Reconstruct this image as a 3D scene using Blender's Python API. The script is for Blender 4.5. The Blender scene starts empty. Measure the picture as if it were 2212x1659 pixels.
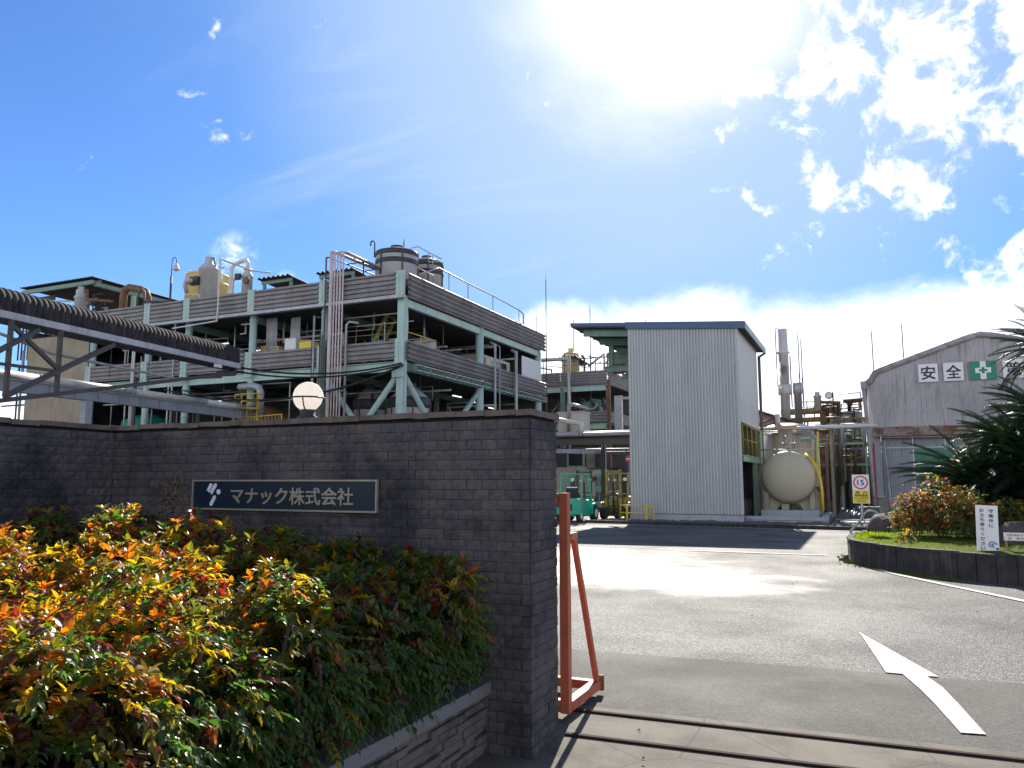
import bpy, math, random
import numpy as np
from mathutils import Vector, Matrix, Euler

random.seed(7)
rng = np.random.default_rng(7)
R = math.radians
SC = bpy.context.scene
COL = SC.collection

# ------------------------------------------------------------------ camera
cam_d = bpy.data.cameras.new('camera')
cam = bpy.data.objects.new('camera', cam_d)
COL.objects.link(cam)
cam.location = (0, 0, 1.65)
cam.rotation_euler = (R(90 + 7.14), 0, R(24.5))
cam_d.sensor_width = 36
cam_d.lens = 27.05
cam_d.clip_start = 0.05
cam_d.clip_end = 6000
SC.camera = cam

# ------------------------------------------------------------------ sky and sun
SUN_EL, SUN_AZ = R(35.0), R(-12.8)          # azimuth clockwise from +Y
SUN = Vector((math.sin(SUN_AZ) * math.cos(SUN_EL), math.cos(SUN_AZ) * math.cos(SUN_EL), math.sin(SUN_EL)))
SC.view_settings.view_transform = 'Standard'
SC.view_settings.look = 'None'
SC.view_settings.gamma = 1
SC.view_settings.use_curve_mapping = False
SC.view_settings.exposure = 2.1
SC.cycles.max_bounces = 7
SC.cycles.diffuse_bounces = 4
SC.cycles.glossy_bounces = 3
SC.cycles.transparent_max_bounces = 8
SC.cycles.use_denoising = True
SC.cycles.sample_clamp_indirect = 6

sun_d = bpy.data.lights.new('sun', 'SUN')
sun_d.energy = 2.3
sun_d.angle = R(0.53)
sun_d.color = (1.0, 0.93, 0.82)
sun_o = bpy.data.objects.new('sun', sun_d)
COL.objects.link(sun_o)
sun_o.rotation_euler = SUN.to_track_quat('Z', 'Y').to_euler()
sun_o.location = (-20, 60, 60)

world = bpy.data.worlds.new('World')
SC.world = world
world.use_nodes = True


class NT:
    """small helper for node trees"""
    def __init__(s, tree):
        s.t = tree
        tree.nodes.clear()

    def n(s, typ, **kw):
        nd = s.t.nodes.new(typ)
        for k, v in kw.items():
            setattr(nd, k, v)
        return nd

    def link(s, a, b):
        s.t.links.new(a, b)

    def put(s, sock, v):
        if isinstance(v, bpy.types.NodeSocket):
            s.t.links.new(v, sock)
        elif v is not None:
            sock.default_value = v

    def m(s, op, a, b=None, c=None, clamp=False):
        nd = s.n('ShaderNodeMath', operation=op, use_clamp=clamp)
        s.put(nd.inputs[0], a)
        if b is not None: s.put(nd.inputs[1], b)
        if c is not None: s.put(nd.inputs[2], c)
        return nd.outputs[0]

    def vm(s, op, a, b=None, scale=None):
        nd = s.n('ShaderNodeVectorMath', operation=op)
        s.put(nd.inputs[0], a)
        if b is not None: s.put(nd.inputs[1], b)
        if scale is not None: s.put(nd.inputs['Scale'], scale)
        return nd.outputs['Value'] if op in ('DOT_PRODUCT', 'LENGTH', 'DISTANCE') else nd.outputs['Vector']

    def ss(s, v, a, b, lo=0.0, hi=1.0):
        nd = s.n('ShaderNodeMapRange', interpolation_type='SMOOTHSTEP')
        s.put(nd.inputs['Value'], v)
        for nm, x in (('From Min', a), ('From Max', b), ('To Min', lo), ('To Max', hi)):
            s.put(nd.inputs[nm], x)
        return nd.outputs[0]

    def noise(s, vec, scale, detail=4.0, rough=0.55, dist=0.0):
        nd = s.n('ShaderNodeTexNoise')
        if vec is not None: s.put(nd.inputs['Vector'], vec)
        nd.inputs['Scale'].default_value = scale
        nd.inputs['Detail'].default_value = detail
        nd.inputs['Roughness'].default_value = rough
        nd.inputs['Distortion'].default_value = dist
        return nd.outputs[0]

    def mix(s, fac, a, b, mode='MIX'):
        nd = s.n('ShaderNodeMix', data_type='RGBA', blend_type=mode)
        s.put(nd.inputs[0], fac)
        s.put(nd.inputs[6], a if isinstance(a, bpy.types.NodeSocket) else (*a[:3], 1))
        s.put(nd.inputs[7], b if isinstance(b, bpy.types.NodeSocket) else (*b[:3], 1))
        return nd.outputs[2]


def view_dir(x, y):
    """world direction seen at a point of the 2212 x 1659 photograph (only used to aim the clouds)"""
    u, v = (x - 1106) / 1662.0, (829.5 - y) / 1662.0
    p, t = R(7.14), R(24.5)
    f = math.cos(p) - math.sin(p) * v
    z = math.sin(p) + math.cos(p) * v
    return Vector((u * math.cos(t) - f * math.sin(t), u * math.sin(t) + f * math.cos(t), z)).normalized()


def build_sky():
    w = NT(world.node_tree)
    out = w.n('ShaderNodeOutputWorld')
    bg = w.n('ShaderNodeBackground')
    bg.inputs['Strength'].default_value = 0.06
    sky = w.n('ShaderNodeTexSky', sky_type='NISHITA')
    sky.sun_disc = False
    sky.sun_elevation = SUN_EL
    sky.sun_rotation = SUN_AZ
    sky.altitude = 50
    sky.air_density = 1.0
    sky.dust_density = 0.1
    sky.ozone_density = 2.5
    d = w.n('ShaderNodeTexCoord').outputs['Generated']
    sd = w.vm('DOT_PRODUCT', d, tuple(SUN))
    tint = w.mix(1.0, sky.outputs[0], (0.318, 0.452, 0.655), 'MULTIPLY')
    tint = w.mix(w.ss(sd, math.cos(R(40)), math.cos(R(6)), 0.0, 0.62), tint, (0.95, 1.95, 3.9))
    sep = w.n('ShaderNodeSeparateXYZ')
    w.link(d, sep.inputs[0])
    dz = sep.outputs[2]
    # flat cloud-layer coordinate
    den = w.m('ADD', w.m('MAXIMUM', dz, 0.0), 0.16)
    lay = w.n('ShaderNodeCombineXYZ')
    w.link(w.m('DIVIDE', sep.outputs[0], den), lay.inputs[0])
    w.link(w.m('DIVIDE', sep.outputs[1], den), lay.inputs[1])
    L = lay.outputs[0]
    c = tint
    # bright thin veil round the sun
    n1 = w.noise(L, 1.6, 5, 0.55, 0.6)
    sdn = w.m('ADD', sd, w.m('MULTIPLY', w.m('SUBTRACT', n1, 0.5), 0.03))
    veil = w.m('MULTIPLY', w.ss(sdn, math.cos(R(31)), math.cos(R(8))), 0.66)
    c = w.mix(veil, c, (2.75, 3.35, 4.2))
    core = w.m('POWER', w.ss(sdn, math.cos(R(14.0)), math.cos(R(0.5))), 1.4)
    c = w.mix(core, c, (4.9, 4.85, 4.75))
    # wisps drawn out across the veil
    stretch = w.n('ShaderNodeMapping')
    w.link(L, stretch.inputs[0])
    stretch.inputs['Rotation'].default_value = (0, 0, R(35))
    stretch.inputs['Scale'].default_value = (0.8, 2.6, 1)
    n2 = w.noise(stretch.outputs[0], 1.5, 6, 0.6, 0.9)
    wm = w.m('MULTIPLY', w.ss(n2, 0.47, 0.78), w.ss(w.vm('DOT_PRODUCT', d, tuple(view_dir(1000, 60))), math.cos(R(25)), math.cos(R(6))))
    c = w.mix(w.m('MULTIPLY', wm, 0.42), c, (3.0, 3.5, 4.3))
    # cumulus scraps, thickest up on the right
    n3 = w.noise(d, 19.0, 9, 0.60, 0.3)
    n3b = w.noise(d, 5.5, 3, 0.5)
    reg = w.ss(w.vm('DOT_PRODUCT', d, tuple(view_dir(2250, 20))), math.cos(R(25)), math.cos(R(8)))
    reg = w.m('MAXIMUM', reg, w.ss(sep.outputs[1], 0.0, -0.5, 0.0, 0.8))
    dens = w.m('ADD', w.m('ADD', w.m('MULTIPLY', n3, 0.75), w.m('MULTIPLY', n3b, 0.30)), w.m('MULTIPLY', reg, 0.185))
    cum = w.ss(dens, 0.655, 0.785)
    cumc = w.mix(w.ss(n3, 0.36, 0.62), (3.0, 3.4, 4.1), (6.6, 6.5, 6.4))
    c = w.mix(cum, c, cumc)
    # cloud bank along the horizon, high to the right, low to the left
    az = w.m('ARCTAN2', sep.outputs[0], sep.outputs[1])
    n4 = w.noise(d, 5.0, 8, 0.62, 0.3)
    n4b = w.noise(d, 2.2, 4, 0.5, 0.2)
    left = w.m('MULTIPLY', w.ss(az, R(-36), R(-21), 1.0, 0.0), w.ss(az, R(-95), R(-70)))    # clearer air to the left
    top = w.m('SUBTRACT', 0.228, w.m('MULTIPLY', left, 0.143))
    top = w.m('ADD', top, w.ss(sep.outputs[1], 0.1, -0.6, 0.0, 0.12))
    e = w.m('ADD', w.m('SUBTRACT', top, dz), w.m('MULTIPLY', w.m('SUBTRACT', n4, 0.5), 0.13))
    e = w.m('ADD', e, w.m('MULTIPLY', w.m('SUBTRACT', n4b, 0.5), 0.07))
    bank = w.ss(e, -0.012, 0.04)
    bankc = w.mix(w.ss(n4b, 0.36, 0.58), (5.0, 5.4, 6.1), (7.6, 7.5, 7.4))
    c = w.mix(bank, c, bankc)
    w.link(c, bg.inputs['Color'])
    w.link(bg.outputs[0], out.inputs[0])


build_sky()

# ------------------------------------------------------------------ materials
MATS = {}


def M(name, col=(0.5, 0.5, 0.5), rough=0.6, metal=0.0, var=None, bump=None, spec=0.5, coat=0.0, streak=None, trans=0.0, mottle=0.25, salt=0.0):
    """var=(scale, amount, colour2)   bump=(scale, strength)   streak=(amount, colour)  vertical streaks: run-off stains; on stainless, painted reflections"""
    m = bpy.data.materials.new(name)
    m.use_nodes = True
    t = NT(m.node_tree)
    out = t.n('ShaderNodeOutputMaterial')
    b = t.n('ShaderNodeBsdfPrincipled')
    t.link(b.outputs[0], out.inputs[0])
    pos = t.n('ShaderNodeNewGeometry').outputs['Position']
    c = None
    if var:
        f = t.noise(pos, var[0], 6, 0.62, 0.2)
        c = t.mix(t.m('MULTIPLY', t.ss(f, 0.38, 0.68), var[1]), col, var[2])
        g_ = t.noise(pos, var[0] * 14, 4, 0.7)
        c = t.mix(t.ss(g_, 0.35, 0.65, 0.0, mottle), c, t.mix(1.0, c, (0.62, 0.62, 0.64), 'MULTIPLY'))
    if streak:
        mp = t.n('ShaderNodeMapping')
        t.link(pos, mp.inputs[0])
        mp.inputs['Scale'].default_value = streak[2] if len(streak) > 2 else (7, 7, 0.5)
        f2 = t.noise(mp.outputs[0], 1.0, 5, 0.65)
        c = t.mix(t.m('MULTIPLY', t.ss(f2, 0.48, 0.72), streak[0]), c if c is not None else col, streak[1])
    if salt:
        sn = t.noise(pos, 5.0, 7, 0.75, 0.6)
        c = t.mix(t.m('MULTIPLY', t.ss(sn, 0.635, 0.74), salt), c, (0.30, 0.30, 0.31))
    if c is None:
        b.inputs['Base Color'].default_value = (*col, 1)
    else:
        t.link(c, b.inputs['Base Color'])
    if var:
        t.link(t.m('ADD', rough - 0.08, t.m('MULTIPLY', f, 0.16), clamp=True), b.inputs['Roughness'])
    else:
        b.inputs['Roughness'].default_value = rough
    b.inputs['Metallic'].default_value = metal
    b.inputs['Specular IOR Level'].default_value = spec
    b.inputs['Coat Weight'].default_value = coat
    b.inputs['Transmission Weight'].default_value = trans
    if bump:
        bn = t.n('ShaderNodeBump')
        bn.inputs['Strength'].default_value = bump[1]
        bn.inputs['Distance'].default_value = bump[2] if len(bump) > 2 else 0.01
        t.link(t.noise(pos, bump[0], 5, 0.6), bn.inputs['Height'])
        t.link(bn.outputs[0], b.inputs['Normal'])
    MATS[name] = m
    return m


def leaf_mat(name, col, tcol, trans=0.45, rough=0.3, spec=0.5, col2=None):
    m = bpy.data.materials.new(name)
    m.use_nodes = True
    t = NT(m.node_tree)
    out = t.n('ShaderNodeOutputMaterial')
    b = t.n('ShaderNodeBsdfPrincipled')
    pos = t.n('ShaderNodeNewGeometry').outputs['Position']
    f = t.noise(pos, 9.0, 3, 0.6)
    c2 = col2 or tuple(x * 0.6 for x in col)
    t.link(t.mix(t.ss(f, 0.4, 0.62), col, c2), b.inputs['Base Color'])
    b.inputs['Roughness'].default_value = rough
    b.inputs['Specular IOR Level'].default_value = spec
    tr = t.n('ShaderNodeBsdfTranslucent')
    t.link(t.mix(t.ss(f, 0.4, 0.62), tcol, tuple(x * 0.75 for x in tcol)), tr.inputs[0])
    mx = t.n('ShaderNodeMixShader')
    mx.inputs[0].default_value = trans
    t.link(b.outputs[0], mx.inputs[1])
    t.link(tr.outputs[0], mx.inputs[2])
    t.link(mx.outputs[0], out.inputs[0])
    MATS[name] = m
    return m


DIRT = (0.05, 0.045, 0.04)
TILES = [M('tile_a', (0.112, 0.101, 0.107), 0.85, spec=0.25, var=(1.7, 0.92, (0.030, 0.033, 0.040)), mottle=0.7, salt=0.45, bump=(90, 0.6, 0.006), streak=(0.75, (0.022, 0.024, 0.030), (2.2, 2.2, 0.55))),
         M('tile_b', (0.102, 0.094, 0.101), 0.85, spec=0.25, var=(1.7, 0.92, (0.030, 0.032, 0.038)), mottle=0.7, salt=0.45, bump=(80, 0.6, 0.006), streak=(0.75, (0.022, 0.024, 0.030), (2.2, 2.2, 0.55))),
         M('tile_c', (0.124, 0.108, 0.110), 0.85, spec=0.25, var=(1.7, 0.85, (0.038, 0.038, 0.042)), mottle=0.7, salt=0.45, bump=(100, 0.6, 0.006), streak=(0.7, (0.026, 0.027, 0.032), (2.2, 2.2, 0.55))),
         M('tile_d', (0.096, 0.090, 0.098), 0.85, spec=0.25, var=(1.7, 0.9, (0.022, 0.026, 0.032)), mottle=0.7, salt=0.45, bump=(70, 0.6, 0.006), streak=(0.75, (0.020, 0.022, 0.028), (2.2, 2.2, 0.55)))]
M('mortar', (0.022, 0.021, 0.022), 0.95, spec=0.1)
M('coping', (0.15, 0.115, 0.098), 0.8, var=(6, 0.7, (0.05, 0.045, 0.042)), bump=(60, 0.5, 0.006))
M('sign_navy', (0.007, 0.020, 0.036), 0.4, var=(3, 0.3, (0.010, 0.024, 0.038)), spec=0.3)
M('brass', (0.34, 0.31, 0.25), 0.5, 0.4, var=(8, 0.5, (0.22, 0.20, 0.17)))
M('logo_silver', (0.75, 0.80, 0.92), 0.3, 0.15)
M('black_iron', (0.015, 0.016, 0.018), 0.5)
M('ledge_stone', (0.145, 0.120, 0.105), 0.85, var=(5, 0.85, (0.055, 0.052, 0.05)), bump=(45, 0.6, 0.01))
M('granite', (0.155, 0.16, 0.175), 0.6, var=(60, 0.6, (0.12, 0.12, 0.13)))
M('soil', (0.035, 0.025, 0.018), 0.95, bump=(20, 0.6, 0.03))
M('orange_steel', (0.50, 0.125, 0.062), 0.55, var=(6, 0.7, (0.36, 0.085, 0.045)), streak=(0.5, (0.22, 0.08, 0.04)))
M('rail_steel', (0.028, 0.022, 0.020), 0.85, 0.0, spec=0.1, var=(9, 0.6, (0.07, 0.035, 0.02)))
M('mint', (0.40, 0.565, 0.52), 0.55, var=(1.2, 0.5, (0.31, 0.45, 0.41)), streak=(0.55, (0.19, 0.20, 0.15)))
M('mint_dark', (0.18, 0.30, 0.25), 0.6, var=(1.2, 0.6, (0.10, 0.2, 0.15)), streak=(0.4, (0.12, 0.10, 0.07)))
M('louver', (0.25, 0.24, 0.25), 0.6, var=(0.8, 0.7, (0.16, 0.15, 0.15)), streak=(0.5, (0.12, 0.095, 0.08), (3, 3, 0.8)))
M('gutter', (0.45, 0.47, 0.50), 0.5, var=(1.5, 0.5, (0.30, 0.30, 0.31)), streak=(0.4, (0.16, 0.14, 0.12)))
M('concrete', (0.33, 0.32, 0.30), 0.85, var=(2.2, 0.7, (0.20, 0.19, 0.175)), bump=(50, 0.25, 0.005))
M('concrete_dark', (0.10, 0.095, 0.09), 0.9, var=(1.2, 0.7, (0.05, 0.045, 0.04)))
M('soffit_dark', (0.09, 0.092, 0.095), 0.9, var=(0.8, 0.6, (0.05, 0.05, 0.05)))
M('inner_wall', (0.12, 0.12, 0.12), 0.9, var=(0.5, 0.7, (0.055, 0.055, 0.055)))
M('beige_clad', (0.40, 0.345, 0.255), 0.65, var=(0.8, 0.5, (0.30, 0.25, 0.18)), streak=(0.5, (0.20, 0.16, 0.11)))
M('pipe_grey', (0.40, 0.41, 0.43), 0.45, 0.1, var=(2, 0.6, (0.25, 0.25, 0.26)), streak=(0.3, (0.15, 0.12, 0.09)))
M('pipe_pink', (0.60, 0.52, 0.51), 0.5, var=(2, 0.6, (0.44, 0.37, 0.36)))
M('pipe_white', (0.66, 0.65, 0.62), 0.45, var=(1.5, 0.6, (0.45, 0.43, 0.40)))
M('pipe_dark', (0.07, 0.068, 0.07), 0.6, 0.2, var=(2, 0.6, (0.11, 0.08, 0.06)))
M('rust_brown', (0.20, 0.105, 0.055), 0.75, var=(3, 0.8, (0.10, 0.055, 0.035)), bump=(30, 0.3, 0.01))
M('ochre_pipe', (0.42, 0.255, 0.105), 0.6, var=(2, 0.7, (0.24, 0.14, 0.07)), streak=(0.4, (0.13, 0.08, 0.05)))
M('yellow', (0.72, 0.50, 0.035), 0.5, var=(2.5, 0.55, (0.50, 0.34, 0.03)))
M('yellow_old', (0.36, 0.31, 0.07), 0.6, var=(4, 0.9, (0.14, 0.115, 0.045)))
M('yellow_tank', (0.72, 0.56, 0.235), 0.5, var=(0.9, 0.6, (0.60, 0.43, 0.16)))
M('tank_grey', (0.36, 0.36, 0.37), 0.5, var=(1.2, 0.6, (0.25, 0.25, 0.26)), streak=(0.5, (0.15, 0.14, 0.13)))
M('tank_black', (0.035, 0.035, 0.038), 0.6, var=(2, 0.6, (0.07, 0.065, 0.06)))
M('grp_grey', (0.46, 0.46, 0.46), 0.5, var=(1.5, 0.5, (0.33, 0.33, 0.33)), streak=(0.35, (0.2, 0.18, 0.16)))
M('roof_black', (0.045, 0.042, 0.042), 0.8, var=(1.5, 0.6, (0.085, 0.075, 0.07)))
M('cover_black', (0.042, 0.041, 0.043), 0.85, spec=0.15, var=(3.5, 0.9, (0.020, 0.019, 0.020)), streak=(0.5, (0.085, 0.08, 0.078), (3, 3, 0.9)))
M('truss_dark', (0.055, 0.048, 0.045), 0.6, var=(2, 0.6, (0.09, 0.075, 0.06)))
M('girder_blue', (0.33, 0.365, 0.42), 0.5, var=(1.0, 0.6, (0.25, 0.27, 0.31)), streak=(0.3, (0.16, 0.14, 0.13)))
M('clad_white', (0.475, 0.505, 0.50), 0.5, var=(0.7, 0.45, (0.42, 0.445, 0.44)), streak=(0.14, (0.47, 0.49, 0.49), (4, 4, 0.25)))
M('clad_white_b', (0.455, 0.485, 0.485), 0.52, var=(0.9, 0.5, (0.40, 0.425, 0.42)), streak=(0.2, (0.36, 0.375, 0.37), (4, 4, 0.25)))
M('clad_side', (0.60, 0.605, 0.59), 0.5, var=(0.7, 0.35, (0.52, 0.52, 0.50)))
M('fascia_blue', (0.045, 0.10, 0.20), 0.4, var=(1.5, 0.4, (0.035, 0.075, 0.15)))
M('plinth_grey', (0.38, 0.415, 0.455), 0.75, var=(1.8, 0.6, (0.30, 0.325, 0.35)), streak=(0.3, (0.2, 0.2, 0.2)))
M('gutter_brown', (0.11, 0.085, 0.075), 0.5, var=(2, 0.5, (0.16, 0.12, 0.10)))
M('tank_beige', (0.46, 0.42, 0.31), 0.5, var=(3.0, 0.30, (0.39, 0.355, 0.26)), bump=(60, 0.15, 0.004), streak=(0.2, (0.3, 0.26, 0.19)))
M('saddle', (0.36, 0.33, 0.25), 0.65, var=(2.5, 0.7, (0.19, 0.165, 0.13)))
M('stainless', (0.66, 0.56, 0.40), 0.36, 0.35, var=(1.0, 0.4, (0.50, 0.39, 0.25)), streak=(0.85, (0.24, 0.165, 0.09), (2.2, 2.2, 0.12)))  # brown base and streaks paint the tank's warm reflections into its colour
M('chrome', (0.55, 0.54, 0.52), 0.3, 1.0)
M('stack_grey', (0.66, 0.64, 0.60), 0.6, 0.0, var=(2, 0.6, (0.50, 0.48, 0.45)), streak=(0.5, (0.36, 0.33, 0.30)))
M('barn_sheet', (0.47, 0.455, 0.465), 0.7, var=(0.8, 0.6, (0.33, 0.315, 0.32)), streak=(0.6, (0.19, 0.165, 0.16), (6, 6, 0.45)))
M('barn_blue', (0.30, 0.325, 0.37), 0.65, var=(0.8, 0.6, (0.22, 0.235, 0.265)), streak=(0.5, (0.14, 0.14, 0.15)))
M('barn_trim', (0.40, 0.365, 0.36), 0.7, var=(1.6, 0.8, (0.22, 0.18, 0.175)), bump=(15, 0.3, 0.02))
M('rust_sheet', (0.34, 0.265, 0.225), 0.8, var=(2.2, 1.0, (0.17, 0.075, 0.035)), streak=(0.85, (0.085, 0.045, 0.03), (7, 7, 0.6)))
M('sign_white', (0.80, 0.80, 0.80), 0.4, var=(2.5, 0.25, (0.68, 0.68, 0.67)))
M('ink_navy', (0.022, 0.025, 0.05), 0.5)
M('ink_blue', (0.03, 0.06, 0.30), 0.5)
M('ink_red', (0.58, 0.02, 0.05), 0.45)
M('ink_black', (0.03, 0.028, 0.03), 0.5)
M('ink_grey', (0.28, 0.23, 0.05), 0.5)
M('sign_yellow', (0.78, 0.62, 0.03), 0.4)
M('door_green', (0.05, 0.20, 0.15), 0.6, var=(2, 0.5, (0.035, 0.14, 0.10)))
M('rust_red', (0.24, 0.05, 0.035), 0.7)
M('safety_green', (0.012, 0.23, 0.15), 0.45, var=(2, 0.3, (0.01, 0.18, 0.12)))
M('green_door', (0.22, 0.46, 0.33), 0.55, var=(2, 0.5, (0.15, 0.33, 0.24)))
M('cream_wall', (0.56, 0.53, 0.44), 0.75, var=(1, 0.5, (0.42, 0.39, 0.33)), streak=(0.4, (0.25, 0.22, 0.18)))
M('teal_paint', (0.008, 0.40, 0.255), 0.35, var=(3, 0.35, (0.006, 0.28, 0.18)), coat=0.3)
M('rubber', (0.018, 0.018, 0.019), 0.85)
M('seat_black', (0.02, 0.02, 0.024), 0.6)
M('steel_dark', (0.045, 0.042, 0.045), 0.5, 0.5, var=(4, 0.6, (0.08, 0.065, 0.05)))
M('lamp_lens', (0.75, 0.75, 0.70), 0.2)
M('window_dark', (0.03, 0.04, 0.045), 0.12, spec=0.7)
M('pale_green', (0.40, 0.60, 0.44), 0.55, var=(1.5, 0.6, (0.28, 0.43, 0.31)), streak=(0.3, (0.2, 0.18, 0.12)))
M('rock', (0.085, 0.068, 0.06), 0.9, var=(4, 0.8, (0.04, 0.034, 0.032)), bump=(12, 0.9, 0.04))
M('kerb_conc', (0.038, 0.035, 0.036), 0.9, var=(5, 0.8, (0.016, 0.016, 0.017)), streak=(0.4, (0.12, 0.115, 0.11), (9, 9, 1.2)), bump=(40, 0.4, 0.008))
M('turf', (0.050, 0.085, 0.008), 0.95, var=(2.5, 0.8, (0.10, 0.10, 0.018)), spec=0.05)
M('tarp', (0.055, 0.055, 0.06), 0.32, var=(3, 0.5, (0.09, 0.09, 0.095)))
M('timber', (0.30, 0.24, 0.17), 0.8, var=(6, 0.6, (0.17, 0.13, 0.09)))
M('blue_tub', (0.03, 0.20, 0.42), 0.5)
M('tub_slate', (0.055, 0.085, 0.11), 0.5)
M('yellow_bin', (0.72, 0.55, 0.04), 0.5)
M('cabinet_white', (0.66, 0.68, 0.68), 0.5)
M('gravel', (0.14, 0.125, 0.11), 0.95, var=(9, 0.8, (0.06, 0.055, 0.05)), bump=(25, 0.8, 0.04))
M('road_paint', (0.58, 0.56, 0.51), 0.75, spec=0.2, var=(11, 0.55, (0.42, 0.39, 0.34)), bump=(110, 0.4, 0.005), mottle=0.5)
M('dry_leaf', (0.15, 0.105, 0.065), 0.8)
M('cycad_trunk', (0.07, 0.05, 0.035), 0.95, bump=(20, 0.9, 0.04))
M('twig', (0.085, 0.05, 0.035), 0.85)
M('dome_copper', (0.56, 0.40, 0.27), 0.45, 0.2)
M('hose', (0.45, 0.43, 0.39), 0.6)
M('galv', (0.42, 0.43, 0.44), 0.45, 0.5, var=(3, 0.5, (0.30, 0.30, 0.30)))
M('pale_far', (0.55, 0.57, 0.6), 0.8)

leaf_mat('leaf_green', (0.060, 0.110, 0.026), (0.14, 0.32, 0.02), 0.46, 0.36, spec=0.4)
leaf_mat('leaf_deep', (0.038, 0.076, 0.026), (0.08, 0.22, 0.016), 0.40, 0.36, spec=0.4)
leaf_mat('leaf_olive', (0.105, 0.105, 0.025), (0.36, 0.33, 0.012), 0.48, 0.36, spec=0.4)
leaf_mat('leaf_yellow', (0.30, 0.23, 0.012), (0.90, 0.58, 0.010), 0.58, 0.4, spec=0.35)
leaf_mat('leaf_orange', (0.27, 0.105, 0.012), (0.88, 0.27, 0.008), 0.55, 0.4, spec=0.35)
leaf_mat('leaf_red', (0.21, 0.024, 0.012), (0.70, 0.05, 0.012), 0.48, 0.4, spec=0.35)
leaf_mat('leaf_burgundy', (0.085, 0.026, 0.022), (0.26, 0.042, 0.018), 0.36, 0.36, spec=0.4)
leaf_mat('cycad_leaf', (0.013, 0.032, 0.013), (0.018, 0.055, 0.010), 0.12, 0.33, spec=0.45)
leaf_mat('cycad_young', (0.020, 0.050, 0.014), (0.04, 0.11, 0.012), 0.2, 0.36)
leaf_mat('grass_blade', (0.075, 0.135, 0.008), (0.36, 0.50, 0.008), 0.5, 0.6, spec=0.1, col2=(0.13, 0.13, 0.015))


def lamp_mat(name, col, e):
    m = bpy.data.materials.new(name)
    m.use_nodes = True
    t = NT(m.node_tree)
    out = t.n('ShaderNodeOutputMaterial')
    em = t.n('ShaderNodeEmission')
    em.inputs[0].default_value = (*col, 1)
    em.inputs[1].default_value = e
    t.link(em.outputs[0], out.inputs[0])
    MATS[name] = m


lamp_mat('tube_light', (0.95, 1.0, 0.98), 0.5)


def globe_mat():
    m = bpy.data.materials.new('globe_opal')
    m.use_nodes = True
    t = NT(m.node_tree)
    out = t.n('ShaderNodeOutputMaterial')
    b = t.n('ShaderNodeBsdfPrincipled')
    b.inputs['Base Color'].default_value = (0.92, 0.90, 0.86, 1)
    b.inputs['Roughness'].default_value = 0.12
    tr = t.n('ShaderNodeBsdfTranslucent')
    tr.inputs[0].default_value = (1.0, 0.95, 0.87, 1)
    mx = t.n('ShaderNodeMixShader')
    mx.inputs[0].default_value = 0.8
    t.link(b.outputs[0], mx.inputs[1])
    t.link(tr.outputs[0], mx.inputs[2])
    t.link(mx.outputs[0], out.inputs[0])
    MATS['globe_opal'] = m


globe_mat()


def asphalt_mat(name, dark, light, grain, bump, rough, spec=0.5, wet=None):
    """wet = list of (x, y, rx, ry): smoother, damp or worn patches"""
    m = bpy.data.materials.new(name)
    m.use_nodes = True
    t = NT(m.node_tree)
    out = t.n('ShaderNodeOutputMaterial')
    b = t.n('ShaderNodeBsdfPrincipled')
    b.inputs['Specular IOR Level'].default_value = spec
    t.link(b.outputs[0], out.inputs[0])
    pos = t.n('ShaderNodeNewGeometry').outputs['Position']
    big = t.noise(pos, 0.55, 5, 0.6, 0.3)
    fine = t.noise(pos, grain, 3, 0.7)
    vor = t.n('ShaderNodeTexVoronoi')
    t.link(pos, vor.inputs['Vector'])
    vor.inputs['Scale'].default_value = grain * 1.1
    cell = t.n('ShaderNodeSeparateColor')
    t.link(vor.outputs['Color'], cell.inputs[0])
    c = t.mix(t.m('MULTIPLY', t.m('POWER', cell.outputs[0], 1.6), t.ss(fine, 0.25, 0.7)), dark, light)
    c = t.mix(t.m('MULTIPLY', t.ss(big, 0.42, 0.68), 0.45), c, tuple(x * 0.6 for x in dark))
    t.link(c, b.inputs['Base Color'])
    rg = t.m('ADD', rough, t.m('MULTIPLY', t.m('SUBTRACT', big, 0.5), 0.35))
    hgt = t.m('ADD', vor.outputs['Distance'], fine)
    st = bump
    if wet:
        tot = None
        for (x, y, rx, ry) in wet:
            mp = t.n('ShaderNodeMapping')
            t.link(pos, mp.inputs[0])
            mp.inputs['Location'].default_value = (-x / rx, -y / ry, 0)
            mp.inputs['Scale'].default_value = (1 / rx, 1 / ry, 0)
            l = t.vm('LENGTH', mp.outputs[0])
            l = t.m('ADD', l, t.m('MULTIPLY', t.m('SUBTRACT', t.noise(pos, 0.9, 5, 0.6), 0.5), 2.0))
            w = t.ss(l, 1.5, 0.35)
            tot = w if tot is None else t.m('MAXIMUM', tot, w)
        rg = t.m('SUBTRACT', rg, t.m('MULTIPLY', tot, 0.15))
        t.link(t.m('ADD', spec, t.m('MULTIPLY', tot, 0.28)), b.inputs['Specular IOR Level'])
        st = t.m('SUBTRACT', bump, t.m('MULTIPLY', tot, bump * 0.55))
        c2 = t.mix(tot, c, tuple(x * 0.7 for x in dark))
        t.link(c2, b.inputs['Base Color'])
    t.link(t.m('MAXIMUM', rg, 0.2), b.inputs['Roughness'])
    bn = t.n('ShaderNodeBump')
    t.put(bn.inputs['Strength'], st)
    bn.inputs['Distance'].default_value = 0.012
    t.link(hgt, bn.inputs['Height'])
    t.link(bn.outputs[0], b.inputs['Normal'])
    MATS[name] = m


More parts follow.
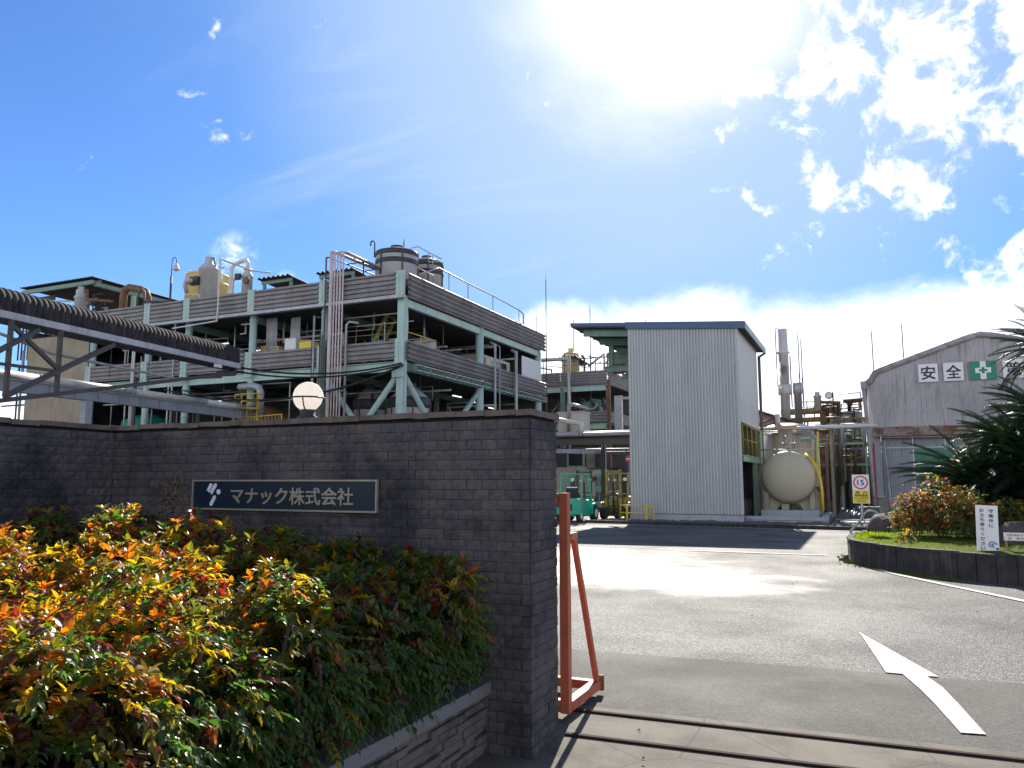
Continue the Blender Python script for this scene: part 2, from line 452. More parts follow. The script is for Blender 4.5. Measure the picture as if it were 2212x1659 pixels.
asphalt_mat('asphalt_coarse', (0.040, 0.040, 0.040), (0.36, 0.355, 0.34), 58, 0.7, 0.66, 0.14,
            wet=[(-4.2, 13.6, 2.6, 1.7), (-2.4, 12.6, 1.3, 0.9), (-6.5, 16.5, 2.5, 1.4), (-6.0, 14.2, 2.2, 1.5)])
asphalt_mat('asphalt_smooth', (0.058, 0.056, 0.051), (0.16, 0.155, 0.14), 75, 0.25, 0.78, 0.15)


def apron_mat():
    m = bpy.data.materials.new('apron_concrete')
    m.use_nodes = True
    t = NT(m.node_tree)
    out = t.n('ShaderNodeOutputMaterial')
    b = t.n('ShaderNodeBsdfPrincipled')
    t.link(b.outputs[0], out.inputs[0])
    pos = t.n('ShaderNodeNewGeometry').outputs['Position']
    f = t.noise(pos, 1.6, 7, 0.65, 0.4)
    g = t.noise(pos, 70, 3, 0.6)
    c = t.mix(t.ss(f, 0.36, 0.66), (0.125, 0.113, 0.09), (0.058, 0.052, 0.044))
    c = t.mix(t.m('MULTIPLY', t.ss(g, 0.45, 0.7), 0.4), c, (0.17, 0.155, 0.125))
    # hairline cracks
    vo = t.n('ShaderNodeTexVoronoi', feature='DISTANCE_TO_EDGE')
    wv = t.vm('ADD', pos, t.vm('SCALE', t.n('ShaderNodeTexNoise').outputs[1], scale=0.12))
    t.link(wv, vo.inputs['Vector'])
    vo.inputs['Scale'].default_value = 0.95
    crack = t.ss(vo.outputs['Distance'], 0.008, 0.002)
    c = t.mix(t.m('MULTIPLY', crack, 0.65), c, (0.03, 0.028, 0.025))
    t.link(c, b.inputs['Base Color'])
    b.inputs['Roughness'].default_value = 0.8
    b.inputs['Specular IOR Level'].default_value = 0.2
    bn = t.n('ShaderNodeBump')
    bn.inputs['Strength'].default_value = 0.3
    bn.inputs['Distance'].default_value = 0.006
    t.link(t.m('ADD', f, g), bn.inputs['Height'])
    t.link(bn.outputs[0], b.inputs['Normal'])
    MATS['apron_concrete'] = m


apron_mat()


def steam_mat(name, dens, scale):
    m = bpy.data.materials.new(name)
    m.use_nodes = True
    t = NT(m.node_tree)
    out = t.n('ShaderNodeOutputMaterial')
    v = t.n('ShaderNodeVolumePrincipled')
    v.inputs['Color'].default_value = (0.97, 0.97, 0.97, 1)
    v.inputs['Anisotropy'].default_value = 0.55
    co = t.n('ShaderNodeTexCoord').outputs['Object']
    ln = t.vm('LENGTH', co)                       # the plume's own unit sphere
    pos = t.n('ShaderNodeNewGeometry').outputs['Position']
    n = t.noise(pos, scale, 5, 0.62, 0.7)
    d = t.m('MULTIPLY', t.ss(n, 0.46, 0.72), t.ss(ln, 1.0, 0.25))
    t.link(t.m('MULTIPLY', d, dens), v.inputs['Density'])
    t.link(v.outputs[0], out.inputs['Volume'])
    MATS[name] = m


steam_mat('steam_a', 0.8, 0.9)
steam_mat('steam_b', 6.0, 2.2)

# ------------------------------------------------------------------ geometry helpers
ORG = {}


class MB:
    """collects shapes and links them as ONE mesh object"""
    def __init__(s, T=None):
        s.v, s.f, s.mi, s.sm = [], [], [], []
        s.T = T
        s.cur = 0

    def pts(s, ps):
        n = len(s.v)
        for p in ps:
            p = Vector(p)
            s.v.append(tuple(s.T @ p) if s.T is not None else tuple(p))
        return n

    def face(s, idx, smooth=False):
        s.f.append(tuple(idx)); s.mi.append(s.cur); s.sm.append(smooth)

    def quad(s, a, b, c, d, smooth=False):
        n = s.pts((a, b, c, d))
        s.face((n, n + 1, n + 2, n + 3), smooth)

    def box(s, x0, x1, y0, y1, z0, z1):
        n = s.pts([(x, y, z) for z in (z0, z1) for (x, y) in ((x0, y0), (x1, y0), (x1, y1), (x0, y1))])
        for q in ((3, 2, 1, 0), (4, 5, 6, 7), (0, 1, 5, 4), (1, 2, 6, 5), (2, 3, 7, 6), (3, 0, 4, 7)):
            s.face([n + i for i in q])
        return s

    def bar(s, p0, p1, w, h, up=(0, 0, 1)):
        """rectangular bar between two points: w sideways, h along up"""
        p0, p1 = Vector(p0), Vector(p1)
        d = (p1 - p0).normalized()
        up = Vector(up)
        if abs(d.dot(up)) > 0.98: up = Vector((0, 1, 0))
        a = d.cross(up).normalized()
        b = a.cross(d).normalized()
        n = s.pts([p + a * (sx * w / 2) + b * (sz * h / 2) for p in (p0, p1) for (sx, sz) in ((-1, -1), (1, -1), (1, 1), (-1, 1))])
        for q in ((3, 2, 1, 0), (4, 5, 6, 7), (0, 1, 5, 4), (1, 2, 6, 5), (2, 3, 7, 6), (3, 0, 4, 7)):
            s.face([n + i for i in q])
        return s

    def ibeam(s, p0, p1, w, h, t=0.03):
        p0, p1 = Vector(p0), Vector(p1)
        up = Vector((0, 0, 1))
        s.bar(p0 + up * (h / 2 - t / 2), p1 + up * (h / 2 - t / 2), w, t)
        s.bar(p0 - up * (h / 2 - t / 2), p1 - up * (h / 2 - t / 2), w, t)
        s.bar(p0, p1, t, h - 2 * t - 0.002)
        return s

    def path(s, pts, r, n=8, cap=True, r1=None):
        P = [Vector(p) for p in pts]
        if len(P) < 2: return s
        rings = []
        prev = None
        for i, p in enumerate(P):
            if i == 0: d = P[1] - P[0]
            elif i == len(P) - 1: d = P[-1] - P[-2]
            else: d = (P[i + 1] - p).normalized() + (p - P[i - 1]).normalized()
            d = d.normalized() if d.length > 1e-9 else Vector((0, 0, 1))
            if prev is None:
                u = d.orthogonal().normalized()
            else:
                u = (prev - d * prev.dot(d))
                u = u.normalized() if u.length > 1e-6 else d.orthogonal().normalized()
            prev = u
            w = d.cross(u)
            k = 1.0
            if 0 < i < len(P) - 1:
                c = (P[i + 1] - p).normalized().dot((p - P[i - 1]).normalized())
                k = 1 / max(0.6, math.sqrt(max(0.0, (1 + c) / 2)))
            rr = r if r1 is None else r + (r1 - r) * i / (len(P) - 1)
            rings.append(s.pts([p + (u * math.cos(a) + w * math.sin(a)) * rr * (k if k < 1.3 else 1.3) for a in [2 * math.pi * j / n for j in range(n)]]))
        for a, b in zip(rings, rings[1:]):
            for j in range(n):
                s.face((a + j, a + (j + 1) % n, b + (j + 1) % n, b + j), True)
        if cap:
            s.face([rings[0] + j for j in reversed(range(n))])
            s.face([rings[-1] + j for j in range(n)])
        return s

    def tube(s, p0, p1, r, n=8, r1=None):
        return s.path([p0, p1], r, n, True, r1)

    def lathe(s, c, prof, n=24, axis='z', smooth=True, sharp=True):
        """prof: (radius, height) list from bottom to top"""
        c = Vector(c)
        rings = []
        for (r, h) in prof:
            ps = []
            for j in range(n):
                a = 2 * math.pi * j / n
                if axis == 'z': q = (r * math.cos(a), r * math.sin(a), h)
                elif axis == 'y': q = (r * math.cos(a), h, r * math.sin(a))
                else: q = (h, r * math.cos(a), r * math.sin(a))
                ps.append(c + Vector(q))
            rings.append(s.pts(ps))
        flip = axis == 'y'
        for a, b in zip(rings, rings[1:]):
            for j in range(n):
                q = (a + j, a + (j + 1) % n, b + (j + 1) % n, b + j)
                s.face(tuple(reversed(q)) if flip else q, smooth)
        s.face([rings[0] + j for j in (range(n) if flip else reversed(range(n)))])
        s.face([rings[-1] + j for j in (reversed(range(n)) if flip else range(n))])
        return s

    def sheet(s, o, du, dv, nn, lu, lv, pitch, amp, kind='trap', top=None, bot=None):
        """corrugated sheet: profile runs along du, ribs along dv, proud along nn"""
        o, du, dv, nn = Vector(o), Vector(du), Vector(dv), Vector(nn)
        us = []
        k = max(1, int(round(lu / pitch)))
        p = lu / k
        for i in range(k):
            if kind == 'trap':
                seq = ((0, 0), (0.30, 0), (0.42, 1), (0.80, 1), (0.92, 0))
            elif kind == 'tri':
                seq = ((0, 0), (0.16, 0.12), (0.5, 1), (0.84, 0.12))
            else:
                seq = [(q / 6, 0.5 - 0.5 * math.cos(2 * math.pi * q / 6)) for q in range(6)]
            us += [((i + a) * p, h * amp) for a, h in seq]
        us.append((lu, 0))
        a = []
        for (u, h) in us:
            v0 = bot(u) if bot else 0
            v1 = top(u) if top else lv
            a.append(s.pts([o + du * u + nn * h + dv * v0, o + du * u + nn * h + dv * v1]))
        for x, y in zip(a, a[1:]):
            s.face((x, y, y + 1, x + 1), kind == 'sine')
        return s

    def poly_prism(s, pts2, y0, y1, plane='xz'):
        """extruded outline; plane xz -> extruded along y, xy -> along z"""
        n = len(pts2)
        def P(a, b, h): return (a, h, b) if plane == 'xz' else ((a, b, h) if plane == 'xy' else (h, a, b))
        i0 = s.pts([P(a, b, y0) for a, b in pts2])
        i1 = s.pts([P(a, b, y1) for a, b in pts2])
        s.face([i0 + k for k in range(n)])
        s.face([i1 + k for k in reversed(range(n))])
        for k in range(n):
            j = (k + 1) % n
            s.face((i0 + j, i0 + k, i1 + k, i1 + j))
        return s

    def mesh(s, name, mats, off=(0, 0, 0)):
        me = bpy.data.meshes.new(name)
        o = Vector(off)
        me.from_pydata([(x - o.x, y - o.y, z - o.z) for x, y, z in s.v], [], s.f)
        for m in (mats if isinstance(mats, (list, tuple)) else [mats]):
            me.materials.append(MATS[m] if isinstance(m, str) else m)
        me.polygons.foreach_set('material_index', s.mi)
        me.polygons.foreach_set('use_smooth', s.sm)
        me.update()
        return me

    def build(s, name, mats, parent=None):
        if parent is not None:
            off = ORG[parent]
        else:
            A = np.array(s.v)
            off = Vector(((A[:, 0].min() + A[:, 0].max()) / 2, (A[:, 1].min() + A[:, 1].max()) / 2, A[:, 2].min()))
        ob = bpy.data.objects.new(name, s.mesh(name, mats, off))
        COL.objects.link(ob)
        if parent is not None:
            ob.parent = parent
        else:
            ob.location = off
        ORG[ob] = Vector(off)
        return ob


def thing(name, label, cat, loc, group=None):
    o = bpy.data.objects.new(name, None)
    o.empty_display_size = 0.2
    COL.objects.link(o)
    o.location = loc
    o['label'] = label
    o['category'] = cat
    if group: o['group'] = group
    ORG[o] = Vector(loc)
    return o


def tag(o, label, cat, group=None):
    o['label'] = label
    o['category'] = cat
    if group: o['group'] = group
    return o


def kind(o, k):
    o['kind'] = k
    return o


def inst(name, me, parent, loc, rot=None, scale=None):
    """one more object that shares a mesh, placed at a world position"""
    o = bpy.data.objects.new(name, me)
    COL.objects.link(o)
    o.parent = parent
    o.location = Vector(loc) - ORG[parent]
    if rot is not None: o.rotation_euler = rot
    if scale is not None: o.scale = scale if hasattr(scale, '__len__') else (scale,) * 3
    return o


def pipe(parent, pts, r, mat, n=8, name='pipe'):
    return MB().path(pts, r, n).build(name, mat, parent)


def arc(c, r, a0, a1, n, plane='xz'):
    out = []
    for i in range(n + 1):
        a = R(a0 + (a1 - a0) * i / n)
        x, y = r * math.cos(a), r * math.sin(a)
        out.append((c[0] + x, c[1], c[2] + y) if plane == 'xz' else ((c[0] + x, c[1] + y, c[2]) if plane == 'xy' else (c[0], c[1] + x, c[2] + y)))
    return out


def text_mesh(txt, size, bold=0.0, depth=0.003, align='CENTER', sx=1.0):
    cu = bpy.data.curves.new('lettering', 'FONT')
    cu.body = txt
    cu.size = size
    cu.offset = bold
    cu.extrude = depth / 2
    cu.align_x = align
    cu.align_y = 'CENTER'
    cu.resolution_u = 3
    ob = bpy.data.objects.new('lettering', cu)
    COL.objects.link(ob)
    dg = bpy.context.evaluated_depsgraph_get()
    dg.update()
    me = bpy.data.meshes.new_from_object(ob.evaluated_get(dg))
    bpy.data.objects.remove(ob)
    bpy.data.curves.remove(cu)
    if sx != 1.0:
        me.transform(Matrix.Diagonal((sx, 1, 1, 1)))
    return me


def lettering(txt, size, parent, loc, mat, bold=0.0, depth=0.003, rot=(R(90), 0, 0), sx=1.0, fit=None, name='lettering'):
    """flat letters facing -Y by default; fit = (width, height) in metres; bold thickens every stroke by that much"""
    me = text_mesh(txt, size, 0.0, depth, sx=sx)
    if len(me.vertices):
        A = np.array([v.co[:] for v in me.vertices])
        lo, hi = A.min(0), A.max(0)
        me.transform(Matrix.Translation(-Vector(((lo[0] + hi[0]) / 2, (lo[1] + hi[1]) / 2, 0))))
        if fit:
            fx, fy = (fit[0] - 2 * bold) / max(1e-6, hi[0] - lo[0]), (fit[1] - 2 * bold) / max(1e-6, hi[1] - lo[1])
            me.transform(Matrix.Diagonal((fx, fy, 1, 1)))
    if bold:
        V = [v.co[:] for v in me.vertices]
        F = [tuple(p.vertices) for p in me.polygons]
        VV, FF = [], []
        for k, (dx, dy) in enumerate(((1, 1), (-1, 1), (1, -1), (-1, -1), (0, 1), (0, -1), (1, 0), (-1, 0), (0, 0))):
            n = len(VV)
            VV += [(x + dx * bold, y + dy * bold, z + k * 0.00012) for x, y, z in V]
            FF += [tuple(i + n for i in f) for f in F]
        bpy.data.meshes.remove(me)
        me = bpy.data.meshes.new('lettering')
        me.from_pydata(VV, [], FF)
    me.materials.clear()
    me.materials.append(MATS[mat])
    return inst(name, me, parent, loc, rot)
# ================================================================== SETTING: ground, road, markings, kerbs
def slab(name, pts, z, mat, th=None):
    mb = MB()
    n = mb.pts([(x, y, z) for x, y in pts])
    mb.face(range(n, n + len(pts)))
    return kind(mb.build(name, mat), 'structure')


slab('road', [(-400, -60), (400, -60), (400, 900), (-400, 900)], 0.0, 'asphalt_coarse')
slab('smooth_asphalt', [(-14, 5.2), (14, 5.9), (14, 8.45), (1.09, 7.68), (-2.73, 7.36), (-14, 6.5)], 0.004, 'asphalt_smooth')
slab('concrete_apron', [(-8, -3), (14, -3), (14, 6.25), (0.79, 5.755), (-2.0, 5.593), (-8, 5.3)], 0.008, 'apron_concrete')


def strip(name, pts, w, z, mat, th=0.0):
    """painted or steel strip along a polyline on the ground"""
    mb = MB()
    P = [Vector((x, y, 0)) for x, y in pts]
    L, Rr = [], []
    for i, p in enumerate(P):
        d = (P[min(i + 1, len(P) - 1)] - P[max(i - 1, 0)]).normalized()
        nrm = Vector((-d.y, d.x, 0)) * (w / 2)
        L.append(p + nrm); Rr.append(p - nrm)
    for i in range(len(P) - 1):
        a, b, c, d = Rr[i], Rr[i + 1], L[i + 1], L[i]
        if th == 0:
            mb.quad((a.x, a.y, z), (b.x, b.y, z), (c.x, c.y, z), (d.x, d.y, z))
        else:
            n = mb.pts([(q.x, q.y, zz) for zz in (z, z + th) for q in (a, b, c, d)])
            for q in ((3, 2, 1, 0), (4, 5, 6, 7), (0, 1, 5, 4), (1, 2, 6, 5), (2, 3, 7, 6), (3, 0, 4, 7)):
                mb.face([n + k for k in q])
    return mb.build(name, mat)


kind(strip('white_line', [(0.10, 16.2), (0.45, 15.35), (1.0, 14.35), (1.6, 13.3), (2.6, 11.5), (3.8, 9.6)], 0.13, 0.012, 'road_paint'), 'structure')
kind(strip('white_line', [(-3.9, 18.56), (-2.2, 18.61), (-0.85, 18.65)], 0.14, 0.012, 'road_paint'), 'structure')
kind(strip('white_line', [(-10.5, 28.55), (-4, 28.10), (3.0, 27.5)], 0.16, 0.012, 'road_paint'), 'structure')
# painted direction arrow: head and shaft
am = MB()
n = am.pts([(x, y, 0.0135) for x, y in [[-0.145, 9.43], [0.076, 7.586], [0.203, 7.586], [0.387, 7.588], [0.476, 7.604]]]); am.face(reversed(range(n, n + 5)))
AL, AR = [[0.203, 7.586], [0.31, 7.098], [0.376, 6.728], [0.436, 6.329], [0.482, 6.02]], [[0.387, 7.588], [0.475, 7.245], [0.537, 6.802], [0.589, 6.372], [0.629, 6.048]]
for k in range(4):
    am.quad((*AL[k], 0.0135), (*AL[k + 1], 0.0135), (*AR[k + 1], 0.0135), (*AR[k], 0.0135))
kind(am.build('road_arrow', 'road_paint'), 'structure')

# low kerb and gravel margin in front of the plant
kb = MB().box(-9.5, -9.4, 28.75, 28.8, 0, 0.02)
kerb = kind(MB().box(-12.4, 1.6, 28.58, 28.60, 0, 0.05).build('kerb', 'kerb_conc'), 'structure')
for i in range(14):
    x = -9.6 + i * 0.80
    inst('kerb_stone', MB().box(-0.392, 0.392, -0.07, 0.07, 0, 0.125).mesh('kerb_stone', 'kerb_conc') if i == 0 else bpy.data.objects['kerb_stone'].data,
         kerb, (x + random.uniform(-.004, .004), 28.78 - 0.052 * (x + 9.6) + random.uniform(-.012, .012), random.uniform(-.006, .01)), (0, 0, R(-3)))
gm = MB()
nx, ny = 70, 12
for j in range(ny + 1):
    for i in range(nx + 1):
        x = -9.8 + 12.5 * i / nx
        y0 = 28.87 - 0.052 * (x + 9.6)
        y = y0 + (31.35 - y0) * j / ny if x < -1.2 else y0 + (37.9 - y0) * j / ny
        gm.v.append((x, y, 0.075 + random.uniform(-0.03, 0.03) + 0.02 * math.sin(x * 3)))
for j in range(ny):
    for i in range(nx):
        a = j * (nx + 1) + i
        gm.face((a, a + 1, a + nx + 2, a + nx + 1))
kind(gm.build('gravel', 'gravel'), 'stuff')
pm = MB()
for i in range(1500):
    x = random.uniform(-9.6, 2.0); y0 = 28.9 - 0.052 * (x + 9.6)
    y = random.uniform(y0, 31.1 if x < -1.2 else 33.5); s_ = random.uniform(0.015, 0.05)
    n = pm.pts([(x + s_ * random.uniform(-1, 1), y + s_ * random.uniform(-1, 1), 0.06), (x + s_, y, 0.06), (x, y + s_, 0.06), (x - s_ * .8, y - s_ * .5, 0.06), (x, y, 0.075 + s_)])
    for q in ((1, 2, 4), (2, 3, 4), (3, 1, 4)): pm.face([n + k for k in q])
kind(pm.build('pebbles', 'gravel'), 'stuff')

# gate rails let into the apron
def gate_rail(pts, label):
    o = strip('gate_rail', pts, 0.034, 0.0085, 'rail_steel', 0.014)
    tag(o, label, 'rail', 'steel rails of the sliding gate')
    g = strip('rail_groove', [(x, y) for x, y in pts], 0.075, 0.0105, 'mortar')
    g.parent = o
    g.location = g.location - ORG[o]
    return o


gate_rail([(-6.5, 5.20), (-1.915, 5.448), (0.764, 5.591), (5, 5.82)], 'rusty steel gate rail in the concrete, farther from the camera')
gate_rail([(-1.86, 4.92), (-0.328, 5.005), (5, 5.30)], 'rusty steel gate rail in the concrete, nearest the camera')

# ================================================================== BRICK WALL
TW, TH_ = 0.1095, 0.0635
WT = 2.095           # wall height
tile_meshes = []
for k in range(5):
    for mi, mat in enumerate(TILES):
        mb = MB()
        nx_, nz_ = 3, 2
        g = 0.0015
        for j in range(nz_ + 1):
            for i in range(nx_ + 1):
                e = (i in (0, nx_)) or (j in (0, nz_))
                mb.v.append((-TW / 2 + g + (TW - 2 * g) * i / nx_, -(0.006 if e else 0.006 + random.uniform(0.001, 0.010)) - (random.uniform(0, .003) if e else 0), g + (TH_ - 2 * g) * j / nz_))
        for j in range(nz_):
            for i in range(nx_):
                a = j * (nx_ + 1) + i
                mb.face((a, a + 1, a + nx_ + 2, a + nx_ + 1))
        x0, x1, z0, z1, yf, yb = -TW / 2 + g, TW / 2 - g, g, TH_ - g, -0.0062, 0.006
        for a, b in (((x0, z0), (x1, z0)), ((x1, z0), (x1, z1)), ((x1, z1), (x0, z1)), ((x0, z1), (x0, z0))):
            mb.quad((a[0], yb, a[1]), (b[0], yb, b[1]), (b[0], yf, b[1]), (a[0], yf, a[1]))
        tile_meshes.append((mb, mb.mesh('brick', mat), mi))


def tiled(parent, spots, near):
    """spots: (pos, rotz, width factor). The ones that show largest become bricks of their own, the rest one mesh"""
    spots = sorted(spots, key=lambda s_: near(s_[0]))
    for (p, rz, w) in spots[:300]:
        mb, me, mi = random.choice(tile_meshes)
        inst('brick', me, parent, p, (0, R(random.uniform(-.3, .3)), rz), (w, 1, 1))
    rest = MB()
    for (p, rz, w) in spots[300:]:
        mb, me, mi = random.choice(tile_meshes)
        rest.cur = mi
        T = Matrix.Translation(p) @ Matrix.Rotation(rz, 4, 'Z') @ Matrix.Diagonal((w, random.uniform(0.8, 1.3), 1, 1))
        n = len(rest.v)
        rest.v += [tuple(T @ Vector(q)) for q in mb.v]
        for f in mb.f: rest.face([n + i for i in f])
    if rest.f:
        kind(rest.build('brickwork', TILES, parent), 'stuff')


XE, YF, YB = -1.895, 4.42, 4.87
XI = -5.60           # inner corner with the side wall
wall = thing('brick_wall', 'dark brown brick entrance wall that carries the company sign', 'brick wall', ((XE + XI) / 2, 4.57, 0))
MB().box(XI - 0.3, XE - 0.008, YF + 0.008, YB - 0.008, 0, WT - 0.04).build('core', 'mortar', wall)
sp = []
rows = int((WT - 0.045) / TH_)
for r in range(rows):
    z = 0.004 + r * TH_
    x = XE - (0.0 if r % 2 else TW / 2)
    first = True
    while x > XI + 0.02:
        w = 1.0
        if first and r % 2 == 0:
            sp.append(((XE - TW / 4, YF, z), 0, 0.48)); first = False; x = XE - TW / 2; continue
        sp.append(((x - TW / 2, YF, z), 0, w)); x -= TW; first = False
    y = YF + 0.003
    k = 0
    while y < YB - 0.01:
        w = min(TW if not (k == 0 and r % 2) else TW / 2, YB - y)
        sp.append(((XE, y + w / 2, z), R(90), w / TW)); y += w; k += 1
hidden = lambda p: p[2] < 0.36 and p[0] < -2.3
sp = [s_ for s_ in sp if not hidden(s_[0])]
tiled(wall, sp, lambda p: (Vector(p) - Vector((-1.2, 3.6, 1.3))).length + (3 if p[2] < 1.0 and p[0] < -2.6 else 0))
# thin uneven coping tiles that overhang the face
x = XE + 0.02
i = 0
while x > XI - 0.3:
    w = random.choice((0.105, 0.11, 0.215, 0.215))
    dz = random.uniform(-0.004, 0.006)
    mb = MB().box(-w + 0.003, 0, YF - 0.018 - random.uniform(0, .008), YB + 0.02, WT - 0.038 + dz, WT + dz)
    mb.v = [(a + x, b, c + (random.uniform(-.003, .003))) for a, b, c in mb.v]
    mb.build('coping_stone', 'coping', wall)
    x -= w

side = thing('brick_wall', 'short brown brick wall returning toward the camera at far left', 'brick wall', (XI - 0.15, 2.8, 0))
MB().box(XI - 0.292, XI - 0.008, 0.9, YF - 0.002, 0, WT - 0.04).build('core', 'mortar', side)
sp = []
for r in range(rows):
    z = 0.004 + r * TH_
    y = YF - 0.016
    if r % 2:
        sp.append(((XI, y - TW / 4, z), R(90), 0.49)); y -= TW / 2
    while y > 1.0:
        sp.append(((XI, y - TW / 2, z), R(90), 1.0)); y -= TW
sp = [s_ for s_ in sp if s_[0][2] > 0.9]
tiled(side, sp, lambda p: abs(p[1] - 3.75) - 0.6 * p[2])
y = YF - 0.02
while y > 1.0:
    w = random.choice((0.11, 0.215, 0.215))
    dz = random.uniform(-0.004, 0.006)
    MB().box(XI - 0.32, XI + 0.018 + random.uniform(0, .006), y - w + 0.003, y, WT - 0.038 + dz, WT + dz).build('coping_stone', 'coping', side)
    y -= w

# ================================================================== COMPANY SIGN
sx0, sx1, sz0, sz1 = -4.680, -2.995, 1.432, 1.655
YS = YF - 0.028
csign = thing('company_sign', 'long navy company sign with pale lettering in a brass frame', 'sign', ((sx0 + sx1) / 2, YS, sz0))
MB().box(sx0 + .012, sx1 - .012, YS - 0.004, YF - 0.018, sz0 + .012, sz1 - .012).build('sign_panel', 'sign_navy', csign)
fb = MB()
t_ = 0.0125
fb.box(sx0, sx1, YS - 0.014, YS + 0.012, sz1 - t_, sz1); fb.box(sx0, sx1, YS - 0.014, YS + 0.012, sz0, sz0 + t_)
fb.box(sx0, sx0 + t_, YS - 0.0135, YS + 0.0115, sz0 + t_, sz1 - t_); fb.box(sx1 - t_, sx1, YS - 0.0135, YS + 0.0115, sz0 + t_, sz1 - t_)
fb.build('sign_frame', 'brass', csign)
W_, H_ = sx1 - sx0, sz1 - sz0
SX = lambda p: sx0 + W_ * (p - 185) / 1775.0          # from a flattened reading of the sign face
SZ = lambda q: sz1 - H_ * (q - 215) / 290.0
x0_, x1_ = SX(595), SX(1757)
lettering('マナック株式会社', 0.13, csign, ((x0_ + x1_) / 2, YS - 0.0075, SZ(366)), 'brass', bold=0.0022, depth=0.006, fit=(x1_ - x0_, SZ(287) - SZ(446)))
lg = MB()
def stroke(ax, az, bx, bz, r, cut=None):
    """slanted rounded bar of the emblem"""
    a, b = Vector((SX(ax), SZ(az))), Vector((SX(bx), SZ(bz)))
    d = (b - a).normalized(); nn_ = Vector((-d.y, d.x))
    pts = []
    for k in range(9):
        th = math.pi * k / 8
        pts.append(a + (nn_ * math.cos(th) - d * math.sin(th)) * r)
    if cut:
        pts += [b - nn_ * r * 0.9 + d * r * 0.2, b - nn_ * r * 0.2 - d * r * 0.7, b + nn_ * r * 0.35 - d * r * 0.2, b + nn_ * r]
    else:
        for k in range(9):
            th = math.pi * k / 8
            pts.append(b + (-nn_ * math.cos(th) + d * math.sin(th)) * r)
    lg.poly_prism([(p.x, p.y) for p in pts], YS - 0.009, YS - 0.0045)
rr = 0.0145
stroke(380, 268, 350, 330, rr, True)
stroke(428, 268, 382, 350, rr, True)
stroke(424, 385, 393, 450, rr)
lg.poly_prism([(SX(464) + 0.0195 * math.cos(R(20 * k)), SZ(332) + 0.0195 * math.sin(R(20 * k))) for k in range(18)], YS - 0.009, YS - 0.0045)
lg.build('emblem', 'logo_silver', csign)

# ================================================================== GLOBE LAMP ON THE WALL
gx, gy = -3.755, 4.57
gl = thing('globe_lamp', 'white globe lamp in a black iron cradle on the brick wall', 'lamp', (gx, gy, WT))
MB().lathe((gx, gy, WT), [(0.078, 0), (0.078, 0.02), (0.055, 0.035), (0.058, 0.07), (0.05, 0.085)], 20).build('lamp_base', 'black_iron', gl)
gb = MB()
prof = [(0.112 * math.cos(R(a)), 0.175 + 0.112 * math.sin(R(a))) for a in range(-80, 90, 10)] + [(0.002, 0.287)]
gb.lathe((gx, gy, WT), prof, 32)
gb.build('globe', 'globe_opal', gl)
cr = MB()
ring = [(gx + 0.119 * math.cos(R(a)), gy + 0.119 * math.sin(R(a)), WT + 0.165) for a in range(0, 361, 12)]
cr.path(ring, 0.0065, 6)
for a in (20, 110, 200, 290):
    cr.path([(gx + 0.118 * math.cos(R(b)) * math.cos(R(a)), gy + 0.118 * math.cos(R(b)) * math.sin(R(a)), WT + 0.175 + 0.118 * math.sin(R(b))) for b in range(-78, 0, 12)] + [(gx + .119 * math.cos(R(a)), gy + .119 * math.sin(R(a)), WT + .165)], 0.005, 6)
cr.build('cradle', 'black_iron', gl)

# ================================================================== PLANTER (ledge-stone front, granite cap)
PX = -2.17
pl = thing('planter_wall', 'low stacked ledge stone planter wall with a grey granite cap', 'planter', (PX - 0.08, 2.3, 0))
MB().box(PX - 0.16, PX - 0.03, 0.2, 4.405, 0, 0.358).build('core', 'mortar', pl)
z = 0.002
while z < 0.35:
    h = min(random.uniform(0.036, 0.058), 0.358 - z)
    y = 4.405
    while y > 0.3:
        L = random.uniform(0.10, 0.34)
        q = random.uniform(-0.022, 0.012)
        x1 = PX + q
        mb = MB()
        nn0 = 3
        for (zz, yy, xx) in [(z + .002, 0, x1 - .006), (z + .002, L - .003, x1 - .004), (z + h - .003, L - .003, x1 - .003), (z + h - .003, 0, x1 - .005)]:
            mb.v.append((xx + random.uniform(-.004, .004), y - yy, zz))
        for (zz, yy, xx) in [(z + h * .35, L * .3, x1 + .006), (z + h * .45, L * .7, x1 + .008)]:
            mb.v.append((xx + random.uniform(0, .006), y - yy, zz))
        for (zz, yy) in [(z + .002, 0), (z + .002, L - .003), (z + h - .003, L - .003), (z + h - .003, 0)]:
            mb.v.append((PX - 0.04, y - yy, zz))
        for f in ((0, 4, 5, 1), (1, 5, 2), (2, 5, 4, 3), (3, 4, 0), (0, 1, 7, 6), (1, 2, 8, 7), (2, 3, 9, 8), (3, 0, 6, 9)):
            mb.face(tuple(reversed(f)))
        mb.build('stone', 'ledge_stone', pl)
        y -= L
    z += h
y = 4.405
while y > 0.3:
    MB().box(PX - 0.17, PX + 0.022, y - 0.797, y, 0.360, 0.432).build('cap_stone', 'granite', pl)
    y -= 0.8
sm_ = MB()
for j in range(16):
    for i in range(14):
        sm_.v.append((XI + 0.02 + (PX - 0.18 - XI) * i / 13, 0.25 + 4.14 * j / 15, 0.36 + random.uniform(-.02, .03)))
for j in range(15):
    for i in range(13):
        a = j * 14 + i; sm_.face((a, a + 1, a + 15, a + 14))
kind(sm_.build('planter_soil', 'soil'), 'structure')

